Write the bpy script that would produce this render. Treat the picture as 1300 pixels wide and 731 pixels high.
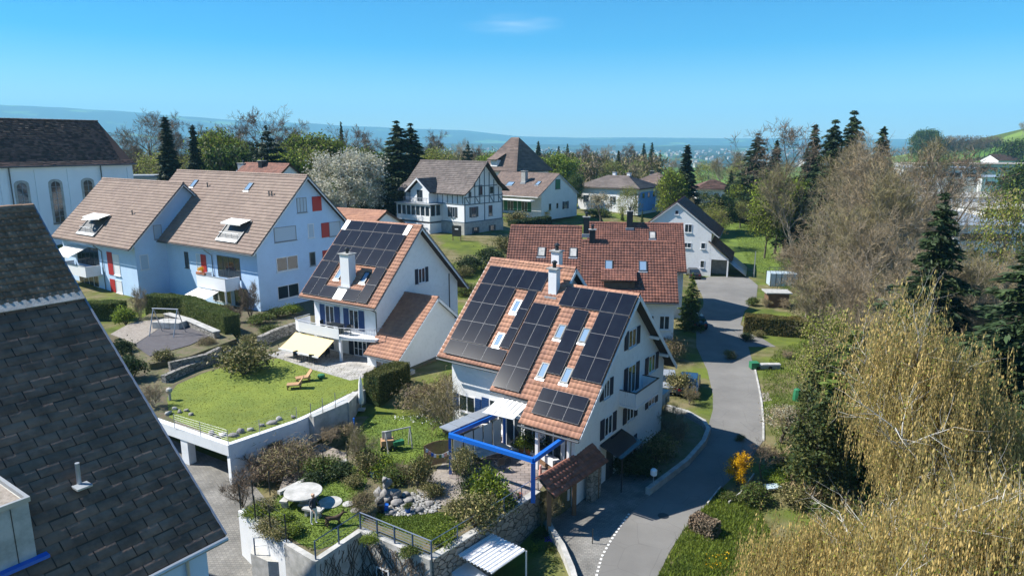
import bpy, bmesh, math, random
import numpy as np
from math import sin, cos, tan, pi, radians, sqrt, hypot, atan2
from mathutils import Vector
random.seed(7); rng = np.random.default_rng(7)
for o in list(bpy.data.objects): bpy.data.objects.remove(o)
scn = bpy.context.scene
COL = scn.collection
# ---------------------------------------------------------------- camera
CH, PITCH, FPX = 20.0, radians(12), 867.0
cd = bpy.data.cameras.new('camera'); cam = bpy.data.objects.new('camera', cd); COL.objects.link(cam)
cam.location = (0, 0, CH); cam.rotation_euler = (pi/2-PITCH, 0, 0)
cd.sensor_width = 36; cd.lens = FPX/1300*36; cd.clip_start = .5; cd.clip_end = 60000
scn.camera = cam
# ---------------------------------------------------------------- light
SUN_EL, SUN_AZ = 47.0, 175.5      # azimuth: direction the sun stands in, from +X counter-clockwise
w = bpy.data.worlds.new('World'); scn.world = w; w.use_nodes = True
nt = w.node_tree; bg = nt.nodes['Background']
sky = nt.nodes.new('ShaderNodeTexSky'); sky.sky_type = 'NISHITA'; sky.sun_disc = False
sky.sun_elevation = radians(SUN_EL); sky.sun_rotation = radians(90-SUN_AZ) % (2*pi)
sky.altitude = 500; sky.air_density = 1.0; sky.dust_density = 0.2; sky.ozone_density = 3.0
hs_ = nt.nodes.new('ShaderNodeHueSaturation'); hs_.inputs['Saturation'].default_value = 1.9; hs_.inputs['Hue'].default_value = .503; nt.links.new(sky.outputs[0], hs_.inputs['Color']); 
# a faint high cirrus wisp, fixed in the sky by its direction
tcw = nt.nodes.new('ShaderNodeTexCoord'); mpw = nt.nodes.new('ShaderNodeMapping'); mpw.inputs['Scale'].default_value = (6, 6, 60); nt.links.new(tcw.outputs['Generated'], mpw.inputs[0])
nw = nt.nodes.new('ShaderNodeTexNoise'); nw.inputs['Scale'].default_value = 1.6; nw.inputs['Detail'].default_value = 7; nt.links.new(mpw.outputs[0], nw.inputs[0])
mp2 = nt.nodes.new('ShaderNodeMapping'); mp2.vector_type = 'POINT'; mp2.inputs['Location'].default_value = (0, -.987*13, -.158*60); mp2.inputs['Scale'].default_value = (13, 13, 60); nt.links.new(tcw.outputs['Generated'], mp2.inputs[0])
lw = nt.nodes.new('ShaderNodeVectorMath'); lw.operation = 'LENGTH'; nt.links.new(mp2.outputs[0], lw.inputs[0])
mw = nt.nodes.new('ShaderNodeMapRange'); mw.inputs['From Min'].default_value = 1.0; mw.inputs['From Max'].default_value = 0.0; mw.inputs['To Max'].default_value = .45; nt.links.new(lw.outputs['Value'], mw.inputs[0])
rw = nt.nodes.new('ShaderNodeMapRange'); rw.inputs['From Min'].default_value = .4; rw.inputs['From Max'].default_value = .75; nt.links.new(nw.outputs[0], rw.inputs[0])
mm = nt.nodes.new('ShaderNodeMath'); mm.operation = 'MULTIPLY'; nt.links.new(mw.outputs[0], mm.inputs[0]); nt.links.new(rw.outputs[0], mm.inputs[1])
mxw = nt.nodes.new('ShaderNodeMix'); mxw.data_type = 'RGBA'; mxw.inputs[7].default_value = (6.5, 7.5, 8.5, 1); nt.links.new(mm.outputs[0], mxw.inputs[0]); nt.links.new(hs_.outputs[0], mxw.inputs[6]); nt.links.new(mxw.outputs[2], bg.inputs[0]); bg.inputs[1].default_value = 0.078
sd = bpy.data.lights.new('sun', 'SUN'); sun = bpy.data.objects.new('sun', sd); COL.objects.link(sun)
sd.energy = 5.0; sd.angle = radians(.53); sd.color = (1, .95, .86)
az, el = radians(SUN_AZ), radians(SUN_EL)
sun.rotation_euler = Vector((cos(az)*cos(el), sin(az)*cos(el), sin(el))).to_track_quat('Z', 'Y').to_euler()
sun.location = (-60, 0, 80)
scn.view_settings.view_transform = 'Standard'; scn.view_settings.look = 'None'
scn.view_settings.exposure = 0.92; scn.view_settings.gamma = 1.0
scn.cycles.volume_bounces = 2
scn.cycles.max_bounces = 6; scn.cycles.transparent_max_bounces = 8
# ---------------------------------------------------------------- pixel -> world
def ray(px, py):
    rx = (px-650)/FPX; ru = (365.5-py)/FPX
    return np.array([rx, cos(PITCH)+ru*sin(PITCH), -sin(PITCH)+ru*cos(PITCH)])
def at(px, py, z=0.0):
    r = ray(px, py); t = (z-CH)/r[2]; return (r[0]*t, r[1]*t, z)
def atY(px, py, Y):
    r = ray(px, py); t = Y/r[1]; return (r[0]*t, Y, CH+r[2]*t)
def ss(a, b, x):
    t = np.clip((x-a)/(b-a), 0, 1); return t*t*(3-2*t)
def vnoise(x, y, s=0):
    x = np.asarray(x, float); y = np.asarray(y, float)
    return (np.sin(x*1.0+s)*np.cos(y*1.3-s*2)+.5*np.sin(x*2.3+y*1.1+s*3)+.3*np.sin(x*4.7-y*3.9+s)+.2*np.cos(x*9.1+y*8.3-s))/2.0
def terrain(x, y):
    x = np.asarray(x, float); y = np.asarray(y, float)
    yard = -2.3+2.2*ss(28, 41, y)
    yard = yard*(1-ss(-.6, 2.0, x))+(-1.0)*ss(-.6, 2.0, x)
    north = -1+3*(1-ss(-3, 9, x))
    g = yard*(1-ss(40, 52, y))+north*ss(40, 52, y)
    g = g+3.2*ss(78, 116, y)*(1-ss(12+.12*(y-78), 26+.12*(y-78), x))
    g = g+(4-g)*ss(128, 190, y)*(1-ss(60, 100, x))
    g = g-5*ss(50, 100, x)*ss(40, 90, y)
    r = np.hypot(x, y)
    a = np.degrees(np.arctan2(x, y))
    g = g-9*ss(300, 700, r)-45*ss(800, 2500, r)
    g = g+78*np.exp(-((x-700)/240)**2-((y-700)/230)**2)
    # the hill ranges beyond the valley
    prof = np.interp(a, [-60, -37, -30, -25, -18, -10, -4, 0, 6, 12, 20, 30, 60], [2.8, 2.65, 2.3, 1.95, 1.65, 1.3, 1.1, .65, .55, .6, .55, .45, .5])
    n = vnoise(x/900, y/900, 1)*.5+vnoise(x/330, y/330, 2)*.25+vnoise(x/2500, y/2500, 3)
    far = np.tan(np.radians(prof))*10500*(1+.10*n)
    w1 = ss(7600, 10500, r)
    mid = np.tan(np.radians(prof*.62))*6200*(1+.30*n)
    w0 = ss(4300, 6200, r)*(1-.75*ss(6400, 7600, r))
    lowh = (28+16*n)*ss(2300, 3300, r)
    g = g+np.maximum(np.maximum(w1*(far+45), w0*(mid*np.clip(.55+.6*vnoise(x/1500, y/1500, 5), 0, 1)+25)), lowh)
    return g
def tz(x, y): return float(terrain(x, y))
def atg(px, py, dz=0):
    r = ray(px, py); z = 0.
    t = 5.
    while t < 16000:
        if CH+r[2]*t < tz(r[0]*t, r[1]*t)+dz: break
        t *= 1.004
    lo, hi = t/1.004, t
    for _ in range(30):
        m = (lo+hi)/2
        if CH+r[2]*m < tz(r[0]*m, r[1]*m)+dz: hi = m
        else: lo = m
    t = hi
    return (r[0]*t, r[1]*t, tz(r[0]*t, r[1]*t)+dz)
# ---------------------------------------------------------------- materials
def mat(name, col, rough=.8, var=.0, scale=5., col2=None, bump=0., bscale=20., metal=0., island=0., spec=None, detail=5, coords='Object', mix=None, rnd=0.):
    m = bpy.data.materials.new(name); m.use_nodes = True
    t = m.node_tree; N = t.nodes; Lk = t.links; b = N['Principled BSDF']
    b.inputs['Roughness'].default_value = rough; b.inputs['Metallic'].default_value = metal
    if spec is not None: b.inputs['Specular IOR Level'].default_value = spec
    c = (*col, 1)
    b.inputs['Base Color'].default_value = c
    src = None
    tc = N.new('ShaderNodeTexCoord')
    if col2 is not None:
        no = N.new('ShaderNodeTexNoise'); no.inputs['Scale'].default_value = scale; no.inputs['Detail'].default_value = detail; no.inputs['Roughness'].default_value = .65
        Lk.new(tc.outputs[coords], no.inputs['Vector'])
        r = N.new('ShaderNodeValToRGB'); lo, hi = mix or (.38, .62)
        r.color_ramp.elements[0].position = lo; r.color_ramp.elements[1].position = hi
        r.color_ramp.elements[0].color = c; r.color_ramp.elements[1].color = (*col2, 1)
        Lk.new(no.outputs[0], r.inputs[0]); src = r.outputs[0]
    if island > 0 or rnd > 0:
        def hsv(src, fac, amt):
            h = N.new('ShaderNodeHueSaturation'); mr = N.new('ShaderNodeMapRange')
            mr.inputs['To Min'].default_value = 1-amt; mr.inputs['To Max'].default_value = 1+amt
            Lk.new(fac, mr.inputs['Value']); Lk.new(mr.outputs[0], h.inputs['Value'])
            h.inputs['Color'].default_value = c
            if src: Lk.new(src, h.inputs['Color'])
            return h.outputs[0]
        if island > 0:
            g = N.new('ShaderNodeNewGeometry'); src = hsv(src, g.outputs['Random Per Island'], island)
        if rnd > 0:
            g = N.new('ShaderNodeObjectInfo'); src = hsv(src, g.outputs['Random'], rnd)
    if var > 0:
        no2 = N.new('ShaderNodeTexNoise'); no2.inputs['Scale'].default_value = scale*.23; no2.inputs['Detail'].default_value = 6
        Lk.new(tc.outputs[coords], no2.inputs['Vector'])
        h = N.new('ShaderNodeHueSaturation'); mr = N.new('ShaderNodeMapRange'); mr.inputs['From Min'].default_value = .3; mr.inputs['From Max'].default_value = .7
        mr.inputs['To Min'].default_value = 1-var; mr.inputs['To Max'].default_value = 1+var
        Lk.new(no2.outputs[0], mr.inputs['Value']); Lk.new(mr.outputs[0], h.inputs['Value']); h.inputs['Color'].default_value = c
        if src: Lk.new(src, h.inputs['Color'])
        src = h.outputs[0]
    if src: Lk.new(src, b.inputs['Base Color'])
    if bump > 0:
        nb = N.new('ShaderNodeTexNoise'); nb.inputs['Scale'].default_value = bscale; nb.inputs['Detail'].default_value = 4
        Lk.new(tc.outputs[coords], nb.inputs['Vector'])
        bu = N.new('ShaderNodeBump'); bu.inputs['Strength'].default_value = bump; bu.inputs['Distance'].default_value = .05
        Lk.new(nb.outputs[0], bu.inputs['Height']); Lk.new(bu.outputs[0], b.inputs['Normal'])
    return m
M = {}
def leafmat(name, col, col2, tr=.35, scale=.6, isl=.45, rnd=.12):
    m = mat(name, col, rough=.6, scale=scale, col2=col2, island=isl, spec=.25, rnd=rnd, mix=(.4, .6))
    if tr > 0:
        t = m.node_tree; b = t.nodes['Principled BSDF']; out = t.nodes['Material Output']
        tl = t.nodes.new('ShaderNodeBsdfTranslucent'); mx = t.nodes.new('ShaderNodeMixShader'); mx.inputs[0].default_value = tr
        l = b.inputs['Base Color'].links[0].from_socket
        t.links.new(l, tl.inputs[0]); t.links.new(b.outputs[0], mx.inputs[1]); t.links.new(tl.outputs[0], mx.inputs[2]); t.links.new(mx.outputs[0], out.inputs[0])
    return m
def brickmat(name, c1, c2, mortar, scale, w=.5, h=.25, ms=.02, rough=.85, bump=.3, offset=.5):
    m = mat(name, c1, rough=rough); t = m.node_tree; b = t.nodes['Principled BSDF']
    tc = t.nodes.new('ShaderNodeTexCoord'); br = t.nodes.new('ShaderNodeTexBrick')
    br.inputs['Color1'].default_value = (*c1, 1); br.inputs['Color2'].default_value = (*c2, 1); br.inputs['Mortar'].default_value = (*mortar, 1)
    br.inputs['Scale'].default_value = scale; br.inputs['Brick Width'].default_value = w; br.inputs['Row Height'].default_value = h; br.inputs['Mortar Size'].default_value = ms
    br.offset = offset
    t.links.new(tc.outputs['Object'], br.inputs[0])
    no = t.nodes.new('ShaderNodeTexNoise'); no.inputs['Scale'].default_value = .8; no.inputs['Detail'].default_value = 7
    t.links.new(tc.outputs['Object'], no.inputs[0])
    h2 = t.nodes.new('ShaderNodeHueSaturation'); mr = t.nodes.new('ShaderNodeMapRange'); mr.inputs['From Min'].default_value = .3; mr.inputs['From Max'].default_value = .7; mr.inputs['To Min'].default_value = .7; mr.inputs['To Max'].default_value = 1.3
    t.links.new(no.outputs[0], mr.inputs[0]); t.links.new(mr.outputs[0], h2.inputs['Value']); t.links.new(br.outputs[0], h2.inputs['Color']); t.links.new(h2.outputs[0], b.inputs['Base Color'])
    return m
M['white'] = mat('white_plaster', (.78, .79, .80), .85, var=.04, scale=3, col2=(.66, .67, .67), mix=(.5, .85), bump=.1, bscale=60)
M['white2'] = mat('aged_white_plaster', (.74, .76, .78), .85, scale=1.3, col2=(.62, .65, .67), mix=(.45, .8))
M['paleblue'] = mat('pale_blue_plaster', (.47, .635, .84), .85, var=.05, scale=2, col2=(.41, .57, .77), mix=(.5, .85))
M['shedblue'] = mat('blue_board', (.08, .27, .62), .7, var=.1)
M['church'] = mat('church_plaster', (.74, .79, .84), .85, var=.06, scale=1)
M['conc'] = mat('concrete', (.42, .42, .40), .9, scale=2, col2=(.30, .30, .29), bump=.2)
M['concl'] = mat('pale_concrete', (.50, .49, .47), .9, scale=1.5, col2=(.33, .33, .31), bump=.2)
M['frame'] = mat('window_frame_white', (.75, .76, .78), .5)
M['fgrey'] = mat('window_frame_grey', (.25, .28, .32), .5)
M['fdark'] = mat('window_frame_dark', (.05, .06, .07), .5)
M['glass'] = mat('window_glass', (.02, .03, .04), .06, spec=.8)
M['glassb'] = mat('skylight_glass', (.20, .30, .42), .08, spec=.9)
M['blind'] = mat('closed_blind', (.42, .52, .62), .6)
M['shut'] = mat('shutter_dark_blue', (.016, .022, .045), .6)
M['shutb'] = mat('shutter_blue', (.012, .05, .16), .55)
M['shutr'] = mat('shutter_red', (.40, .02, .02), .5)
M['shutg'] = mat('shutter_green', (.02, .16, .07), .6)
M['gutter'] = mat('gutter_metal', (.10, .11, .12), .4, metal=.6)
M['zinc'] = mat('zinc_sheet', (.42, .45, .48), .45, metal=.5, var=.1)
M['zdark'] = mat('dark_metal', (.04, .045, .05), .4, metal=.5)
M['steel'] = mat('galvanised_steel', (.45, .47, .5), .4, metal=.7)
M['tileB'] = mat('terracotta_tile', (.42, .215, .135), .8, scale=.9, col2=(.31, .155, .105), var=.12, island=.10)
M['tileE'] = mat('red_tile', (.26, .105, .07), .75, scale=.7, col2=(.17, .07, .05), island=.25)
M['tileD'] = mat('brown_beige_tile', (.285, .21, .17), .8, scale=.5, col2=(.235, .17, .14), island=.10)
M['tileC'] = mat('old_brown_tile', (.125, .066, .050), .85, scale=.5, col2=(.085, .048, .038), island=.55)
M['tileW'] = mat('dark_red_tile', (.095, .035, .03), .6, scale=.5, col2=(.07, .03, .028), island=.3)
M['tileG'] = mat('grey_brown_tile', (.15, .125, .115), .8, scale=.5, col2=(.11, .09, .085), island=.25)
M['tileH'] = mat('brown_tile', (.17, .12, .10), .8, scale=.5, col2=(.13, .095, .085), island=.25)
M['slate'] = mat('fibre_slate', (.225, .155, .12), .92, scale=1.2, col2=(.13, .092, .074), spec=.06, island=.13, bump=.25, bscale=14)
M['slateup'] = mat('glazed_pan_tile', (.30, .195, .135), .85, scale=2, col2=(.22, .145, .10), spec=.06, island=.25)
M['under'] = mat('roof_underlay', (.05, .04, .035), .9)
M['cell'] = mat('solar_cell', (.009, .012, .022), .12, spec=.14, scale=1.0, col2=(.012, .016, .027))
M['cellf'] = mat('panel_rim', (.13, .14, .16), .5, metal=.2)
M['wood'] = mat('brown_wood', (.16, .09, .05), .75, var=.2, scale=8)
M['woodp'] = mat('pale_wood', (.42, .25, .13), .7, var=.15, scale=8)
M['timber'] = mat('half_timber_grey', (.10, .14, .17), .7)
M['awny'] = mat('cream_yellow_awning', (.80, .64, .32), .8)
M['awnw'] = mat('white_awning', (.80, .78, .74), .8)
M['blue'] = mat('blue_lacquer', (.01, .13, .55), .35)
M['bluer'] = mat('blue_railing', (.05, .09, .17), .6)
M['verge'] = mat('grey_blue_verge', (.16, .20, .27), .75)
M['asph'] = mat('asphalt', (.150, .146, .140), .92, scale=.35, col2=(.20, .195, .185), bump=.15, bscale=40, detail=9, mix=(.3, .7), coords='Generated' if False else 'Object')
M['cobble'] = brickmat('cobble_paving', (.22, .21, .195), (.165, .16, .15), (.12, .12, .11), 1., .22, .14, .014)
M['pave'] = brickmat('stone_paving', (.42, .40, .37), (.33, .32, .31), (.16, .15, .13), 1., .8, .5, .02)
M['pavep'] = brickmat('pink_grey_paving', (.30, .25, .23), (.24, .21, .20), (.13, .11, .10), 1., .5, .3, .02)
M['court'] = mat('dark_court_surface', (.075, .07, .078), .9, scale=3, col2=(.10, .093, .1))
M['gravel'] = mat('gravel', (.34, .30, .26), .95, scale=6, col2=(.22, .19, .16), bump=.5, bscale=30)
M['soil'] = mat('garden_soil', (.12, .09, .06), .95, scale=2.5, col2=(.075, .085, .035), bump=.6, bscale=12)
M['bed'] = mat('planted_bed', (.09, .10, .035), .95, scale=1.6, col2=(.15, .12, .075), bump=.8, bscale=10)
M['lawn'] = mat('lawn_grass', (.165, .205, .024), .9, scale=.55, col2=(.12, .165, .02), bump=.5, bscale=25, var=.18, detail=8)
M['lawnB'] = mat('lush_grass', (.135, .195, .02), .9, scale=.8, col2=(.08, .13, .016), bump=.5, bscale=25, var=.15, detail=8)
M['mark'] = mat('road_paint', (.70, .70, .68), .7)
def crackmat(m, sc=.55, amt=.55):
    t = m.node_tree; b = t.nodes['Principled BSDF']; src = b.inputs['Base Color'].links[0].from_socket; tc = t.nodes.new('ShaderNodeTexCoord')
    no = t.nodes.new('ShaderNodeTexNoise'); no.inputs['Scale'].default_value = 1.2; no.inputs['Detail'].default_value = 5; t.links.new(tc.outputs['Object'], no.inputs[0])
    ad = t.nodes.new('ShaderNodeMix'); ad.data_type = 'RGBA'; ad.inputs[0].default_value = .12; t.links.new(tc.outputs['Object'], ad.inputs[6]); t.links.new(no.outputs['Color'], ad.inputs[7])
    e = t.nodes.new('ShaderNodeTexVoronoi'); e.feature = 'DISTANCE_TO_EDGE'; e.inputs['Scale'].default_value = sc; t.links.new(ad.outputs[2], e.inputs['Vector'])
    g = t.nodes.new('ShaderNodeMapRange'); g.inputs['From Max'].default_value = .012; g.inputs['To Min'].default_value = amt; g.inputs['To Max'].default_value = 1; t.links.new(e.outputs['Distance'], g.inputs[0])
    n3 = t.nodes.new('ShaderNodeTexNoise'); n3.inputs['Scale'].default_value = .12; n3.inputs['Detail'].default_value = 3; t.links.new(tc.outputs['Object'], n3.inputs[0])
    g3 = t.nodes.new('ShaderNodeMapRange'); g3.inputs['From Min'].default_value = .35; g3.inputs['From Max'].default_value = .65; g3.inputs['To Min'].default_value = .86; g3.inputs['To Max'].default_value = 1.14; t.links.new(n3.outputs[0], g3.inputs[0])
    mu = t.nodes.new('ShaderNodeMath'); mu.operation = 'MULTIPLY'; t.links.new(g.outputs[0], mu.inputs[0]); t.links.new(g3.outputs[0], mu.inputs[1])
    h = t.nodes.new('ShaderNodeHueSaturation'); t.links.new(mu.outputs[0], h.inputs['Value']); t.links.new(src, h.inputs['Color']); t.links.new(h.outputs[0], b.inputs['Base Color'])
crackmat(M['asph'], amt=.8)
def stonemat(name, c1, c2, gap, sc=2.2):
    m = mat(name, c1, .9); t = m.node_tree; b = t.nodes['Principled BSDF']; tc = t.nodes.new('ShaderNodeTexCoord')
    mp = t.nodes.new('ShaderNodeMapping'); mp.inputs['Scale'].default_value = (1, 1, 1.7); t.links.new(tc.outputs['Object'], mp.inputs[0])
    v = t.nodes.new('ShaderNodeTexVoronoi'); v.inputs['Scale'].default_value = sc; t.links.new(mp.outputs[0], v.inputs['Vector'])
    e = t.nodes.new('ShaderNodeTexVoronoi'); e.feature = 'DISTANCE_TO_EDGE'; e.inputs['Scale'].default_value = sc; t.links.new(mp.outputs[0], e.inputs['Vector'])
    sx = t.nodes.new('ShaderNodeSeparateXYZ'); t.links.new(v.outputs['Color'], sx.inputs[0])
    r = t.nodes.new('ShaderNodeValToRGB'); r.color_ramp.elements[0].color = (*c1, 1); r.color_ramp.elements[1].color = (*c2, 1); t.links.new(sx.outputs[0], r.inputs[0])
    g = t.nodes.new('ShaderNodeMapRange'); g.inputs['From Max'].default_value = .07; t.links.new(e.outputs['Distance'], g.inputs[0])
    x = t.nodes.new('ShaderNodeMix'); x.data_type = 'RGBA'; x.inputs[6].default_value = (*gap, 1); t.links.new(g.outputs[0], x.inputs[0]); t.links.new(r.outputs[0], x.inputs[7]); t.links.new(x.outputs[2], b.inputs['Base Color'])
    bu = t.nodes.new('ShaderNodeBump'); bu.inputs['Distance'].default_value = .06; t.links.new(g.outputs[0], bu.inputs['Height']); t.links.new(bu.outputs[0], b.inputs['Normal'])
    return m
M['stone'] = stonemat('dry_stone', (.33, .31, .28), (.20, .19, .17), (.05, .05, .045))
M['rock'] = mat('rock', (.30, .29, .28), .9, scale=3, col2=(.15, .145, .14), bump=.8, bscale=6)
M['carpaint'] = mat('car_paint', (.02, .05, .10), .25, spec=.7)
M['carpaint2'] = mat('car_paint_black', (.008, .01, .014), .25, spec=.7)
M['tyre'] = mat('tyre_rubber', (.02, .02, .02), .8)
M['plast'] = mat('dark_plastic', (.03, .035, .04), .5)
M['yellow'] = mat('yellow_plastic', (.75, .5, .05), .5)
M['skin'] = mat('skin', (.55, .33, .24), .6)
M['cloth1'] = mat('cloth_dark', (.03, .035, .05), .85)
M['cloth2'] = mat('cloth_pale', (.65, .65, .66), .85)
M['hair'] = mat('hair', (.42, .30, .16), .7)
M['fur'] = mat('fur', (.06, .035, .02), .8)
M['pink'] = mat('pink_cloth', (.75, .35, .28), .8)
M['terrac'] = mat('terracotta_pot', (.40, .15, .08), .8)
M['bark'] = mat('bark', (.13, .105, .08), .9, scale=4, col2=(.08, .065, .05), bump=.6, bscale=10)
M['barkp'] = mat('pale_bark', (.30, .26, .20), .9, scale=3, col2=(.20, .17, .13), bump=.5)
M['barkb'] = mat('birch_bark', (.62, .60, .55), .8, scale=3, col2=(.16, .14, .12), mix=(.55, .62))
M['twig'] = leafmat('twig_brown', (.25, .185, .105), (.31, .24, .135), tr=0, isl=.35)
M['twigr'] = leafmat('twig_reddish', (.21, .15, .10), (.16, .125, .085), tr=0, isl=.3)
M['twigg'] = leafmat('twig_olive', (.24, .205, .085), (.18, .155, .07), tr=0, isl=.35)
M['budg'] = leafmat('spring_buds', (.30, .33, .05), (.22, .27, .04))
M['leaf'] = leafmat('green_leaf', (.075, .13, .025), (.11, .16, .03))
M['leafd'] = leafmat('dark_leaf', (.028, .052, .018), (.05, .075, .022), tr=.2)
M['leafo'] = leafmat('olive_leaf', (.13, .135, .04), (.09, .105, .03))
M['leafy'] = leafmat('yellow_green_leaf', (.27, .33, .03), (.19, .26, .03))
M['hedge'] = leafmat('hedge_leaf', (.10, .145, .035), (.14, .17, .05), isl=.4)
M['hedgeb'] = leafmat('hedge_brown', (.19, .15, .045), (.12, .12, .035), isl=.4)
M['needle'] = leafmat('needle_green', (.030, .055, .022), (.045, .072, .024), tr=.1)
M['needleb'] = leafmat('needle_blue_green', (.026, .046, .028), (.038, .06, .034), tr=.1)
M['needley'] = leafmat('needle_yellow_green', (.095, .14, .025), (.065, .105, .02), tr=.15)
M['fors'] = leafmat('forsythia_flower', (.75, .45, .01), (.62, .38, .01))
M['bloss'] = leafmat('blossom', (.52, .50, .40), (.32, .32, .19), isl=.3)
M['blossw'] = leafmat('white_blossom', (.62, .60, .54), (.42, .42, .32), isl=.3)
M['catkin'] = leafmat('birch_catkin', (.60, .44, .17), (.47, .36, .13), isl=.45, scale=.35, rnd=0)
M['catkg'] = leafmat('birch_young_leaf', (.20, .235, .035), (.27, .26, .05), isl=.4, scale=.35, rnd=0)
M['purple'] = mat('purple_flower', (.20, .05, .55), .7)
# ---------------------------------------------------------------- object helpers
def meta(o, label=None, cat=None, group=None, kind=None):
    if label: o['label'] = label
    if cat: o['category'] = cat
    if group: o['group'] = group
    if kind: o['kind'] = kind
    return o
def thing(name, label, cat, loc=(0, 0, 0), rz=0., group=None):
    o = bpy.data.objects.new(name, None); COL.objects.link(o); o.empty_display_size = .3
    o.location = loc; o.rotation_euler = (0, 0, rz)
    return meta(o, label, cat, group)
class MB:
    def __init__(s): s.v = []; s.f = []; s.m = []; s.ms = []; s.cur = 0
    def mat(s, key):
        if key not in s.ms: s.ms.append(key)
        s.cur = s.ms.index(key); return s
    def add(s, vs, fs):
        b = len(s.v); s.v += [tuple(map(float, v)) for v in vs]
        for f in fs: s.f.append(tuple(b+i for i in f)); s.m.append(s.cur)
        return s
    def box(s, c, d, rz=0.):
        x, y, z = c; a, b, h = d[0]/2, d[1]/2, d[2]/2; cc, sn = cos(rz), sin(rz)
        vs = [(x+cc*i*a-sn*j*b, y+sn*i*a+cc*j*b, z+k*h) for i, j, k in ((-1,-1,-1),(1,-1,-1),(1,1,-1),(-1,1,-1),(-1,-1,1),(1,-1,1),(1,1,1),(-1,1,1))]
        return s.add(vs, [(3,2,1,0),(4,5,6,7),(0,1,5,4),(1,2,6,5),(2,3,7,6),(3,0,4,7)])
    def obox(s, o, u, v, n, du, dv, dn):   # box from corner o along three vectors
        o, u, v, n = map(lambda a: np.array(a, float), (o, u, v, n)); u = u*du; v = v*dv; n = n*dn
        vs = [o, o+u, o+u+v, o+v, o+n, o+u+n, o+u+v+n, o+v+n]
        return s.add(vs, [(3,2,1,0),(4,5,6,7),(0,1,5,4),(1,2,6,5),(2,3,7,6),(3,0,4,7)])
    def prism(s, poly, z0, z1):
        n = len(poly); ar = sum(poly[i][0]*poly[(i+1) % n][1]-poly[(i+1) % n][0]*poly[i][1] for i in range(n))
        if ar < 0: poly = poly[::-1]
        zb = z0 if callable(z0) else (lambda x, y: z0)
        zt = z1 if callable(z1) else (lambda x, y: z1)
        vs = [(x, y, zb(x, y)) for x, y in poly]+[(x, y, zt(x, y)) for x, y in poly]
        return s.add(vs, [tuple(range(n-1, -1, -1)), tuple(range(n, 2*n))]+[(i, (i+1) % n, n+(i+1) % n, n+i) for i in range(n)])
    def xprism(s, prof, x0, x1):          # profile in (y,z) extruded along x
        n = len(prof); vs = [(x0, y, z) for y, z in prof]+[(x1, y, z) for y, z in prof]
        return s.add(vs, [tuple(range(n)), tuple(range(2*n-1, n-1, -1))]+[(i, n+i, n+(i+1) % n, (i+1) % n) for i in range(n)])
    def tube(s, p0, p1, r0, r1=None, n=8, caps=True):
        r1 = r0 if r1 is None else r1; p0 = np.array(p0, float); p1 = np.array(p1, float); d = p1-p0; L = np.linalg.norm(d); d = d/max(L, 1e-9)
        a = np.cross(d, (0, 0, 1) if abs(d[2]) < .9 else (1, 0, 0)); a /= np.linalg.norm(a); b = np.cross(d, a)
        vs = [p0+(a*cos(2*pi*i/n)+b*sin(2*pi*i/n))*r0 for i in range(n)]+[p1+(a*cos(2*pi*i/n)+b*sin(2*pi*i/n))*r1 for i in range(n)]
        fs = [(i, (i+1) % n, n+(i+1) % n, n+i) for i in range(n)]
        if caps: fs += [tuple(range(n-1, -1, -1)), tuple(range(n, 2*n))]
        return s.add(vs, fs)
    def path(s, pts, r, n=6):
        for a, b in zip(pts[:-1], pts[1:]): s.tube(a, b, r, r, n)
        return s
    def lathe(s, c, prof, n=16):
        vs = []; fs = []; k = len(prof)
        for i in range(n):
            for r, z in prof: vs.append((c[0]+r*cos(2*pi*i/n), c[1]+r*sin(2*pi*i/n), c[2]+z))
        for i in range(n):
            j = (i+1) % n
            for q in range(k-1): fs.append((i*k+q, j*k+q, j*k+q+1, i*k+q+1))
        fs.append(tuple(i*k for i in range(n-1, -1, -1))); fs.append(tuple(i*k+k-1 for i in range(n)))
        return s.add(vs, fs)
    def quad(s, a, b, c, d): return s.add([a, b, c, d], [(0, 1, 2, 3)])
    def build(s, name, parent=None, smooth=False, loc=None, rz=None):
        me = bpy.data.meshes.new(name); me.from_pydata(s.v, [], s.f)
        for k in s.ms: me.materials.append(M[k])
        if len(s.ms) > 1: me.polygons.foreach_set('material_index', s.m)
        if smooth: me.polygons.foreach_set('use_smooth', [True]*len(me.polygons))
        me.update()
        o = bpy.data.objects.new(name, me); COL.objects.link(o)
        if parent: o.parent = parent
        if loc is not None: o.location = loc
        if rz is not None: o.rotation_euler = (0, 0, rz)
        return o
def np_mesh(name, V, F, mats, mi=None):
    """V (n,3); F (m,k) equal-sided faces"""
    me = bpy.data.meshes.new(name); V = np.asarray(V, np.float32); F = np.asarray(F, np.int32); m, k = F.shape
    me.vertices.add(len(V)); me.vertices.foreach_set('co', V.ravel())
    me.loops.add(m*k); me.loops.foreach_set('vertex_index', F.ravel())
    me.polygons.add(m); me.polygons.foreach_set('loop_start', np.arange(0, m*k, k, dtype=np.int32)); 
    for q in mats: me.materials.append(M[q])
    if mi is not None: me.polygons.foreach_set('material_index', np.asarray(mi, np.int32))
    me.update(calc_edges=True); me.validate(); return me
def link(name, me, parent=None, loc=None, rz=None):
    o = bpy.data.objects.new(name, me); COL.objects.link(o)
    if parent: o.parent = parent
    if loc is not None: o.location = loc
    if rz is not None: o.rotation_euler = (0, 0, rz)
    return o
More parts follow.
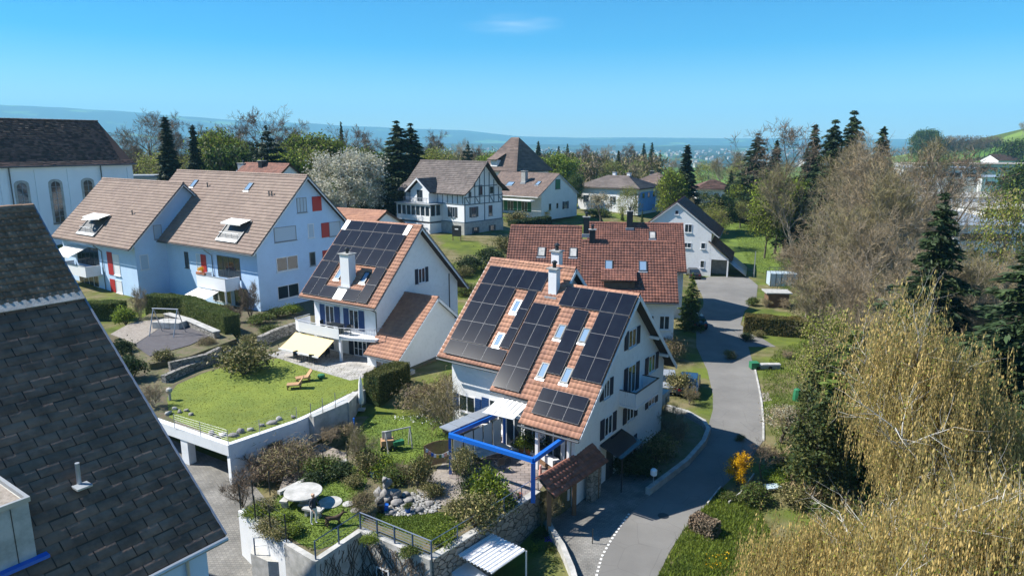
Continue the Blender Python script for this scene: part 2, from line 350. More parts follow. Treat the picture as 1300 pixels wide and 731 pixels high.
# ---------------------------------------------------------------- haze, ground, hills
def build_ground():
    az_ = np.radians(np.concatenate([np.arange(-58, 58.01, .75)]))
    rr = [0.5]; 
    while rr[-1] < 14500: rr.append(rr[-1]+max(.9, rr[-1]*.018))
    rr = np.array(rr); A, R = np.meshgrid(az_, rr)
    X = R*np.sin(A); Y = R*np.cos(A)-6; Z = terrain(X, Y)
    V = np.stack([X, Y, Z], -1).reshape(-1, 3); na = len(az_); nr = len(rr)
    i, j = np.meshgrid(np.arange(nr-1), np.arange(na-1), indexing='ij'); b = (i*na+j).ravel()
    F = np.stack([b, b+1, b+na+1, b+na], -1)[:, ::-1]
    me = np_mesh('ground', V, F, ['ground']); me.polygons.foreach_set('use_smooth', [True]*len(me.polygons))
    meta(link('ground', me), kind='structure')
def ground_material():
    m = bpy.data.materials.new('ground_cover'); m.use_nodes = True; t = m.node_tree; N = t.nodes; Lk = t.links; b = N['Principled BSDF']; b.inputs['Roughness'].default_value = .95; b.inputs['Specular IOR Level'].default_value = .1
    tc = N.new('ShaderNodeTexCoord')
    def noise(sc, det=6, off=0):
        n = N.new('ShaderNodeTexNoise'); n.inputs['Scale'].default_value = sc; n.inputs['Detail'].default_value = det; Lk.new(tc.outputs['Object'], n.inputs['Vector']); return n.outputs[0]
    def ramp(src, a, b_, c1, c2):
        r = N.new('ShaderNodeValToRGB'); r.color_ramp.elements[0].position = a; r.color_ramp.elements[1].position = b_; r.color_ramp.elements[0].color = (*c1, 1); r.color_ramp.elements[1].color = (*c2, 1); Lk.new(src, r.inputs[0]); return r.outputs[0]
    def mixc(f, a, c):
        x = N.new('ShaderNodeMix'); x.data_type = 'RGBA'; Lk.new(f, x.inputs[0]); Lk.new(a, x.inputs[6]); Lk.new(c, x.inputs[7]); return x.outputs[2]
    near = ramp(noise(.5, 9), .35, .65, (.13, .165, .03), (.075, .10, .026))
    dry = ramp(noise(.9, 9), .4, .6, (.19, .165, .09), (.115, .11, .045))
    near = mixc(ramp(noise(.16, 8), .44, .56, (0, 0, 0), (1, 1, 1)), near, dry)
    mead = ramp(noise(.006, 2), .42, .58, (.10, .20, .03), (.12, .17, .04))
    vor = N.new('ShaderNodeTexVoronoi'); vor.inputs['Scale'].default_value = .0045; Lk.new(tc.outputs['Object'], vor.inputs['Vector'])
    hs = N.new('ShaderNodeHueSaturation'); mr = N.new('ShaderNodeMapRange'); mr.inputs['To Min'].default_value = .55; mr.inputs['To Max'].default_value = 1.35
    sx = N.new('ShaderNodeSeparateXYZ'); Lk.new(vor.outputs['Color'], sx.inputs[0]); Lk.new(sx.outputs[0], mr.inputs[0]); Lk.new(mr.outputs[0], hs.inputs['Value']); Lk.new(mead, hs.inputs['Color'])
    forest = ramp(noise(.05, 6), .3, .7, (.012, .022, .012), (.03, .035, .02))
    ff = ramp(noise(.0022, 8), .36, .42, (0, 0, 0), (1, 1, 1))
    farc = mixc(ff, hs.outputs[0], forest)
    # distance from the origin chooses between garden ground and open land
    vl = N.new('ShaderNodeVectorMath'); vl.operation = 'LENGTH'; Lk.new(tc.outputs['Object'], vl.inputs[0])
    d = N.new('ShaderNodeMapRange'); d.inputs['From Min'].default_value = 150; d.inputs['From Max'].default_value = 260; Lk.new(vl.outputs['Value'], d.inputs[0])
    d2 = N.new('ShaderNodeMapRange'); d2.inputs['From Min'].default_value = 1300; d2.inputs['From Max'].default_value = 2300; Lk.new(vl.outputs['Value'], d2.inputs[0])
    c = mixc(d.outputs[0], near, hs.outputs[0]); c = mixc(d2.outputs[0], c, farc)
    Lk.new(c, b.inputs['Base Color'])
    bu = N.new('ShaderNodeBump'); bu.inputs['Strength'].default_value = .5; bu.inputs['Distance'].default_value = .12; Lk.new(noise(7, 6), bu.inputs['Height']); Lk.new(bu.outputs[0], b.inputs['Normal'])
    M['ground'] = m
ground_material(); build_ground()
hz = bpy.data.materials.new('haze_air'); hz.use_nodes = True; ht = hz.node_tree
for n in list(ht.nodes):
    if n.type == 'BSDF_PRINCIPLED': ht.nodes.remove(n)
pv = ht.nodes.new('ShaderNodeVolumePrincipled'); pv.inputs['Color'].default_value = (.32, .72, 1, 1); pv.inputs['Density'].default_value = 1.25e-4; pv.inputs['Anisotropy'].default_value = .0
ht.links.new(pv.outputs[0], ht.nodes['Material Output'].inputs['Volume'])
M['haze'] = hz
hb = MB().mat('haze').box((0, 7200, 340), (28000, 15600, 900)).build('haze'); meta(hb, kind='stuff')
# ---------------------------------------------------------------- roofs and houses (local frame: x along ridge, y to the back, z up)
def tiles_np(o, u, v, n, U, V, du, dv, wave=.03, lip=.03, sub=4, stagger=False, gap=0., jitter=.004):
    """individually laid tiles from ridge corner o along u (ridge) and v (down slope) -> verts, quads"""
    o, u, v, n = [np.array(a, float) for a in (o, u, v, n)]
    u /= np.linalg.norm(u); v /= np.linalg.norm(v); n /= np.linalg.norm(n)
    nu = max(1, round(U/du)); nv = max(1, round(V/dv)); du = U/nu; dv = V/nv
    I, J = np.meshgrid(np.arange(-1 if stagger else 0, nu), np.arange(nv), indexing='ij'); I = I.ravel(); J = J.ravel()
    off = np.where(J % 2 == 0, 0, .5) if stagger else 0
    k = len(I); s = np.linspace(0, 1, sub+1)
    a0 = (I+off)*du; us = a0[:, None]+gap/2+s[None]*(du-gap); us = np.clip(us, 0, U)
    keep = (us[:, -1]-us[:, 0]) > .02; us = us[keep]; J = J[keep]; k = len(J)
    prof = wave*(np.sin(s*2*pi-.6)*.5+.5)
    jit = rng.uniform(-jitter, jitter, (k, 1))
    h0 = prof[None]*.6+jit+.006; h1 = prof[None]+lip+jit
    def P(uu, vv, hh): return o+uu[..., None]*u+vv[..., None]*v+hh[..., None]*n
    v0 = np.repeat((J*dv)[:, None], sub+1, 1); v1 = v0+dv
    top = P(us, v0, h0); bot = P(us, v1, h1); low = P(us, v1, h1*0-.01)
    Vt = np.concatenate([top, bot, low], 1).reshape(-1, 3); w = sub+1
    base = (np.arange(k)*3*w)[:, None]; q = np.arange(sub)[None]
    f1 = np.stack([base+q, base+w+q, base+w+q+1, base+q+1], -1); f2 = np.stack([base+w+q, base+2*w+q, base+2*w+q+1, base+w+q+1], -1)
    return Vt, np.concatenate([f1.reshape(-1, 4), f2.reshape(-1, 4)])
class NPM:
    def __init__(s): s.V = []; s.F = []; s.I = []; s.n = 0; s.ms = []
    def add(s, V, F, key):
        if key not in s.ms: s.ms.append(key)
        s.V.append(V); s.F.append(F+s.n); s.I.append(np.full(len(F), s.ms.index(key))); s.n += len(V)
    def box(s, c, d, key):
        c = np.array(c, float); d = np.array(d, float)/2
        V = np.array([(i, j, k) for i, j, k in ((-1,-1,-1),(1,-1,-1),(1,1,-1),(-1,1,-1),(-1,-1,1),(1,-1,1),(1,1,1),(-1,1,1))], float)*d+c
        s.add(V, np.array([(3,2,1,0),(4,5,6,7),(0,1,5,4),(1,2,6,5),(2,3,7,6),(3,0,4,7)]), key)
    def slab(s, a, b, c, d, n, th, key):   # four corner points, thickness below
        P = [np.array(q, float) for q in (a, b, c, d)]; n = np.array(n, float); n /= np.linalg.norm(n)
        V = np.array(P+[q-n*th for q in P]); s.add(V, np.array([(0,1,2,3),(7,6,5,4),(0,4,5,1),(1,5,6,2),(2,6,7,3),(3,7,4,0)]), key)
    def build(s, name, parent=None):
        return link(name, np_mesh(name, np.concatenate(s.V), np.concatenate(s.F), s.ms, np.concatenate(s.I)), parent)
TS = dict(pan=dict(du=.30, dv=.36, wave=.045, lip=.035, sub=4), flat=dict(du=.40, dv=.42, wave=.012, lip=.045, sub=2),
          biber=dict(du=.30, dv=.30, wave=.0, lip=.035, sub=1, stagger=True, jitter=.02), big=dict(du=.60, dv=.60, wave=.05, lip=.06, sub=2),
          row=dict(du=1.4, dv=.42, wave=0., lip=.06, sub=1, stagger=True))
def slope(npm, x0, x1, y0, z0, y1, z1, key, style='pan', th=.16, side=None, **kw):
    """one roof plane between ridge line (y0,z0) and eave line (y1,z1) in local frame"""
    v = np.array([0, y1-y0, z1-z0], float); V = np.linalg.norm(v); v /= V
    sg = 1 if y1 < y0 else -1
    n = np.cross((1, 0, 0), v)*-1
    if n[2] < 0: n = -n
    npm.slab((x0, y0, z0), (x1, y0, z0), (x1, y1, z1), (x0, y1, z1), n, th, 'under')
    st = dict(TS[style]); st.update(kw)
    Vv, F = tiles_np((x0, y0, z0), (1, 0, 0), v, n, x1-x0, V, **st)
    if sg < 0: F = F[:, ::-1]
    npm.add(Vv, F, key)
def ridge_caps(npm, x0, x1, z, key, r=.13, dx=.4, y=0.):
    n = max(1, int((x1-x0)/dx)); dx = (x1-x0)/n; V = []; F = []
    for i in range(n):
        a = x0+i*dx; b = a+dx*1.02
        for xx, rr in ((a, r), (b, r*1.12)):
            for t in (0, .25, .5, .75, 1): V.append((xx, y+rr*1.15*cos(pi*t), z-.03+rr*sin(pi*t)))
        o = i*10
        for t in range(4): F.append((o+t, o+t+1, o+6+t, o+5+t))
    npm.add(np.array(V), np.array(F), key)
def gable_house(root, L, tf, tb, hr, k, gz, key, style, wall, ovs=.7, ovf=.8, ovb=.8, kb=None, verge='frame', name='wall', xoff=0., gut=True, gback=None, tiles_back=True):
    kb = k if kb is None else kb
    r = NPM(); x0, x1 = xoff-L, xoff
    slope(r, x0, x1, 0, hr, -tf, hr-k*tf, key, style)
    if tiles_back: slope(r, x0, x1, 0, hr, tb, hr-kb*tb, key, style)
    else: r.slab((x0, 0, hr), (x1, 0, hr), (x1, tb, hr-kb*tb), (x0, tb, hr-kb*tb), (0, kb, 1), .16, 'under')
    ridge_caps(r, x0, x1, hr, key)
    ro = r.build('roof', root)
    b = MB().mat(wall)
    yf = -(tf-ovf); yb = tb-ovb; g = gz-.5
    b.xprism([(yf, g), (yb, g), (yb, hr-kb*yb-.2), (0, hr-.2), (yf, hr+k*yf-.2)], x0+ovs, x1-ovs)
    wo = b.build(name, root)
    for xx, sg in ((x1, 1), (x0, -1)):
        bb = MB().mat(verge)
        for ty, kk in ((-tf, k), (tb, -kb)):
            zz = hr-abs(kk*ty); d = np.array([0, ty, zz-hr]); Ld = np.linalg.norm(d); nn = np.array([0, -d[2], d[1]])/Ld
            if nn[2] < 0: nn = -nn
            bb.obox((xx-(.0 if sg < 0 else .05), 0, hr-.02), (1, 0, 0), d/Ld, -nn, .05, Ld, .24)
        bb.build('bargeboard', root)
    if gut:
        for ty, kk in ((-tf, k), (tb, kb)):
            m = MB().mat('gutter'); zz = hr-kk*abs(ty)-.1; yy = ty+(-.06 if ty < 0 else .06)
            m.tube((x0, yy, zz), (x1, yy, zz), .07, n=6); m.build('gutter', root)
    return ro, wo
def wframe(root, o, u, n, W, H, fr='frame', gl='glass', mull=1, sill=True, shut=None, sw=None, name='window', bars=0, depth=.07, shbox=True, open_=1, lab=None):
    """window on a wall: o = lower left corner on wall (seen from outside), u along wall, n outward"""
    o = np.array(o, float); u = np.array(u, float); n = np.array(n, float); z = np.array([0, 0, 1.]); t = .07
    b = MB().mat(fr); D = depth
    b.obox(o-n*.02, u, z, n, t, H, D); b.obox(o+u*(W-t)-n*.02, u, z, n, t, H, D)
    b.obox(o+u*t-n*.02, u, z, n, W-2*t, t, D); b.obox(o+u*t+z*(H-t)-n*.02, u, z, n, W-2*t, t, D)
    for i in range(mull):
        x = W*(i+1)/(mull+1); b.obox(o+u*(x-.04)+z*t-n*.02, u, z, n, .08, H-2*t, D-.012)
    for i in range(bars):
        b.obox(o+u*t+z*(H*(i+1)/(bars+1))-n*.02, u, z, n, W-2*t, .03, D-.02)
    if sill: b.obox(o-u*.06-z*.07-n*.02, u, z, n, W+.12, .06, .16)
    w_ = b.build(name, root)
    if lab: w_['label'] = lab
    g = MB().mat(gl).obox(o+u*t+z*t+n*.0, u, z, n, W-2*t, H-2*t, .018); g.build('pane', w_)
    if shut:
        sw = sw or W/2
        for sd in (0, 1):
            if open_ == 2 and sd == 0: continue
            if open_ == 3 and sd == 1: continue
            s = MB().mat(shut); oo = o-u*(sw+.02) if sd == 0 else o+u*(W+.02)
            s.obox(oo+n*.02, u, z, n, sw, H, .035)
            for i in range(int(H/.16)): s.obox(oo+n*.05+z*(.06+i*.16)+u*.05, u, z, n, sw-.1, .09, .02)
            s.build('shutter', root)
    return w_
def gwin(root, x, yc, z0, W, H, **k): return wframe(root, (x, yc-W/2, z0), (0, 1, 0), (1, 0, 0), W, H, **k)       # on a +x gable
def fwin(root, y, x0, z0, W, H, **k): return wframe(root, (x0, y, z0), (1, 0, 0), (0, -1, 0), W, H, **k)          # on the front
def skylight(root, x, t, w, l, hr, k, gl='glassb', fr='zdark', up=.12):
    """roof window centred at x, t on the front plane z = hr-k*t"""
    v = np.array([0, -1, -k])/sqrt(1+k*k); n = np.array([0, -k, 1])/sqrt(1+k*k); u = np.array([1., 0, 0])
    c = np.array([x, -t, hr-k*t]); o = c-u*w/2-v*l/2+n*.02; b = MB().mat(fr); f = .08
    b.obox(o, u, v, n, f, l, up); b.obox(o+u*(w-f), u, v, n, f, l, up); b.obox(o+u*f, u, v, n, w-2*f, f, up); b.obox(o+u*f+v*(l-f), u, v, n, w-2*f, f, up)
    b.mat('zinc').obox(o+v*l-u*.05, u, v, n, w+.1, .18, .05)
    s = b.build('skylight', root); MB().mat(gl).obox(o+u*f+v*f+n*.02, u, v, n, w-2*f, l-2*f, up-.05).build('pane', s)
    return s
def panel(root, x0, t0, x1, t1, hr, k, up=.14):
    v = np.array([0, -1, -k])/sqrt(1+k*k); n = np.array([0, -k, 1])/sqrt(1+k*k); u = np.array([1., 0, 0])
    o = np.array([x0, -t0, hr-k*t0])+n*up; W = x1-x0; Ls = (t1-t0)*sqrt(1+k*k); g = .008
    b = MB().mat('cellf'); b.obox(o+u*g+v*g, u, v, n, W-2*g, Ls-2*g, .035)
    f = .010; b.mat('cell').obox(o+u*(g+f)+v*(g+f)+n*.03, u, v, n, W-2*g-2*f, Ls-2*g-2*f, .009)
    return b.build('solar_panel', root)
def array(root, x0, t0, nx, ny, pw, pt, hr, k):
    for i in range(nx):
        for j in range(ny): panel(root, x0+i*pw, t0+j*pt, x0+(i+1)*pw, t0+(j+1)*pt, hr, k)
def chimney(root, x, y, zb, w, d, h, key='frame', cap=True, parent=None):
    b = MB().mat(key); b.box((x, y, zb+h/2), (w, d, h)); c = b.build('chimney', root)
    q = MB().mat('conc'); q.box((x, y, zb+h+.04), (w+.22, d+.22, .08)); q.mat('zdark').lathe((x, y, zb+h+.08), [(.13, 0), (.13, .3), (.2, .32), (.2, .4), (.05, .5)], 10); q.build('chimney_cap', c)
    MB().mat('zinc').box((x, y-d/2-.12, zb-.0), (w+.3, .3, .35)).build('flashing', c)
    return c
def frame_of(X, Y, th): return dict(e=np.array([cos(th), sin(th), 0]), n=np.array([sin(th), -cos(th), 0]), O=np.array([X, Y, 0.]))
def loc2w(F, x, y, z=0): p = F['O']+F['e']*x-F['n']*y; return (p[0], p[1], z)
# ================================================================ house with the big solar roof (two blocks)
HB = thing('solar_house', 'white double house beside the road, black solar panels over two stepped terracotta roofs', 'house', (8.0, 41.68, 0), -.61)
hr, k = 10.71, .94
r = NPM()
slope(r, -7.1, 0, 0, hr, -6.27, hr-k*6.27, 'tileB'); slope(r, -4.14, 0, -6.27, hr-k*6.27, -7.39, hr-k*7.39, 'tileB', dv=.37)
slope(r, -5.3, 0, 0, hr, 6.96, hr-.94*6.96, 'tileB'); ridge_caps(r, -5.3, 0, hr, 'tileB')
hr1 = hr+k*1.13-.10
def slopeB1(x0, x1, ya, yb_): slope(r, x0, x1, ya, hr-.10-k*ya*-1 if False else hr-.10+k*ya, yb_, hr-.10+k*yb_, 'tileB')
slopeB1(-12.41, -5.23, 1.13, 0); slopeB1(-12.41, -7.1, 0, -5.14)
slope(r, -12.41, -5.23, 1.13, hr1, 7.0, hr1-.94*5.87, 'tileB'); ridge_caps(r, -12.41, -5.23, hr1, 'tileB', y=1.13)
r.build('roof', HB)
b = MB().mat('white'); g = -1.5
b.xprism([(-5.6, g), (6.2, g), (6.2, hr-.94*6.2-.2), (0, hr-.2), (-5.6, hr-k*5.6-.2)], -6.6, -.7)
b.xprism([(-6.6, g), (-5.6, g), (-5.6, hr-k*5.6-.2), (-6.6, hr-k*6.6-.2)], -.95, -.7)
b.xprism([(-5.5, g), (-5.6, 1.2), (-5.6, 1.3), (-5.5, 1.4)], -.9, -.8)
b.build('wall', HB)
MB().mat('white').xprism([(-4.3, g), (6.2, g), (6.2, hr1-.94*5.07-.2), (1.13, hr1-.2), (-4.3, hr1-.94*5.43-.2)], -11.8, -6.6).build('wall', HB)
MB().mat('white').xprism([(-1, 6), (4.5, 6), (4.5, hr1-.94*3.37-.2), (1.13, hr1-.2), (-1, hr1-.94*2.13-.2)], -6.6, -5.85).build('wall', HB)
for xx, ax, tf_, tb_, h_ in ((0, 0, 7.39, 6.96, hr), (-5.23, 1.13, .9, 5.87, hr1), (-12.46, 1.13, 6.27, 5.87, hr1)):
    bb = MB().mat('frame')
    for ty in (-tf_, tb_):
        d = np.array([0, ty, -k*abs(ty)]); Ld = np.linalg.norm(d); nn = np.array([0, -d[2], d[1]])/Ld
        if nn[2] < 0: nn = -nn
        bb.obox((xx, ax, h_-.02), (1, 0, 0), d/Ld, -nn, .05, Ld, .24)
    bb.build('bargeboard', HB)
for (xa, xb, yy) in ((-12.41, -7.1, -5.2), (-7.0, -4.2, -6.33), (-4.14, 0, -7.45)):
    z_ = hr-k*abs(yy)-.1-(.1 if xa < -9 else 0); MB().mat('gutter').tube((xa, yy, z_), (xb, yy, z_), .07, n=6).build('gutter', HB)
MB().mat('gutter').tube((-.75, 3.0, .6), (-.75, 3.0, -1.2), .05, n=6).build('downpipe', HB)
# purlin ends under the back overhang
for yy in (5.2, 3.4): MB().mat('frame').box((-.35, yy, hr-.94*yy-.45), (.7, .16, .2)).build('purlin', HB)
K1 = hr-.10+.0
array(HB, -12.0, -.58, 5, 1, 1.02, 1.15, K1, k); array(HB, -12.0, .6, 3, 3, 1.02, 1.16, K1, k); array(HB, -7.88, .6, 1, 3, .72, 1.13, K1, k)
for i in range(3): panel(HB, -11.95+i*1.6, 4.12, -11.95+(i+1)*1.6, 4.92, K1, k, up=.16)
array(HB, -6.98, 1.35, 2, 4, 1.02, 1.18, hr, k); array(HB, -5.12, .14, 5, 1, 1.02, 1.12, hr, k)
array(HB, -2.07, 1.28, 2, 3, 1.02, 1.18, hr, k); array(HB, -3.78, 1.35, 1, 3, 1.02, 1.16, hr, k)
array(HB, -3.52, 5.56, 3, 2, 1.06, .64, hr, k)
for x, t, W_ in ((-8.23, 1.62, .5), (-8.25, 3.62, .5)): skylight(HB, x, t, .55, 1.05, K1, k, fr='zinc')
for x, t in ((-4.12, 2.66), (-2.40, 2.62), (-4.05, 4.75), (-2.38, 4.75)): skylight(HB, x, t, .55, 1.05, hr, k)
chimney(HB, -6.0, -.45, hr-k*.45-.5, .62, .5, 2.0); chimney(HB, -7.0, 1.5, hr1-.8, .62, .5, 1.75)
S = dict(fr='frame', shut='shut')
X = -.7
gwin(HB, X, .62, 7.05, 1.15, 1.2, sw=.55, **S); gwin(HB, X, 3.95, 4.4, 1.1, 1.25, sw=.55, **S)
gwin(HB, X, .72, 3.85, 1.15, 1.95, sw=.55, **S); gwin(HB, X, -2.85, 4.65, .75, 1.15, sw=.48, **S)
gwin(HB, X, -2.45, 2.05, 1.05, 1.3, sw=.55, **S); gwin(HB, X, .72, 1.95, 1.05, 1.15, sw=.55, **S)
gwin(HB, X, 4.2, 1.85, 1.1, 1.1, sw=.5, **S); gwin(HB, X, .9, -1.0, .95, 1.6, sw=.5, sill=False, **S)
b = MB().mat('fdark').obox((X, -2.6, -1.0), (0, 1, 0), (0, 0, 1), (1, 0, 0), .95, 2.0, .05); b.build('door', HB)
# gable balcony
bal = MB().mat('frame').box((X+.6, .75, 3.55), (1.2, 3.5, .14)); bo = bal.build('balcony', HB)
q = MB().mat('frame')
for yy in np.arange(-1.0, 2.52, .14): q.box((X+1.17, yy, 4.1), (.03, .115, .9))
for xx in np.arange(X+.06, X+1.12, .14):
    q.box((xx, -1.0, 4.1), (.115, .03, .9)); q.box((xx, 2.5, 4.1), (.115, .03, .9))
q.mat('zdark').box((X+1.17, .75, 4.6), (.07, 3.6, .05)); q.box((X+.6, -1.0, 4.6), (1.15, .07, .05)); q.box((X+.6, 2.5, 4.6), (1.15, .07, .05)); q.build('railing', bo)
# glass entrance canopy on thin steel
q = MB().mat('zdark'); 
for yy in (-3.5, -2.5, -1.5, -.5): q.tube((X, yy, 1.75), (X+1.5, yy, 1.2), .03, n=5); 
q.tube((X+1.5, -3.5, 1.2), (X+1.5, -.5, 1.2), .03, n=5); q.tube((X+1.5, -3.4, 1.2), (X+1.5, -3.4, -1), .04, n=5); q.tube((X+1.5, -.6, 1.2), (X+1.5, -.6, -1), .04, n=5)
q.mat('glass').quad((X, -3.5, 1.79), (X+1.5, -3.5, 1.24), (X+1.5, -.5, 1.24), (X, -.5, 1.79)); q.build('entrance_canopy', HB)
# front of the right block: glazed ground floor and the post, front of the left block
for x0 in (-6.3, -4.9, -3.4): fwin(HB, -5.6, x0, 1.05, 1.25, 2.1, sill=False, mull=1)
fwin(HB, -5.6, -2.0, 1.05, 1.1, 2.1, sill=False)
MB().mat('frame').box((-3.1, -6.9, 2.3), (.2, .2, 2.8)).build('post', HB)
MB().mat('frame').box((-.9, -7.0, 1.6), (.16, .16, 4.0)).build('post', HB)
for x0 in (-8.6,): fwin(HB, -4.3, x0, 1.1, 1.5, 2.2, sill=False, shut='shutb', sw=.6)
fwin(HB, -4.3, -11.2, 1.9, 1.4, 1.2, shut='shutb', sw=.5)
MB().mat('concl').box((-2.4, 7.0, 1.4), (3.2, 1.8, .9)).build('rear_balcony', HB)
# ================================================================ left solar house
gC = 2.2
HC = thing('gabled_house', 'white house with solar panels round a white chimney and a wide balcony over the lawn', 'house', (-7.73, 58.65, 0), -.554)
hC, kC = 13.0, .963
gable_house(HC, 8.85, 6.27, 6.85, hC, kC, gC, 'tileB', 'pan', 'white', ovs=.75, ovf=1.0, ovb=.9)
for i in range(4): panel(HC, -8.2+i*1.68, .12, -8.2+(i+1)*1.68, .88, hC, kC)
array(HC, -8.62, .9, 6, 1, 1.27, 1.26, hC, kC); array(HC, -8.62, 2.2, 6, 1, 1.27, 1.26, hC, kC)
array(HC, -8.62, 3.5, 2, 2, 1.05, 1.29, hC, kC); array(HC, -2.15, 3.5, 1, 2, 1.15, 1.29, hC, kC)
array(HC, -6.5, 5.27, 1, 1, 1.6, .82, hC, kC); array(HC, -3.8, 5.27, 1, 1, 1.6, .82, hC, kC)
for xa, xb, ta, tb2 in ((-8.75, -8.25, .1, .88), (-1.45, -.95, .1, .88), (-4.85, -3.85, 5.2, 6.1)):
    v = np.array([0, -1, -kC])/sqrt(1+kC*kC); n = np.array([0, -kC, 1])/sqrt(1+kC*kC)
    MB().mat('zinc').obox(np.array([xa, -ta, hC-kC*ta])+n*.08, (1, 0, 0), v, n, xb-xa, (tb2-ta)*sqrt(1+kC*kC), .03).build('flashing', HC)
chimney(HC, -4.3, -4.75, hC-kC*4.75-.5, 1.0, .8, 2.9)
skylight(HC, -5.75, 4.3, .6, 1.1, hC, kC); skylight(HC, -2.75, 4.3, .6, 1.1, hC, kC)
X = -.75
gwin(HC, X, .62, 7.8, .95, 1.35, shut='shut', sw=.42, fr='frame')
for yy in (4.6,): MB().mat('gutter').tube((X+.05, yy, 8), (X+.05, yy, gC), .05, n=6).build('downpipe', HC)
MB().mat('gutter').path([(X-.2, -6.2, 6.9), (X+.12, -5.5, 6.4), (X+.12, -5.45, gC)], .05).build('downpipe', HC)
Yf = -5.27
fwin(HC, Yf, -6.75, 4.5, 1.1, 1.75, sill=False, shut='shutb', sw=.62, fr='frame'); fwin(HC, Yf, -3.9, 4.5, 1.1, 1.75, sill=False, shut='shutb', sw=.62, fr='frame')
fwin(HC, Yf, -3.5, 2.25, 1.5, 1.9, sill=False, shut='shut', sw=.55, bars=2, mull=2); fwin(HC, Yf, -7.3, 2.25, 1.5, 1.9, sill=False)
# balcony wrapping the corner: slab, plank front, steel railing end
pts = [(-8.7, Yf), (-8.7, -6.9), (-8.0, -7.2), (-3.2, -7.2), (-.2, -6.2), (-.2, Yf)]
bo = MB().mat('frame').prism(pts, 4.1, 4.28).build('balcony', HC)
q = MB().mat('frame')
def planks(a, c, z0, z1, w=.13, gp=.015):
    a = np.array(a); c = np.array(c); L = np.linalg.norm(c-a); u = (c-a)/L; n_ = int(L/w)
    for i in range(n_):
        p = a+u*(i*L/n_); q.obox((p[0], p[1], z0), (u[0], u[1], 0), (0, 0, 1), (u[1], -u[0], 0), L/n_-gp, z1-z0, .03)
planks((-8.7, -6.9), (-8.0, -7.2), 4.15, 5.0); planks((-8.0, -7.2), (-3.2, -7.2), 4.15, 5.0); planks((-8.7, Yf), (-8.7, -6.9), 4.15, 5.0)
q.build('balcony_front', bo)
q = MB().mat('steel'); q.path([(-8.75, Yf, 5.15), (-8.75, -6.95, 5.15), (-8.0, -7.25, 5.15), (-3.2, -7.25, 5.15), (-.2, -6.25, 5.15), (-.2, Yf, 5.15)], .035)
for i in range(23):
    x = -3.2+i*(3.0/22); y = -7.2+i*(1.0/22); q.tube((x, y, 4.2), (x, y, 5.15), .014, n=4)
q.build('railing', bo)
MB().mat('frame').box((-3.3, -7.0, 3.15), (.2, .2, 2.0)).build('post', HC)
MB().mat('frame').box((-8.2, -6.9, 3.15), (.2, .2, 2.0)).build('post', HC)
# yellow awning under the balcony
q = MB().mat('awny'); 
n_ = 10
for i in range(n_):
    xa, xb = -8.6+i*.47, -8.6+(i+1)*.47
    for j in range(4):
        ya, yb = -7.1-j*.46, -7.1-(j+1)*.46; za = 3.95-j*.25-.03*sin(j*.8); zb = 3.95-(j+1)*.25-.03*sin((j+1)*.8)
        q.quad((xa, ya, za), (xb, ya, za), (xb, yb, zb), (xa, yb, zb))
q.mat('frame').box((-6.25, -8.96, 2.94), (4.75, .06, .12)); q.tube((-8.4, -7.1, 3.8), (-8.4, -8.9, 2.93), .03, n=5); q.tube((-4.1, -7.1, 3.8), (-4.1, -8.9, 2.93), .03, n=5)
q.build('awning', HC)
# low annex on the right with its own tiled roof
a = NPM(); ax = dict(x0=-.75, x1=3.2)
slope(a, -.75, 2.9, -1.7, 7.35, -7.0, 7.35-.78*5.3, 'tileB'); slope(a, -.75, 2.9, -1.7, 7.35, 1.3, 7.35-.78*3.0, 'tileB'); ridge_caps(a, -.75, 2.9, 7.35, 'tileB', y=-1.7)
a.build('annex_roof', HC)
MB().mat('white').xprism([(-6.6, gC-3), (.9, gC-3), (.9, 7.35-.78*2.6-.2), (-1.7, 7.15), (-6.6, 7.35-.78*4.9-.2)], -.74, 2.6).build('annex_wall', HC)
bb = MB().mat('frame')
for ty in (-5.3, 3.0):
    d = np.array([0, ty, -.78*abs(ty)]); Ld = np.linalg.norm(d); nn = np.array([0, -d[2], d[1]])/Ld
    if nn[2] < 0: nn = -nn
    bb.obox((2.9, -1.7, 7.33), (1, 0, 0), d/Ld, -nn, .05, Ld, .22)
bb.build('bargeboard', HC); MB().mat('gutter').tube((-.7, -7.06, 3.15), (2.9, -7.06, 3.15), .06, n=6).build('gutter', HC)
fwin(HC, -6.6, .2, 1.9, 1.4, .9)
# ================================================================ pale blue houses
def blue_house(root, L, tf, tb, hr, k, gz):
    return gable_house(root, L, tf, tb, hr, k, gz, 'tileD', 'flat', 'paleblue', ovs=.7, ovf=1.0, ovb=.8, verge='frame')
HD = thing('apartment_house', 'larger pale blue house, full gable with red shutters facing the smaller solar house', 'house', (-22.63, 76.67, 0), -.603)
hD, kD = 16.46, 1.01
blue_house(HD, 26.2, 7.79, 6.5, hD, kD, 2.0)
X = -.7
gwin(HD, X, -.55+0, 12.35, 1.35, 1.65, fr='fgrey', gl='blind', mull=2); 
MB().mat('shutr').obox((X+.02, .9, 12.35), (0, 1, 0), (0, 0, 1), (1, 0, 0), 1.3, 1.65, .05).build('shutter', HD)
gwin(HD, X, 1.0-4.0, 9.4, 2.9, 1.6, fr='fgrey', gl='blind', mull=0); gwin(HD, X, .5, 9.4, .85, 1.6, fr='frame', gl='blind', mull=0)
MB().mat('shutr').obox((X+.02, 2.0, 9.2), (0, 1, 0), (0, 0, 1), (1, 0, 0), 1.1, 1.7, .05).build('shutter', HD)
gwin(HD, X, 4.0, 9.2, 1.7, 1.7, fr='fgrey', gl='blind', mull=0)
gwin(HD, X, -3.0, 6.15, 2.85, 1.55, fr='frame', gl='glass'); gwin(HD, X, .48, 6.15, .85, 1.6, fr='fgrey', mull=0)
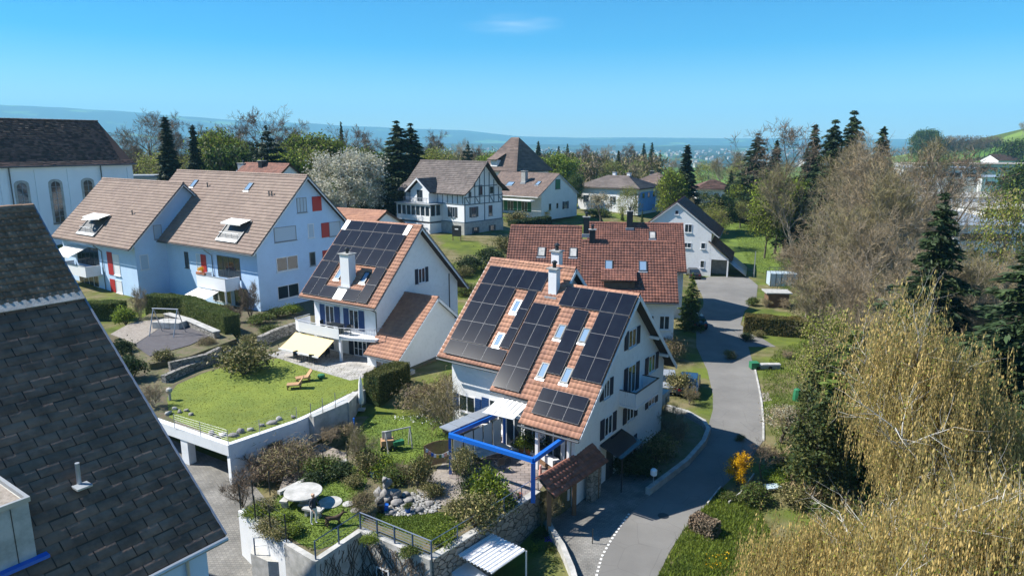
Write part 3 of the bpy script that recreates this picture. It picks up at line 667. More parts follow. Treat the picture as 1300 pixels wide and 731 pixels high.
MB().mat('shutr').obox((X+.02, 1.95, 6.1), (0, 1, 0), (0, 0, 1), (1, 0, 0), 1.1, 1.6, .05).build('shutter', HD)
gwin(HD, X, -3.1, 3.05, 2.85, 1.5, fr='frame')
def roof_loggia(root, xa, xb, ta, tb_, hr, k, aw):
    """roof terrace: flat dark sheet imitating a shaded pit, with white parapet, window band and an awning"""
    z = lambda t: hr-k*t
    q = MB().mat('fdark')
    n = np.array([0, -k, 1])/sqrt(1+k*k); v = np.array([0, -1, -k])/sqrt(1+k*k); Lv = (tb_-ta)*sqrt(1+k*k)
    q.obox(np.array([xa, -ta, z(ta)])+n*.075, (1, 0, 0), v, n, xb-xa, Lv, .02)  # flat dark sheet on the tiles, its colour imitates the shade of a recess
    q.mat('gutter'); o = np.array([xa, -ta, z(ta)])+n*.05
    q.obox(o, (1, 0, 0), v, n, .12, Lv, .14); q.obox(o+np.array([xb-xa-.12, 0, 0]), (1, 0, 0), v, n, .12, Lv, .14); q.obox(o+np.array([.12, 0, 0]), (1, 0, 0), v, n, xb-xa-.24, .12, .14)
    q.mat('zinc').obox(o+v*(Lv-.35)+np.array([.12, 0, 0]), (1, 0, 0), v, n, xb-xa-.24, .35, .18)
    lg = q.build('roof_terrace', root)
    s = MB().mat('zinc')
    for i in range(4):
        x = xa+.4+i*(xb-xa-.8)/3; s.tube((x, -tb_+.35, z(tb_)+.3), (x, -tb_+.35, z(tb_)+1.0), .02, n=4)
    s.tube((xa+.2, -tb_+.35, z(tb_)+1.0), (xb-.2, -tb_+.35, z(tb_)+1.0), .025, n=4); s.build('railing', lg)
    s = MB().mat(aw); y0, z0 = -ta-.1, z(ta)+.22; y1, z1 = -ta-1.5, z(ta)-.15
    for i in range(6):
        x0_, x1_ = xa+.15+i*(xb-xa-.3)/6, xa+.15+(i+1)*(xb-xa-.3)/6
        s.quad((x0_, y0, z0), (x1_, y0, z0), (x1_, y1, z1), (x0_, y1, z1)); s.quad((x0_, y1, z1), (x1_, y1, z1), (x1_, y1, z1-.15), (x0_, y1, z1-.15))
    s.build('awning', root)
roof_loggia(HD, -7.55, -3.6, 4.9, 7.05, hD, kD, 'awnw')
skylight(HD, -8.7, 1.5, .9, 1.2, hD, kD); skylight(HD, -20.0, 1.5, .9, 1.2, hD, kD)
def vent(root, x, t, hr, k, h=.5, n=1):
    q = MB().mat('gutter')
    for i in range(n): q.tube((x+i*.5, -t, hr-k*t), (x+i*.5, -t, hr-k*t+h), .07, n=7); q.tube((x+i*.5, -t, hr-k*t+h), (x+i*.5, -t, hr-k*t+h+.06), .12, n=7)
    q.build('roof_vent', root)
vent(HD, -16.7, 1.8, hD, kD); vent(HD, -4.0, 2.3, hD, kD, n=2)
Yf = -6.79
fwin(HD, Yf, -8.0, 5.3, 4.2, 2.4, mull=3, sill=False, fr='fdark'); fwin(HD, Yf, -14.6, 5.6, .8, 1.9, mull=0, fr='fdark')
fwin(HD, Yf, -12.2, 5.4, .9, 2.1, mull=0, fr='frame', gl='blind'); MB().mat('shutr').obox((-11.2, Yf-.07, 5.4), (1, 0, 0), (0, 0, 1), (0, 1, 0), 1.0, 2.1, .05).build('shutter', HD)
fwin(HD, Yf, -9.5, 2.3, 3.6, 2.1, mull=2, sill=False, fr='frame'); fwin(HD, Yf, -5.2, 2.3, 2.4, 2.1, mull=1, sill=False, fr='fdark')
MB().mat('gutter').path([(-8.9, Yf-.95, 8.3), (-8.9, Yf-.1, 7.6), (-8.9, Yf-.1, 2.2)], .05).build('downpipe', HD)
def solid_balcony(root, xa, xb, yw, dep, z0, z1, key='paleblue'):
    q = MB().mat('frame').box(((xa+xb)/2, yw-dep/2, z0+.08), (xb-xa, dep, .16)); bo_ = q.build('balcony', root)
    s = MB().mat('frame'); s.box(((xa+xb)/2, yw-dep+.05, (z0+z1)/2+.08), (xb-xa, .1, z1-z0-.16)); s.box((xa+.05, yw-dep/2, (z0+z1)/2+.08), (.1, dep-.2, z1-z0-.16)); s.box((xb-.05, yw-dep/2, (z0+z1)/2+.08), (.1, dep-.2, z1-z0-.16)); s.build('parapet', bo_)
    t_ = MB().mat('zinc').box(((xa+xb)/2, yw-dep+.05, z1+.02), (xb-xa+.06, .16, .04)); t_.build('rail_cap', bo_)
    return bo_
bo = solid_balcony(HD, -9.3, -3.9, Yf, 1.9, 4.3, 5.7)
MB().mat('frame').tube((-4.1, Yf-1.8, 4.3), (-4.1, Yf-1.8, 2.0), .1, n=8).build('post', HD)
q = MB().mat('awnw')
for i in range(8): xa = -9.4+i*.5; q.quad((xa, Yf-1.7, 4.15), (xa+.5, Yf-1.7, 4.15), (xa+.5, Yf-3.4, 3.6), (xa, Yf-3.4, 3.6)); q.quad((xa, Yf-3.4, 3.6), (xa+.5, Yf-3.4, 3.6), (xa+.5, Yf-3.4, 3.45), (xa, Yf-3.4, 3.45))
q.build('awning', HD)
HD2 = thing('apartment_house', 'pale blue house further left with red shutters, its ground floor behind the clipped hedge', 'house', (-39.67, 83.28, 0), -.60)
h2, k2 = 15.27, .989
blue_house(HD2, 19.7, 7.31, 6.0, h2, k2, 2.0)
X = -.7
gwin(HD2, X, -3.4, 8.75, 1.0, 1.7, fr='fgrey', gl='blind', mull=0); gwin(HD2, X, -5.35, 5.4, 1.0, 1.75, fr='frame', gl='blind', mull=0)
roof_loggia(HD2, -13.9, -9.3, 4.3, 6.65, h2, k2, 'awnw'); vent(HD2, -5.1, 3.9, h2, k2)
Yf = -6.31
MB().mat('shutr').obox((-7.4, Yf-.07, 4.25), (1, 0, 0), (0, 0, 1), (0, 1, 0), 1.2, 2.8, .05).build('shutter', HD2)
MB().mat('shutr').obox((-7.4, Yf-.07, 2.1), (1, 0, 0), (0, 0, 1), (0, 1, 0), 1.2, 1.6, .05).build('shutter', HD2)
fwin(HD2, Yf, -6.1, 4.3, 1.5, 2.6, mull=0, fr='frame', gl='frame'); fwin(HD2, Yf, -6.1, 2.1, 1.5, 1.6, mull=0, fr='frame', gl='frame')
fwin(HD2, Yf, -15.2, 4.9, 5.6, 2.3, mull=4, sill=False, fr='fdark'); fwin(HD2, Yf, -15.5, 2.2, 5.2, 2.0, mull=3, sill=False, fr='frame')
solid_balcony(HD2, -16.2, -9.2, Yf, 1.9, 3.9, 5.2)
MB().mat('gutter').path([(-8.6, Yf-.95, 7.8), (-8.6, Yf-.1, 7.0), (-8.6, Yf-.1, 2.2)], .05).build('downpipe', HD2)
q = MB().mat('awnw')
for i in range(6): xa = -17.0+i*.85; q.quad((xa, Yf-.1, 7.2), (xa+.85, Yf-.1, 7.2), (xa+.85, Yf-2.4, 6.3), (xa, Yf-2.4, 6.3)); q.quad((xa, Yf-2.4, 6.3), (xa+.85, Yf-2.4, 6.3), (xa+.85, Yf-2.4, 6.1), (xa, Yf-2.4, 6.1))
q.build('awning', HD2)
# ================================================================ near grey roof at the left edge
HF = thing('slate_roof_house', 'house with large dark grey slate roof and a boxed dormer, nearest at the left edge', 'house', (-19.3, 27.6, 0), .96)
kz = 17.5
r = NPM(); L = 27.
tb1, zb1 = 3.24, 14.3; te, ze = 11.73, 7.0
ku = (kz-zb1)/tb1; kl = (zb1-ze)/(te-tb1)
slope(r, -L, 0, 0, kz, -tb1, zb1, 'slateup', 'pan', du=.27, dv=.30, wave=.10, lip=.07)
slope(r, -L, 0, -tb1, zb1-.03, -te, ze, 'slate', 'flat', du=.66, dv=.36, wave=0., lip=.030, sub=1, stagger=True, gap=.032, jitter=.010)
slope(r, -L, 0, 0, kz, 12, kz-ku*12, 'slateup', 'flat'); ridge_caps(r, -L, 0, kz, 'slateup')
r.build('roof', HF)
MB().mat('conc').obox((-L, -tb1-.02, zb1+.08), (1, 0, 0), (0, -1, -kl), (0, -kl, 1), L, .28, .04).build('flashing', HF)
bb = MB().mat('verge')
for (ya, za, yb_, zb_) in ((0, kz, -tb1, zb1), (-tb1, zb1, -te, ze), (0, kz, 12, kz-ku*12)):
    d = np.array([0, yb_-ya, zb_-za]); Ld = np.linalg.norm(d); nn = np.array([0, -d[2], d[1]])/Ld
    if nn[2] < 0: nn = -nn
    bb.obox((0, ya, za+.05), (1, 0, 0), d/Ld, -nn, .06, Ld, .3)
bb.build('bargeboard', HF)
MB().mat('zinc').tube((-L, -te-.07, ze-.08), (0, -te-.07, ze-.08), .09, n=8).build('gutter', HF)
MB().mat('paleblue').xprism([(-te+.5, -2.5), (11, -2.5), (11, kz-ku*11-.25), (0, kz-.25), (-tb1, zb1-.25), (-te+.5, ze+kl*.5-.25)], -L+1, -.45).build('wall', HF)
fwin(HF, -te+.5, -5.4, 3.2, 3.0, 3.2, fr='concl', gl='frame', mull=0, sill=False); 
for xx in (-2.7, -1.2): MB().mat('zinc').tube((xx, -te+.38, ze-.1), (xx, -te+.38, -2.4), .06, n=7).build('downpipe', HF)
vx, vt = -3.1, 8.95; vz = zb1-kl*(vt-tb1)
q = MB().mat('zinc').tube((vx, -vt, vz), (vx, -vt-.05, vz+.75), .07, n=8); q.box((vx, -vt-.15, vz+.0), (.45, .5, .06)); q.build('roof_vent', HF)
# dormer of the slate house
def inter(px, py, p0, nn):
    C = np.array([0, 0, CH]); r_ = ray(px, py); t = ((np.array(p0)-C)@nn)/(r_@nn); return C+r_*t
FO = np.array([-19.3, 27.6, 0]); Fe = np.array([cos(.96), sin(.96), 0]); Fn = np.array([sin(.96), -cos(.96), 0])
P = inter(47, 706, FO+Fn*tb1+np.array([0, 0, zb1]), Fn*kl+np.array([0, 0, 1.]))-FO
dx, dt = float(P@Fe), float(P@Fn); dz = zb1-kl*(dt-tb1)
dm = MB().mat('concl'); xl = dx-5
dm.xprism([(-dt, dz-.1), (-dt, dz+1.75), (-dt+2.3, dz+1.75), (-dt+2.3, dz+1.4)], xl, dx)
do = dm.build('dormer', HF)
q = MB().mat('zinc'); zt = dz+1.76
q.box(((xl+dx)/2, -dt+.0, zt+.06), (dx-xl+.1, .1, .14)); q.box((dx, -dt+1.1, zt+.06), (.1, 2.1, .14)); q.mat('gravel').box(((xl+dx)/2-.05, -dt+1.1, zt+.01), (dx-xl-.1, 2.0, .04)); q.build('dormer_roof', do)
q = MB().mat('zdark')
for i in range(9): q.box((dx-.65*(i+1)+.2, -dt-.005, dz+.85), (.018, .02, 1.7))
q.build('panel_joint', do)
MB().mat('blue').box(((xl+dx)/2+.1, -dt-.1, dz-.02), (dx-xl+.3, .25, .1)).build('flashing', do)
wframe(HF, (dx-3.3, -dt, dz+.35), (1, 0, 0), (0, -1, 0), 1.9, 1.15, fr='blue', mull=1)
# ================================================================ red roofed row houses behind
def mini_house(name, label, X, Y, th, L, tf, tb, hr, k, gz, key, style, wall='white', verge='wood', group=None, cat='house', **kw):
    H = thing(name, label, cat, (X, Y, 0), th, group)
    gable_house(H, L, tf, tb, hr, k, gz, key, style, wall, verge=verge, **kw); return H
E2 = mini_house('row_house', 'row house with weathered red tiles, dormer shed and dark chimney, directly behind the solar house', 16.85, 70, -.13, 9.6, 6.0, 6.0, 10.0, .85, -1, 'tileE', 'pan', ovs=.3)
skylight(E2, -6.75, 2.6, .8, 1.3, 10.0, .85, fr='fdark'); skylight(E2, -3.35, 2.6, .8, 1.3, 10.0, .85, fr='fdark')
q = NPM(); slope(q, -7.5, -4.0, -3.3, 7.6, -5.0, 6.75, 'tileE', 'pan'); q.build('dormer_roof', E2)
MB().mat('wood').xprism([(-3.2, 7.0), (-4.8, 5.8), (-4.8, 6.68), (-3.2, 7.45)], -7.2, -4.2).build('dormer', E2)
chimney(E2, -8.5, -.1, 9.2, .6, .6, 1.9, key='zdark'); 
for x0 in (-3.2, -1.7): fwin(E2, -5.2, x0, 2.0, 1.0, 1.4)
gwin(E2, -.3, -1.0, 2.4, 1.1, 1.3); gwin(E2, -.3, 1.5, 5.0, 1.1, 1.3)
E1 = mini_house('row_house', 'left-hand red tiled row house with two pale roof windows', 16.85+sin(-.13)*0-9.6*cos(-.13)-.02+.13*1.5, 70+9.6*sin(.13)+1.5, -.13, 7.7, 7.3, 6.0, 11.25, .85, -1, 'tileE', 'pan', ovs=.3, ovb=.8)
skylight(E1, -4.1, 2.85, .8, 1.25, 11.25, .85, gl='concl', fr='fdark'); skylight(E1, -.8, 2.85, .8, 1.25, 11.25, .85, gl='concl', fr='fdark'); chimney(E1, .45, -.6, 10.4, .6, .6, 1.9, key='zdark')
x_, y_, z_ = atY(867.5, 284, 86)
E3 = mini_house('row_house', 'rearmost red tiled row house with a white lit roof window and tall dark chimney', x_, y_, -.13, 12.0, 6.0, 6.0, z_, .85, -1, 'tileE', 'pan', ovs=.3)
skylight(E3, -3.9, 1.6, .8, 1.2, z_, .85, gl='concl', fr='fdark'); chimney(E3, -6.7, .0-.4, z_-.7, .75, .7, 2.2, key='zdark')
gwin(E3, -.3, -1.5, 1.5, 1.1, 1.3)
# ================================================================ white house with garage at the end of the road
HW = thing('garage_house', 'white house with attic window, dark red roof and open garage at the road end', 'house', (26.35, 109.4, 0), -1.912)
hW, kW = 10.8, .777
gable_house(HW, 12, 6.0, 6.86, hW, kW, -1, 'tileW', 'pan', 'white', ovs=.3, ovf=.6, ovb=1.3, verge='frame')
X = -.3
for yc, z0, W_, H_ in ((0, 8.7, .6, .7), (1.93, 5.9, 1.15, 1.35), (1.9, 3.42, 1.25, .85), (4.37, 3.37, .7, 1.0), (4.4, .3, .65, 1.2)): gwin(HW, X, yc, z0, W_, H_, mull=1 if W_ > 1 else 0)
a = NPM(); slope(a, -9, .1, 5.2, 4.75, 9.0, 4.75-3.8*kW, 'tileW', 'pan'); a.build('garage_roof', HW)
MB().mat('white').xprism([(5.5, 1.75), (8.35, 1.75), (8.35, 1.95), (5.5, 4.2)], -.45, -.3).build('garage_gable', HW)
for c_ in ((-.45, 5.65, .4), (-.45, 8.3, .4), (-6, 8.3, .4)): MB().mat('white').box(c_, (.3, .22, 2.9)).build('garage_post', HW)
MB().mat('conc').box((-3.2, 7.0, .35), (.2, 2.5, 2.8)).build('garage_door', HW)
a = NPM(); a.slab((-9, 8.4, 1.6), (-.5, 8.4, 1.6), (-.5, 11.2, -.6), (-9, 11.2, -.6), (0, .75, 1), .12, 'zinc'); a.build('lean_to', HW)
vent(HW, -4, -4.3, hW, kW)
# ================================================================ half-timbered chalet
HG = thing('chalet', 'half-timbered chalet with flared grey roof, cross gable and glazed veranda on the rise', 'house', (-4.0, 115, 0), -.689)
hG, kG, gG = 16.9, .905, 4.6
r = NPM()
for sg, tt in ((-1, 5.75), (1, 5.5)):
    slope(r, -16.2, 0, 0, hG, sg*3.6, hG-1.02*3.6, 'tileG', 'flat'); slope(r, -16.5, .15, sg*3.6, hG-1.02*3.6, sg*tt, hG-1.02*3.6-(tt-3.6)*.68, 'tileG', 'flat')
ridge_caps(r, -16.2, 0, hG, 'tileG')
# hip-like left end
r.build('roof', HG)
MB().mat('white').xprism([(-4.9, 7.0), (4.7, 7.0), (4.7, 12.2), (3.4, 13.2), (0, hG-.25), (-3.4, 13.2), (-4.9, 12.1)], -15.2, -.9).build('wall', HG)
MB().mat('conc').box((-8.05, -.1, 5.6), (14.5, 9.9, 2.9)).build('plinth', HG)
q = MB().mat('timber'); X = -.88
def beam(y0, z0, y1, z1, w_=.14):
    d = np.array([0, y1-y0, z1-z0]); Ld = np.linalg.norm(d); q.obox((X, y0, z0), d/Ld, (1, 0, 0), np.cross(d/Ld, (1, 0, 0)), Ld, .06, w_)
for zz in (7.2, 10.1, 11.3, 13.0): beam(-4.8 if zz < 12 else -3.3, zz, 4.7 if zz < 12 else 3.3, zz)
for yy in (-4.85, -3.6, -2.4, -1.2, 0, 1.2, 2.4, 3.6, 4.6): beam(yy, 10.1, yy, min(16, hG-.5-abs(yy)*1.05)); 
for yy in (-4.85, 4.6, 0): beam(yy, 7.1, yy, 10.1)
for yy in (-4.6, -2.2, 1.4, 3.6): beam(yy, 11.3, yy+.9, 10.2, .1)
for xx in np.arange(-15, -1, 1.15): q.box((xx, -4.93, 10.9), (.12, .06, 1.6))
q.box((-8, -4.93, 10.1), (14.3, .07, .14)); q.box((-8, -4.93, 7.15), (14.3, .07, .14))
q.build('timber_frame', HG)
T_ = dict(fr='fgrey', shut='fdark', sw=.5)
gwin(HG, -.9, -2.6, 7.9, 1.1, 1.7, **T_); gwin(HG, -.9, 1.6, 7.8, 1.0, 1.8, fr='fgrey', mull=0); gwin(HG, -.9, -.9, 11.5, .9, 1.6, fr='fdark', mull=0); gwin(HG, -.9, 1.9, 11.6, .8, 1.1, fr='fdark', mull=0); gwin(HG, -.9, -3.5, 11.2, .6, .9, fr='fdark', mull=0)
gwin(HG, -.8, -2.3, 4.9, .9, 1.3, fr='fdark', shut='fdark', sw=.4); gwin(HG, -.8, 1.9, 4.9, .9, 1.3, fr='fdark', shut='fdark', sw=.4)
fwin(HG, -4.9, -4.1, 7.9, 1.1, 1.7, **T_); fwin(HG, -5.0, -3.6, 4.9, .9, 1.2, fr='fdark')
# veranda
va = MB().mat('white'); va.box((-10.2, -6.3, 7.6), (8.2, 2.8, .9)); va.box((-10.2, -6.3, 5.5), (8.2, 2.8, 2.6)); vo = va.build('veranda', HG)
q = MB().mat('frame')
for xx in np.arange(-14.2, -6, 1.16): q.box((xx, -7.6, 8.9), (.16, .16, 1.8))
for yy in (-7.6, -6.3, -5.1): q.box((-6.15, yy, 8.9), (.16, .16, 1.8))
q.box((-10.2, -7.6, 9.75), (8.2, .18, .25)); q.build('veranda_post', vo)
MB().mat('glass').box((-10.2, -6.3, 8.9), (7.9, 2.5, 1.7)).build('veranda_glazing', vo)
MB().mat('zinc').box((-10.2, -6.3, 9.98), (8.8, 3.3, .14)).build('veranda_roof', vo)
q = MB().mat('fgrey')
for xx in np.arange(-12.8, -6.9, .35): q.box((xx, -7.3, 10.5), (.05, .05, .9))
q.box((-9.8, -7.3, 10.95), (6.1, .08, .07)); q.build('railing', vo)
# cross gable on the front
a = NPM()
for sg in (-1, 1):
    V0 = [(-9.6, -7.2, 14.2), (-9.6, -2.0, 14.2), (-9.6+sg*3.0, -2.0, 11.9), (-9.6+sg*3.0, -7.2, 11.9)]
    nn = (sg*.7, 0, 1); a.slab(*(V0 if sg < 0 else V0[::-1]), nn, .14, 'under')
    vv = np.array([sg*3.0, 0, -2.3]); Vv, F_ = tiles_np((-9.6, -7.2, 14.2), (0, 1, 0), vv, np.array([sg*2.3, 0, 3.0]), 5.2, np.linalg.norm(vv), **TS['flat'])
    a.add(Vv, F_ if sg < 0 else F_[:, ::-1], 'tileG')
a.build('cross_gable_roof', HG)
MB().mat('white').prism([(-11.8, -6.6), (-7.4, -6.6), (-7.4, -3), (-11.8, -3)], 10.1, 12.1).add([(-11.8, -6.6, 12.1), (-7.4, -6.6, 12.1), (-9.6, -6.6, 13.8), (-11.8, -3, 12.1), (-7.4, -3, 12.1), (-9.6, -3, 13.8)], [(0, 1, 2), (3, 5, 4), (0, 2, 5, 3), (1, 4, 5, 2)]).build('cross_gable', HG)
fwin(HG, -6.6, -10.2, 10.3, 1.3, 1.9, fr='fdark', sill=False)
q = MB().mat('frame')
for sg in (-1, 1): d = np.array([sg*3.05, 0, -2.34]); q.obox((-9.6, -7.25, 14.25), d/np.linalg.norm(d), (0, 1, 0), (sg*-.6, 0, -.8), np.linalg.norm(d), .07, .25)
q.build('bargeboard', HG)
# ================================================================ second house with green shutters, tower roof behind it
HH = mini_house('green_shutter_house', 'white gabled house with green shutters and brown roof right of the chalet', 10.5, 152, -.665, 16.6, 8.04, 8.15, 13.33, .577, 4.0, 'tileH', 'flat', ovs=.3, ovf=1.6, ovb=.5, verge='frame')
gwin(HH, -.3, -.3, 10.0, 1.9, 2.1, fr='fdark', mull=0, gl='shutg'); gwin(HH, -.3, 2.9, 5.4, 1.2, 1.7, fr='frame', shut='shut', sw=.6); gwin(HH, -.3, -.4, 5.7, .9, 1.3, fr='frame', mull=0); gwin(HH, -.3, -3.2, 5.5, .9, 1.5, fr='concl', mull=0)
chimney(HH, -7.2, -3.3, 11.2, 1.1, 1.0, 2.6, key='conc'); skylight(HH, -3.2, 3.6, 1.0, 1.5, 13.33, .577); skylight(HH, -10.5, 4.2, 1.8, 1.5, 13.33, .577)
for x0 in (-13.5, -9.5, -5.6): fwin(HH, -6.45, x0, 5.2, 1.6, 2.2, fr='frame', gl='glass', shut='shutg', sw=1.0, sill=False)
MB().mat('frame').box((-9, -8.6, 7.9), (16, 1.6, .2)).build('eave_beam', HH)
def hip(npm, x0, x1, y0, y1, ze_, zr, key, style='flat', inset=None, oh=0.):
    """hipped roof on a rectangle; tiles as plain slabs with rows in the four planes"""
    w_ = (y1-y0)/2; ins = w_ if inset is None else inset; ym = (y0+y1)/2
    A, B_, C_, D_ = [(x0, y0, ze_), (x1, y0, ze_), (x1, y1, ze_), (x0, y1, ze_)]; R0, R1 = (x0+ins, ym, zr), (x1-ins, ym, zr)
    def plane(poly, udir):
        P_ = [np.array(p, float) for p in poly]; n = np.cross(P_[1]-P_[0], P_[-1]-P_[0]); n /= np.linalg.norm(n)
        if n[2] < 0: n = -n
        u = np.array(udir, float); v = np.cross(n, u); v = v if v[2] < 0 else -v
        top = max(P_, key=lambda p: p[2]); H_ = (np.array(P_[0])-top)@v; nr = max(1, int(round(H_/.45)))
        V = []; F_ = []
        lo = [p for p in P_ if abs(p[2]-ze_) < 1e-6]; a = min(lo, key=lambda p: p@u); c = max(lo, key=lambda p: p@u)
        hi = [p for p in P_ if abs(p[2]-zr) < 1e-6]; ah = min(hi, key=lambda p: p@u); ch_ = max(hi, key=lambda p: p@u)
        for j in range(nr):
            for (s0, s1) in ((j/nr, (j+1)/nr),):
                L0 = ah+(a-ah)*s0; R_0 = ch_+(c-ch_)*s0; L1 = ah+(a-ah)*s1; R_1 = ch_+(c-ch_)*s1
                m_ = max(1, int(np.linalg.norm(R_1-L1)/1.3))
                for i in range(m_):
                    t0, t1 = i/m_, (i+1)/m_; o_ = len(V)
                    V += [L0+(R_0-L0)*t0+n*.01, L0+(R_0-L0)*t1+n*.01, L1+(R_1-L1)*t1+n*.06, L1+(R_1-L1)*t0+n*.06, L1+(R_1-L1)*t1-n*.0, L1+(R_1-L1)*t0-n*.0]
                    F_ += [(o_, o_+1, o_+2, o_+3), (o_+3, o_+2, o_+4, o_+5)]
        npm.add(np.array(V), np.array(F_), key)
    npm.add(np.array([A, B_, C_, D_, tuple(np.array(A)-(0, 0, .25)), tuple(np.array(B_)-(0, 0, .25)), tuple(np.array(C_)-(0, 0, .25)), tuple(np.array(D_)-(0, 0, .25))]), np.array([(0,1,5,4),(1,2,6,5),(2,3,7,6),(3,0,4,7),(7,6,5,4)]), 'under')
    plane([A, B_, R1, R0], (1, 0, 0)); plane([D_, C_, R1, R0], (1, 0, 0)); plane([A, D_, R0, R0], (0, 1, 0)); plane([B_, C_, R1, R1], (0, 1, 0))
def hip_house(name, label, X, Y, th, x0, x1, y0, y1, gz, ze_, zr, key, wall='white', oh=.6, cat='house', inset=None):
    H = thing(name, label, cat, (X, Y, 0), th); r_ = NPM(); hip(r_, x0-oh, x1+oh, y0-oh, y1+oh, ze_, zr, key, inset=inset); r_.build('roof', H)
    MB().mat(wall).box(((x0+x1)/2, (y0+y1)/2, (gz-.6+ze_-.2)/2), (x1-x0, y1-y0, ze_-.2-gz+.6)).build('wall', H); return H
HT = hip_house('steep_roof_house', 'house with steep pyramid-like brown roof and small dormer, behind the green-shuttered house', .8, 176, -.75, -6, 6, -6, 6, 4, 13.2, 21.3, 'tileH', oh=.8, inset=5.5)
q = MB().mat('white').box((-1.5, -5.2, 15.0), (2.2, 2.0, 1.6)); q.build('dormer', HT)
a = NPM(); slope(a, -3.2, .2, -3.6, 17.4, -7.0, 15.9, 'tileH', 'flat'); a.build('dormer_roof', HT)
HI = hip_house('bungalow', 'low white bungalow with broad grey-brown hip roof and a blue-painted side, two white chimneys', 28, 172, -.62, -10, 6.5, -5.5, 5.5, 3.6, 9.3, 12.0, 'tileG', oh=.7)
for xx, hh in ((-3.5, .9), (.5, .8)): chimney(HI, xx, 1.5, 11.2, .8, .8, hh+.6)
MB().mat('shedblue').box((6.62, .0, 6.0), (.1, 10.9, 4.6)).build('painted_gable', HI)
for yc in (-3, 0, 3): gwin(HI, 6.68, yc, 7.0, 1.1, 1.1, fr='fdark', mull=0)
for x0 in (-8.5, -5, -1): fwin(HI, -5.5, x0, 5.6, 1.6, 1.6, fr='fgrey')
HI2 = hip_house('bungalow_wing', 'side wing with brown hip roof and small dark chimney, right end of the bungalow', 38, 178, -.55, -6, 5, -5, 5, 3.6, 9.6, 12.4, 'tileH', oh=.7, cat='house wing')
chimney(HI2, -2, 0, 11.8, .8, .8, 1.0, key='zdark')
for x0 in (-4, -1, 2): fwin(HI2, -5, x0, 6.4, 1.4, 1.4, fr='fdark')
MB().mat('white').box((-1.3, -6.0, 5.3), (6, 1.6, 2.4)).build('porch', HI2)
x_, y_, z_ = atY(905, 238, 190)
HJ = hip_house('small_house', 'small white house with dark brown hip roof beyond the shrubs, right of the dark spruce', x_, y_, -.12, -4.7, 4.7, -4, 4, 3, z_-.1, z_+2.1, 'tileC', oh=.8)
for x0 in (-3.2, -.2, 2.6): fwin(HJ, -4, x0, 5.4, 1.2, 1.2, fr='fdark', mull=0)
# small red roofed outbuilding, flat-roofed block, timber gable, dark roof behind the beige one
x_, y_, z_ = atY(491, 268, 85)
HK = mini_house('garage_building', 'small outbuilding with low-pitched red tile roof, under the blossoming tree', x_, y_, -.5, 9, 3.6, 3.6, z_, .5, 5, 'tileB', 'pan', ovs=.3, ovf=.5, ovb=.5, cat='outbuilding', verge='wood')
M['tileK'] = M['tileE']
x_, y_, z_ = atY(427, 250, 150)
HL = thing('flat_roof_building', 'grey-green flat-roofed block left of the blossoming tree trunk', 'building', (x_, y_, 0), -.5)
MB().mat('conc').box((-2, 3, 7), (9, 7, z_*2-14.6)).build('wall', HL); MB().mat('zinc').box((-2, 3, z_-.2), (9.6, 7.6, .35)).build('roof', HL)
x_, y_, z_ = atY(492, 208, 150)
HM = mini_house('timber_gable_house', 'narrow half-timbered white gable glimpsed between blossom tree and tall spruce', x_, y_, -1.2, 9, 3.6, 3.6, z_, 1.2, 5, 'tileG', 'flat', ovs=.3, ovf=.4, ovb=.4, verge='timber')
q = MB().mat('timber')
for yy in (-2.6, -1.2, 0, 1.2, 2.6): q.box((-.27, yy, 9), (.06, .16, 8-abs(yy)*1.1))
for zz in (6.5, 9.3, 12): q.box((-.26, 0, zz), (.07, 6-(zz-6)*.3, .16))
q.build('timber_frame', HM); gwin(HM, -.3, -.2, 7.4, 1.0, 1.4, fr='fdark'); gwin(HM, -.3, .2, 10.2, 1.0, 1.3, fr='fdark')
x_, y_, z_ = atY(368, 209, 112)
HN = mini_house('dark_roof_house', 'dark red roof with chimney and grey box just showing over the beige ridge', x_, y_, -.55, 11, 7, 7, z_+.1, .75, 4, 'tileE', 'pan', ovs=.3)
chimney(HN, -6, -.6, z_-1.0, .9, .9, 1.5, key='zdark'); chimney(HN, -11.5, 0, z_-1.3, 1.6, 1.2, 1.3, key='zinc')
x_, y_, z_ = atY(192, 224, 130)
HO = thing('flat_annex', 'low flat white roof seen beside the end of the church', 'building', (x_, y_, 0), .1); MB().mat('white').box((0, 2, z_/2), (10, 5, z_-.4)).build('wall', HO); MB().mat('zinc').box((0, 2, z_), (10.6, 5.6, .4)).build('roof', HO)
# ================================================================ church
CHU = thing('church', 'white church nave with arched windows, pilasters and dark brown roof', 'church', (-68.7, 119.3, 0), .96)
hc, kc = 23.5, .95; r = NPM(); Lc = 48
for sg in (-1, 1):
    slope(r, -Lc, -1.6, 0, hc, sg*6.2, hc-1.02*6.2, 'tileC', 'biber', du=.45, dv=.42); slope(r, -Lc, .25, sg*6.2, hc-1.02*6.2, sg*7.7, hc-1.02*6.2-.62, 'tileC', 'biber', du=.45, dv=.42)
V = np.array([(-1.6, 0, hc), (.1, -6.3, hc-6.4), (.1, 6.3, hc-6.4), (-1.6, 0, hc)]); r.add(V, np.array([(0, 1, 2, 3)]), 'tileC')
for s_ in (-1, 1): r.add(np.array([(-1.6, 0, hc), (-1.6, s_*6.2, hc-6.3), (.15, s_*6.25, hc-6.35), (-1.6, 0, hc)]), np.array([(0, 1, 2, 3)]), 'tileC')
ridge_caps(r, -Lc, -1.6, hc, 'tileC', r=.2, dx=.6); r.build('roof', CHU)
b = MB().mat('church'); b.box((-Lc/2-.1, 0, 9.0), (Lc-.6, 14.0, 15.2)); b.build('wall', CHU)
b = MB().mat('church')
for xx in (-.7, -4.9, -9.75, -14.2, -18.7, -23.2, -27.7): b.box((xx, -7.07, 9), (.9, .14, 15.0))
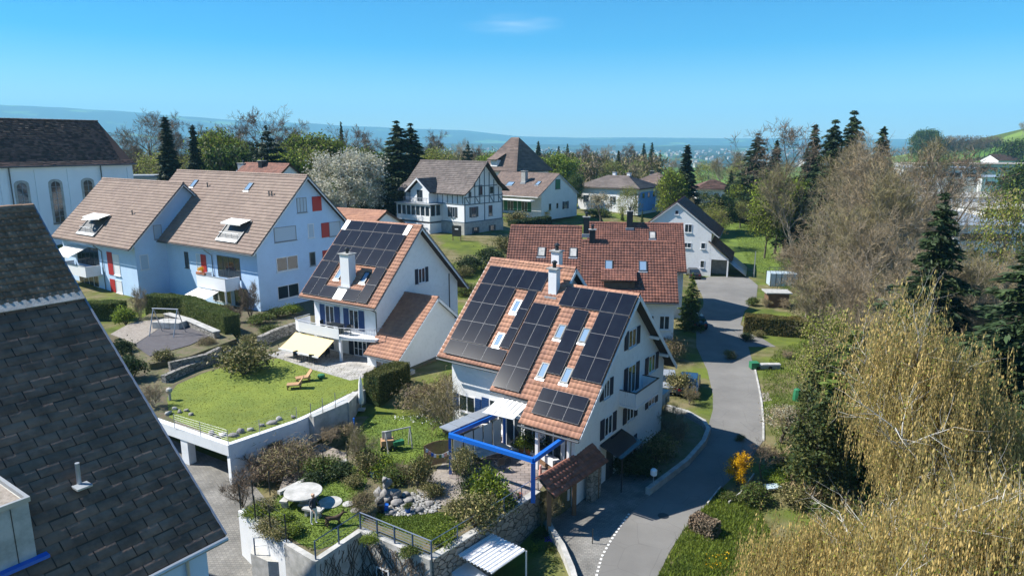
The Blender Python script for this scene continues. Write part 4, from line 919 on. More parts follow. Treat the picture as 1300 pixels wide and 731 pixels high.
b.box((-Lc/2, -7.1, 16.3), (Lc-.8, .2, .5)); b.build('pilaster', CHU)
for xx in (-5.3, -17.9): MB().mat('gutter').tube((xx, -7.3, 16.4), (xx, -7.3, 3), .09, n=7).build('downpipe', CHU)
MB().mat('gutter').tube((-Lc, -7.8, 16.5), (.2, -7.8, 16.5), .1, n=7).build('gutter', CHU)
def arch(root, xc, z0, z1, W_, y=-7.0):
    rad = W_/2; pts = [(xc-rad, z0), (xc+rad, z0)]+[(xc+rad*cos(t), z1-rad+rad*sin(t)) for t in np.linspace(0, pi, 13)]
    def ring(ex, yy, key, nm, par, th):
        m = MB().mat(key); pp = [(xc+(a-xc)*(1+ex/rad), z0-ex*(1 if c == z0 else 0)+(c-z0)*1.0+(ex if c > z1-rad else 0)) for a, c in pts]
        n_ = len(pp); m.add([(a, yy, c) for a, c in pp]+[(a, yy+th, c) for a, c in pp], [tuple(range(n_))]+[(i, n_+i, n_+(i+1) % n_, (i+1) % n_) for i in range(n_)]); return m.build(nm, par)
    f = ring(.35, y-.05, 'conc', 'window', root, .1); ring(0, y-.08, 'glass', 'pane', f, .05)
    m = MB().mat('fgrey'); m.box((xc, y-.1, (z0+z1)/2), (.06, .05, z1-z0)); 
    for i in range(int((z1-z0)/.9)): m.box((xc, y-.1, z0+.9*(i+1)), (W_, .05, .05))
    m.build('glazing_bar', f); MB().mat('gutter').box((xc, y-.15, z0-.15), (W_+.7, .3, .15)).build('sill', f)
for xc in (-7.4, -12.0, -16.5, -21): arch(CHU, xc, 8.0, 14.2, 1.25)
# its bell tower stands outside the picture and shades the nave roof
TW = thing('bell_tower', 'square white bell tower of the church, standing beyond the left picture edge', 'tower', (-96.0, 116.5, 0), .96)
MB().mat('church').box((0, 0, 16), (6.5, 6.5, 34)).build('wall', TW); a = NPM(); hip(a, -3.8, 3.8, -3.8, 3.8, 33, 42, 'tileC'); a.build('roof', TW)
# ================================================================ industrial quarter on the right
def works(name, label, px, py_top, Y, w_, d_, h_, th, wall, roof, sign=1, wins=True, rows=1):
    x, y, z = atY(px, py_top, Y); H = thing(name, label, 'industrial building', (x, y, 0), th)
    MB().mat(wall).box((0, d_/2, z-h_/2), (w_, d_, h_)).build('wall', H)
    MB().mat(roof).box((0, d_/2, z+.15), (w_+.6, d_+.6, .3)).build('roof', H)
    if wins:
        n_ = int(w_/4)
        for rw in range(rows):
            for i in range(n_): fwin(H, 0, -w_/2+1+i*(w_-1)/n_, z-2.6-rw*3.2, (w_-1)/n_-.8, 1.4, fr='fgrey', sill=False)
    return H
works('factory_hall', 'long cream factory hall with dark grey roof at the foot of the hill', 1262, 209, 330, 70, 26, 9, -.15, 'concl', 'gravel', rows=1)
works('factory_block', 'white factory block with flat roof and band windows, right of the cream hall', 1290, 226, 240, 22, 16, 8, -.1, 'white', 'zinc')
works('workshop', 'red-brown workshop below the cream factory hall', 1240, 231, 250, 16, 9, 5, -.1, 'shutr', 'tileC', wins=False)
works('warehouse', 'white warehouse wall partly screened by bare branches', 1195, 214, 210, 20, 14, 11, -.3, 'white', 'zinc')
works('warehouse', 'pale blue-grey shed roof nearest the bare oak with the green crown', 1232, 252, 170, 26, 20, 7, -.15, 'white', 'concl')
works('office_block', 'white two-storey works office at the right picture edge', 1270, 288, 120, 15, 14, 7.5, -.1, 'white', 'zinc', rows=2)
works('warehouse', 'low hall with shallow grey metal roof in front of the white works office', 1215, 283, 125, 16, 30, 5, -.2, 'conc', 'zinc')
works('warehouse', 'white hall with bright roof at the right edge behind the works office', 1300, 268, 150, 16, 22, 7, -.1, 'white', 'concl')
HQ = mini_house('hillside_barn', 'dark barn roof with white end just above the cream factory hall', *atY(1285, 196, 420)[:2], .2, 16, 7, 7, atY(1285, 196, 420)[2], .5, 2, 'tileC', 'big', ovs=.3, cat='barn')
# ================================================================ ground sheets (roads, terraces, lawns)
def px_poly(pts, z): return [at(x, y, z)[:2] for x, y in pts]
def smooth_poly(p, it=2):
    for _ in range(it):
        q = []
        for i in range(len(p)):
            a = p[i]; b = p[(i+1) % len(p)]; q += [(a[0]*.75+b[0]*.25, a[1]*.75+b[1]*.25), (a[0]*.25+b[0]*.75, a[1]*.25+b[1]*.75)]
        p = q
    return p
from mathutils.geometry import tessellate_polygon, delaunay_2d_cdt
def sheet(name, poly, z, key, parent=None, step=1.2, follow=False, dz=.02):
    """flat or terrain-following sheet inside a polygon"""
    if not follow:
        tri = tessellate_polygon([[Vector((x, y, 0)) for x, y in poly]]); m = MB().mat(key)
        vs = [(x, y, z) for x, y in poly]; fs = []
        for t in tri:
            a, b, c = [vs[i] for i in t]; cr = (b[0]-a[0])*(c[1]-a[1])-(b[1]-a[1])*(c[0]-a[0]); fs.append(t if cr > 0 else t[::-1])
        m.add(vs, fs); o = m.build(name, parent)
    else:
        P = []
        for i in range(len(poly)):
            a = np.array(poly[i]); b = np.array(poly[(i+1) % len(poly)]); n_ = max(1, int(np.linalg.norm(b-a)/step))
            P += [tuple(a+(b-a)*j/n_) for j in range(n_)]
        nb = len(P); xs = [p[0] for p in P]; ys = [p[1] for p in P]
        G = [Vector(p) for p in P]
        for x in np.arange(min(xs), max(xs), step):
            for y in np.arange(min(ys), max(ys), step):
                ins = False; j = nb-1
                for i in range(nb):
                    if (P[i][1] > y) != (P[j][1] > y) and x < (P[j][0]-P[i][0])*(y-P[i][1])/(P[j][1]-P[i][1])+P[i][0]: ins = not ins
                    j = i
                if ins: G.append(Vector((x, y)))
        vo, eo, fo, _, _, _ = delaunay_2d_cdt(G, [(i, (i+1) % nb) for i in range(nb)], [], 1, 1e-4)
        V = [(v.x, v.y, tz(v.x, v.y)+dz) for v in vo]; F_ = [tuple(f) for f in fo]
        F2 = []
        for f in F_:
            a, b, c = [V[i] for i in f[:3]]; cr = (b[0]-a[0])*(c[1]-a[1])-(b[1]-a[1])*(c[0]-a[0]); F2.append(f if cr > 0 else f[::-1])
        o = MB().mat(key).add(V, F2).build(name, parent)
    return meta(o, kind='structure')
# road: centre strip from the bottom edge up to the white garage house
R_ = [(835,731),(850,700),(868,672),(893,645),(915,620),(936,600),(955,580),(968,560),(968,530),(966,510),(963,490),(957,465),(950,440),(985,440),(940,412),(945,395),(960,380),(962,362),(950,352),(935,351),(900,351),(880,356),(868,372),(878,392),(884,412),(884,440),(898,470),(905,500),(905,520),(898,545),(880,580),(856,604),(812,640),(790,662),(772,690),(760,731)]
R_ = [(880,800)]+R_+[(745,800)]
Zr = -1.0
sheet('road', px_poly(R_, Zr+.03), Zr+.03, 'asph')
sheet('forecourt', px_poly([(745,800),(760,731),(772,690),(790,662),(812,640),(856,604),(880,580),(898,545),(872,528),(845,520),(800,560),(740,600),(700,640),(692,656),(715,700),(728,731),(745,800)][:-1], Zr+.022), Zr+.022, 'cobble')
# dashed edge line of small stones
ml = MB().mat('mark'); pa = [(757,731),(764,706),(774,688),(787,668),(800,650)]
W_ = [at(x, y, Zr+.034) for x, y in pa]
for a, b in zip(W_[:-1], W_[1:]):
    a = np.array(a); b = np.array(b); L = np.linalg.norm(b-a); n_ = max(1, int(L/.32))
    for i in range(n_): p = a+(b-a)*(i+.3)/n_; ml.box(p+(0, 0, .004), (.16, .12, .012), atan2(b[1]-a[1], b[0]-a[0]))
meta(ml.build('edge_marking'), kind='structure')
mh = MB().mat('zdark').tube((*at(842, 655, Zr)[:2], Zr+.033), (*at(842, 655, Zr)[:2], Zr+.038), .32, n=20); meta(mh.build('manhole_cover'), 'round manhole cover in the road asphalt near the dashed edge', 'manhole cover')
def wall_path(name, label, pts, th, z0, z1, key, cat='wall', kind=None, cap=None, group=None):
    m = MB().mat(key)
    for i, (a, b) in enumerate(zip(pts[:-1], pts[1:])):
        a = np.array(a[:2]); b = np.array(b[:2]); u = (b-a)/np.linalg.norm(b-a); n = np.array([-u[1], u[0]])*th/2; e = u*(th/2 if i else 0)
        q = [a-n-e, b-n, b+n, a+n-e]; zb = z0 if not callable(z0) else z0(*a); zt = z1
        m.prism([tuple(p) for p in q], zb, zt+.0015*i)
        if cap: m.mat(cap); n2 = n*1.35; m.prism([tuple(p) for p in (a-n2-e, b-n2, b+n2, a+n2-e)], zt+.0015*i, zt+.06+.0015*i); m.mat(key)
    return meta(m.build(name), label, cat, group)
# kerb of the road and curved low wall of the front bed
def A(x, y, z=Zr): return at(x, y, z)
wall_path('kerb_stone', 'row of kerb stones along the grass on the right side of the road', [A(*p) for p in ((957,462),(963,490),(967,512),(969,535),(969,560))], .14, Zr-.2, Zr+.09, 'concl', 'kerb')
wall_path('garden_wall', 'curved low wall around the shaded front bed beside the gable', [A(*p) for p in ((845,520),(872,528),(893,540),(899,550),(893,566),(872,590),(846,610),(822,628))], .3, Zr-.3, Zr+.45, 'conc')
sheet('front_bed', px_poly([(845,522),(872,530),(891,541),(896,550),(890,566),(868,590),(838,606),(805,600),(800,570),(825,535)], Zr+.25), Zr+.25, 'bed')
wall_path('boundary_wall', 'low pale wall between the shaded forecourt and the sunken planted bed', [A(*p, Zr) for p in ((686,648),(700,680),(714,702),(726,731),(742,790))], .28, -2.6, Zr+.5, 'concl')
# cobbled yard and drive following the slope
sheet('cobbled_yard', [at(x, y, -.6)[:2] for x, y in ((180,560),(300,600),(345,640),(380,690),(470,690),(600,720),(640,800),(200,800),(150,640))], 0, 'cobble', follow=True, step=1.0, dz=.03)
# ---- terraces
ZA, ZL = .9, 2.2      # garden terrace and upper lawn levels
tA_px = [(306,649),(364,690),(401,712),(458,674),(548,712),(640,655),(683,626)]
tA = px_poly(tA_px, ZA)
front = [loc2w(frame_of(8, 41.68, -.61), x, y)[:2] for x, y in ((-.9,-7.6),(-.9,-5.4),(-11.9,-4.2),(-11.9,6.0))]
c_mid = px_poly([(592,395),(515,470),(455,503),(440,587)], ZA)
m = MB().mat('bed').prism(tA+front+[c_mid[0]]+c_mid[1:]+[], -3.0, ZA)
terr = m.build('garden_terrace'); meta(terr, kind='structure')
mL = px_poly([(290,566),(205,537),(150,515),(95,440),(70,380),(180,345),(330,400),(395,385),(478,459),(600,400),(590,380)], ZL)
mL = px_poly([(290,566),(377,536),(403,524),(452,500),(515,466)], ZL)+[loc2w(frame_of(-7.73, 58.65, -.554), x, y)[:2] for x, y in ((3.0,-6.7),(3.0,5),(-8.5,5.9))]+px_poly([(395,372),(250,395),(120,430),(150,505),(205,537)], ZL)
MB().mat('soil').prism(mL, ZL-.6, ZL).build('upper_terrace')['kind'] = 'structure'
# solid earth behind the garage front
gx = [np.array(at(290,566,ZL)[:2]), np.array(at(205,537,ZL)[:2])]
gu = (gx[1]-gx[0])/np.linalg.norm(gx[1]-gx[0]); gn = np.array([-gu[1], gu[0]]); gn = gn if gn[1] > 0 else -gn
GR = thing('underground_garage', 'concrete garage under the lawn with wide dark opening and white fascia', 'garage')
wr = [np.array(p) for p in px_poly([(290,566),(377,536),(403,524),(452,500)], ZL)]
zin = ZL-.62
b = MB().mat('white2')
p0 = gx[0]; p1 = gx[0]+gu*16
b.prism([tuple(p0-gn*.07-gu*.06), tuple(p1-gn*.07), tuple(p1+gn*.3), tuple(p0+gn*.3)], zin, ZL+.08); b.build('fascia', GR)
b = MB().mat('white2')
for a_, c_ in zip(wr[:-1], wr[1:]):
    u = (c_-a_)/np.linalg.norm(c_-a_); n = np.array([-u[1], u[0]])*.3; b.prism([tuple(a_-n*.2), tuple(c_-n*.2), tuple(c_+n), tuple(a_+n)], -1.6, ZL+.081)
b.build('wall', GR)
for s in (4.1, 9.6):
    q = p0+gu*s; b = MB().mat('white2').prism([tuple(q), tuple(q+gu*.7), tuple(q+gu*.7+gn*.5), tuple(q+gn*.5)], -1.2, zin-.002); b.build('pillar', GR)
q = MB().mat('conc'); q.prism([tuple(p0+gn*6), tuple(p1+gn*6), tuple(p1+gn*6.3), tuple(p0+gn*6.3)], -1.2, zin-.01); q.prism([tuple(p0+gu*.1+gn*.3), tuple(p1+gn*.3), tuple(p1+gn*6), tuple(p0+gu*.1+gn*6)], zin-.3, zin-.004); q.build('inner_wall', GR)
u = (wr[1]-wr[0])/np.linalg.norm(wr[1]-wr[0]); o = np.array([*(wr[0]+u*2.35+np.array([u[1], -u[0]])*.065), .35]); wframe(GR, o, (u[0], u[1], 0), (u[1], -u[0], 0), 1.15, 1.15, fr='concl')
# lawn, path, patio surfaces on the upper terrace
sheet('upper_lawn', smooth_poly(px_poly([(292,562),(375,533),(400,520),(448,497),(478,480),(452,470),(400,460),(372,452),(300,462),(262,472),(225,488),(212,505),(215,530)], ZL), 0), ZL+.012, 'lawn')
sheet('patio', px_poly([(338,450),(385,438),(400,425),(480,455),(470,478),(445,483),(400,470)], ZL), ZL+.018, 'pave')
sheet('upper_garden', px_poly([(300,430),(395,395),(400,430),(340,450),(300,468),(240,478),(200,500),(185,480),(230,455),(270,440)], ZL), ZL+.007, 'bed')
# garden terrace surfaces
sheet('garden_lawn', smooth_poly(px_poly([(452,548),(470,526),(520,514),(560,512),(600,528),(570,556),(562,580),(520,592),(470,582),(445,565)], ZA), 1), ZA+.012, 'lawnB')
sheet('lower_lawn', smooth_poly(px_poly([(345,632),(400,596),(445,588),(470,600),(455,640),(470,655),(430,690),(395,700),(345,665)], ZA), 1), ZA+.012, 'lawnB')
sheet('pond_lawn', smooth_poly(px_poly([(478,650),(500,655),(560,650),(590,648),(600,660),(560,690),(500,672),(475,665)], ZA), 1), ZA+.013, 'lawnB')
sheet('pergola_floor', px_poly([(570,606),(640,640),(683,624),(735,560),(660,535),(600,545),(580,580)], ZA), ZA+.016, 'pavep')
sheet('garden_path', px_poly([(528,622),(560,590),(575,575),(580,600),(625,640),(590,650),(560,640)], ZA), ZA+.009, 'gravel')
sheet('gravel_path', px_poly([(352,628),(390,606),(440,587),(440,575),(408,562),(385,575),(360,605)], ZA-.6), ZA-.6, 'gravel')
# retaining walls of the garden terrace
tw = [at(x, y, ZA) for x, y in tA_px]
wall_path('retaining_wall', 'smooth white retaining wall with fence on top beside the cobbled drive', [tw[0], tw[1]], .3, -2.4, ZA+.12, 'white2')
wall_path('retaining_wall', 'retaining wall with creeper branches in shade, below the white stair railing', [tw[1], tw[2], tw[3]], .3, -4, ZA+.10, 'concl')
cw = wall_path('retaining_wall', 'creeper-covered retaining wall with small white window under the steel railing', [tw[3], tw[4]], .3, -4, ZA+.14, 'concl')
wall_path('retaining_wall', 'retaining wall under the olive bushes rising towards the blue pergola post', [tw[4], tw[5], tw[6]], .3, -4, ZA+.16, 'stone', cap='concl')
wall_path('garden_kerb', 'pale blue-grey kerb wall between gravel path and person lawn', [at(354,628,ZA), at(441,587,ZA)], .25, -.6, ZA+.22, 'concl')
a_, c_ = np.array(tw[3][:2]), np.array(tw[4][:2]); u = (c_-a_)/np.linalg.norm(c_-a_); nrm = np.array([u[1], -u[0]])
o = np.array([*(a_+u*1.15+nrm*.15), -1.35]); wn = wframe(cw, o, (u[0], u[1], 0), (nrm[0], nrm[1], 0), .85, .85)
# low lawn wall with glass screens and the planted dark wall under the hedge
wall_path('lawn_parapet', 'low grey parapet with glass screens at the lawn corner', [at(395,531,ZL), at(440,512,ZL), at(452,500,ZL)], .5, ZA-.3, ZL+.18, 'concl')
wall_path('hedge_wall', 'dark stained retaining wall below the clipped hedge and folded parasol', [at(452,500,ZL), at(485,486,ZL), at(525,470,ZL)], .35, ZA-.4, ZL+.1, 'conc')
wall_path('boulder_wall', 'dry stone block wall behind the lawn shrub, left of the yellow awning', [at(330,440,ZL), at(356,428,ZL), at(388,418,ZL)], .5, ZL-.3, ZL+.95, 'stone')
wall_path('boulder_wall', 'dark block wall at the back left of the lawn', [at(208,486,ZL), at(240,472,ZL), at(296,452,ZL)], .4, ZL-.3, ZL+.6, 'stone')
wall_path('boulder_wall', 'second block wall one step above the back left of the lawn', [at(215,466,ZL+.6), at(262,455,ZL+.6), at(280,446,ZL+.6)], .4, ZL-.3, ZL+1.0, 'stone')
# playground court
zc = 2.3
sheet('court', px_poly([(170,438),(205,415),(232,408),(272,424),(240,438),(190,452)], zc+.45), zc+.45, 'court')
MB().mat('bed').prism(px_poly([(165,446),(150,420),(190,398),(230,398),(290,418),(300,430),(240,452),(190,462)], zc+.4), .5, zc+.4).build('court_bed')['kind'] = 'structure'
sheet('court_path', px_poly([(140,424),(165,410),(205,404),(206,414),(172,436)], zc+.43), zc+.43, 'gravel')
wall_path('court_wall', 'long grey block wall edging the dark play court under the hedge', [at(212,404,zc+.5), at(240,412,zc+.5), at(276,428,zc+.5)], .5, zc, zc+1.0, 'stone', cap='concl')
b = MB().mat('concl'); x, y, _ = at(213, 415, zc+.45); b.prism([(x-1.2, y-.5), (x+1.5, y-.9), (x+1.9, y+.6), (x-.8, y+1.0)], zc+.4, zc+1.05); ob = b.build('table_block'); meta(ob, 'grey concrete play block beside the swing frame on the court', 'concrete block')
# yard carport with white corrugated roof
ZT = .55
cp = [np.array(at(x, y, ZT)) for x, y in ((577, 702), (621, 675), (668, 698), (627, 731))]
CPT = thing('carport', 'small carport with white corrugated roof in the sunken yard', 'carport', (0, 0, 0))
u = cp[2]-cp[1]; v = cp[0]-cp[1]; nr = 11; V = []; F_ = []
uu = np.linspace(0, 1, nr*8+1)
for s in uu:
    for t in (0, 1): p = cp[1]+u*s*1.0+v*t; V.append((p[0], p[1], ZT+.035*(1 if (s*nr) % 1 < .55 else -1)))
for i in range(len(uu)-1): F_.append((2*i, 2*i+1, 2*i+3, 2*i+2))
MB().mat('frame').add(V, F_).build('roof', CPT)
q = MB().mat('white')
for i in (0, 1, 2, 3): q2 = MB().mat('frame').tube((cp[i][0], cp[i][1], -2.3), (cp[i][0], cp[i][1], ZT-.05), .05, n=6); q2.build('post', CPT)
MB().mat('white2').prism([tuple(at(560,712,-.2)[:2]), tuple(at(580,703,-.2)[:2]), tuple(at(640,745,-.2)[:2]), tuple(at(620,775,-.2)[:2])], -2.6, -.2).build('side_wall', CPT)
# tiled canopy along the edge of the pergola terrace
TC = thing('tiled_canopy', 'narrow red-brown tiled canopy roof on stone posts beside the blue pergola', 'canopy', (0, 0, 0))
tc = [np.array(atY(x, y, Y)) for x, y, Y in ((683, 605, 35.3), (765, 563, 41.4), (776, 580, 40.9), (697, 636, 34.2))]
for i in (0, 1): tc[i] = np.array(at(*((683, 605), (752, 562))[i], 2.3))
for i in (2, 3): tc[i] = np.array(at(*((0, 0), (0, 0), (766, 583), (697, 637))[i], 1.45))
r = NPM(); uvec = tc[1]-tc[0]; vvec = tc[3]-tc[0]; vvec = vvec-uvec*(vvec@uvec)/(uvec@uvec); n = np.cross(uvec, vvec); n = n if n[2] > 0 else -n
fl = np.cross(uvec, vvec)[2] < 0
r.slab(tc[0], tc[1], tc[1]+vvec, tc[0]+vvec, n, .12, 'under'); Vv, Ff = tiles_np(tc[0], uvec, vvec, n, np.linalg.norm(uvec), np.linalg.norm(vvec), du=.3, dv=.36, wave=.07, lip=.04)
r.add(Vv, Ff, 'tileE'); 
vb = -vvec.copy(); vb[2] = -abs(vvec[2]); r.slab(tc[0], tc[1], tc[1]+vb*.5, tc[0]+vb*.5, np.array([-n[0], -n[1], n[2]]), .1, 'tileE'); r.build('roof', TC)
for s in (.05, .5, .95):
    p = tc[0]+uvec*s+vvec*.5; MB().mat('wood').box((p[0], p[1], .1), (.24, .24, 3.0)).build('post', TC)
p = tc[0]+uvec*.8+vvec*.6; MB().mat('stone').prism([tuple((p+uvec*.0)[:2]), tuple((p+uvec*.2)[:2]), tuple((p+uvec*.2-vvec*.3)[:2]), tuple((p-vvec*.3)[:2])], -1.2, 1.0).build('side_wall', TC)
# ================================================================ vegetation makers
def unitv(a): return a/np.maximum(np.linalg.norm(a, axis=-1, keepdims=True), 1e-9)
def leafquads(C, size, asp=.5, axis=None, jit=.35, nd=None):
    """rhombic leaves centred on C; axis = preferred long direction"""
    n = len(C); r_ = np.random.default_rng(n)
    a = unitv(r_.normal(size=(n, 3)))
    if axis is not None: a = unitv(np.asarray(axis)+a*jit)
    b = unitv(np.cross(a, r_.normal(size=(n, 3)))); s = (np.asarray(size)*r_.uniform(.65, 1.35, n))[:, None]
    V = np.stack([C-a*s, C+b*s*asp, C+a*s, C-b*s*asp], 1).reshape(-1, 3); F = np.arange(4*n).reshape(n, 4); return V, F
def tubes(S, n=5):
    """S rows: x0..z0,x1..z1,r0,r1 -> tube sides"""
    S = np.asarray(S, float); p0, p1, r0, r1 = S[:, :3], S[:, 3:6], S[:, 6], S[:, 7]; d = unitv(p1-p0)
    up = np.where(np.abs(d[:, 2:3]) < .9, np.array([[0, 0, 1.]]), np.array([[1., 0, 0]])); a = unitv(np.cross(d, up)); b = np.cross(d, a)
    t = np.arange(n)*2*pi/n; c, s = np.cos(t)[None, :, None], np.sin(t)[None, :, None]
    R0 = p0[:, None]+(a[:, None]*c+b[:, None]*s)*r0[:, None, None]; R1 = p1[:, None]+(a[:, None]*c+b[:, None]*s)*r1[:, None, None]
    V = np.concatenate([R0, R1], 1).reshape(-1, 3); k = len(S); base = (np.arange(k)*2*n)[:, None]; i = np.arange(n)[None]; j = (i+1) % n
    return V, np.stack([base+i, base+j, base+n+j, base+n+i], -1).reshape(-1, 4)
def skeleton(seed, H=10., spread=.45, levels=4, up=.25, first=.3, kids=(9, 6, 5, 4), r0=.22, wob=.12, lenf=(.5, .5, .55, .6), stems=1, flat=0.):
    R = random.Random(seed); segs = []; tips = []
    def nrm(v): l = sqrt(sum(a*a for a in v)) or 1; return [a/l for a in v]
    def grow(p, d, L, r, lev, n_):
        st = L/n_; pts = [p]; dd = d
        for i in range(n_):
            dd = nrm([dd[0]+R.gauss(0, wob), dd[1]+R.gauss(0, wob), dd[2]+R.gauss(0, wob)+(up*.12 if lev else .05)])
            q = [p[j]+dd[j]*st for j in range(3)]; ra = r*(1-.75*i/n_); rb = r*(1-.75*(i+1)/n_)
            segs.append((*p, *q, ra, rb, lev)); p = q; pts.append((q, dd, rb))
        if lev >= levels: tips.append((p, dd)); return
        kn = kids[min(lev, len(kids)-1)]
        f0 = first if lev == 0 else .25
        for c in range(kn):
            t = f0+(1-f0)*(c+R.random())/kn; i = min(n_-1, int(t*n_)); q, d2, r2 = pts[i+1]
            az_ = R.random()*2*pi if lev else c*2.4+R.random()*.8
            an = spread*(1.5-.7*t)+R.gauss(0, .12) if lev == 0 else spread*1.25+R.gauss(0, .2)
            a = nrm([-d2[1]+1e-3, d2[0], 0]) if abs(d2[2]) < .97 else [cos(az_), sin(az_), 0]
            bq = [d2[1]*a[2]-d2[2]*a[1], d2[2]*a[0]-d2[0]*a[2], d2[0]*a[1]-d2[1]*a[0]]
            e = nrm([d2[j]*cos(an)+(a[j]*cos(az_)+bq[j]*sin(az_))*sin(an)+(up*.5 if j == 2 else 0) for j in range(3)])
            grow(list(q), e, L*lenf[min(lev, len(lenf)-1)]*(1.15-.5*t if lev == 0 else 1)*R.uniform(.75, 1.15), r2*.62, lev+1, max(3, n_-2))
        tips.append((p, dd))
    for s_ in range(stems):
        a = s_*2*pi/max(1, stems); d = nrm([.35*cos(a)*(stems > 1), .35*sin(a)*(stems > 1), 1]); grow([0., 0., -.3], d, H*R.uniform(.72, .8), r0/(1 if stems == 1 else 1.5), 0, 8)
    return np.array(segs), tips
def tree_meshes(name, segs, crownV, crownF, bark, leaf, min_lev=2, thin=.012):
    big = segs[segs[:, 8] < min_lev]; small = segs[segs[:, 8] >= min_lev]
    V, F = tubes(big[:, :8], 6); tm = np_mesh(name+'_trunk', V, F, [bark])
    P = []; Fq = []; n = 0
    if len(small):
        s2 = small[:, :8].copy(); s2[:, 6:8] = np.maximum(s2[:, 6:8], thin); V, F = tubes(s2, 3); P.append(V); Fq.append(F); n = len(V); mi = [np.zeros(len(F))]
    else: mi = []
    mats = [bark if len(small) else leaf[0] if isinstance(leaf, (list, tuple)) else leaf]
    ls = leaf if isinstance(leaf, (list, tuple)) else [leaf]
    cv = crownV if isinstance(crownV, list) else [crownV]; cf = crownF if isinstance(crownF, list) else [crownF]
    if not len(small): mats = []
    for a, b, l in zip(cv, cf, ls):
        if l not in mats: mats.append(l)
        P.append(a); Fq.append(b+n); n += len(a); mi.append(np.full(len(b), mats.index(l)))
    cm = np_mesh(name+'_crown', np.concatenate(P), np.concatenate(Fq), mats, np.concatenate(mi)); return tm, cm
PROTO = {}
def bare_proto(key, seed, leaf='twig', bark='barkp', ntw=9000, tl=.45, tw=.028, **kw):
    segs, tips = skeleton(seed, **kw); r_ = np.random.default_rng(seed)
    fine = segs[segs[:, 8] >= max(1, segs[:, 8].max()-1)]
    idx = r_.integers(0, len(fine), ntw); t = r_.random((ntw, 1)); p0, p1 = fine[idx, :3], fine[idx, 3:6]; c = p0+(p1-p0)*t
    d = unitv(unitv(p1-p0)*.9+r_.normal(size=(ntw, 3))*.6+np.array([0, 0, .25])); L = tl*r_.uniform(.5, 1.3, (ntw, 1))
    V, F = leafquads(c+d*L*.5, L[:, 0]*.5, asp=tw/tl, axis=d, jit=.05)
    PROTO[key] = tree_meshes(key, segs, V, F, bark, leaf); return segs
def crown_points(n, seed, rx, rz, zc, clumps=60, cr=.22, shell=.6, low=0.):
    r_ = np.random.default_rng(seed); d = unitv(r_.normal(size=(clumps, 3))); d[:, 2] = np.where(d[:, 2] < -.6, -d[:, 2], d[:, 2]); rad = r_.uniform(shell, 1.0, (clumps, 1))
    cc = d*rad*np.array([rx, rx, rz])+np.array([0, 0, zc]); w_ = r_.integers(0, clumps, n); sc = r_.uniform(.6, 1.3, clumps)[w_][:, None]
    g = r_.normal(size=(n, 3))*cr*rx*sc*np.array([1, 1, .75]); return cc[w_]+g
def leafy_proto(key, seed, leaf, bark='bark', n=9000, ls=.16, H=8., rx=3., rz=3.2, zc=5.2, clumps=70, cr=.2, asp=.55, thin=.02, **kw):
    kw.setdefault('levels', 3); kw.setdefault('kids', (8, 5, 4)); segs, tips = skeleton(seed, H=H*.92, **kw)
    C = crown_points(n, seed, rx, rz, zc, clumps, cr)
    if isinstance(leaf, (list, tuple)):
        k_ = np.random.default_rng(seed+5).random(n) < .5; V1, F1 = leafquads(C[k_], ls, asp); V2, F2 = leafquads(C[~k_], ls, asp); PROTO[key] = tree_meshes(key, segs, [V1, V2], [F1, F2], bark, leaf, thin=thin)
    else:
        V, F = leafquads(C, ls, asp); PROTO[key] = tree_meshes(key, segs, V, F, bark, leaf, thin=thin)
def conifer_proto(key, seed, leaf='needle', H=14., R=3.2, n_tier=26, per=9, droop=.35, q=26, ls=.20, taper=1.0, base=.06, irr=.2, upturn=.0, top=1.0, bark='bark', asp=.30):
    r_ = random.Random(seed); g_ = np.random.default_rng(seed); segs = [(0, 0, -.3, 0, 0, H*.5, .02*H, .012*H, 0), (0, 0, H*.5, 0, 0, H, .012*H, .02, 0)]; C = []; Ax = []
    for i in range(n_tier):
        t = i/(n_tier-1); z = H*(base+(1-base)*t**.93); L = R*((1-t)**taper*.96+.04)*r_.uniform(1-irr, 1+irr*.6)
        m_ = max(4, int(per*(1-.45*t)))
        for j in range(m_):
            az_ = j*2*pi/m_+i*1.3+r_.uniform(-.25, .25); l = L*r_.uniform(1-irr*1.3, 1.1); z0 = z+r_.uniform(-.2, .2)
            p = np.array([0, 0, z0]); k_ = 5; prev = p
            for s in range(1, k_+1):
                u = s/k_; q_ = np.array([cos(az_)*l*u, sin(az_)*l*u, z0-droop*l*u*(1-upturn*u)+.05]); segs.append((*prev, *q_, .035*(1.1-u)*H/14, .035*(1.05-u)*H/14, 1)); prev = q_
            nq = max(3, int(q*(l/R)+2)); u = g_.random(nq)**.75
            sidew = g_.normal(size=nq)*.30*l*(1-u*.55)*.7
            base_ = np.stack([cos(az_)*l*u-sin(az_)*sidew, sin(az_)*l*u+cos(az_)*sidew, z0-droop*l*u*(1-upturn*u)-np.abs(sidew)*.25+g_.normal(size=nq)*.05*l-.04], -1); C.append(base_)
            ax = np.stack([cos(az_)*np.ones(nq)-sin(az_)*np.sign(sidew)*.8, sin(az_)*np.ones(nq)+cos(az_)*np.sign(sidew)*.8, np.full(nq, -.35)], -1); Ax.append(ax)
    C = np.concatenate(C); Ax = unitv(np.concatenate(Ax)); V, F = leafquads(C, ls*H/14*1.25, asp, axis=Ax, jit=.35); V2, F2 = leafquads(C+g_.normal(size=C.shape)*.06, ls*H/14, asp*1.2, axis=Ax, jit=.6)
    PROTO[key] = tree_meshes(key, np.array(segs), [V, V2], [F, F2], bark, [leaf, leaf], min_lev=1, thin=.01)
NAT = {}   # natural height of a prototype
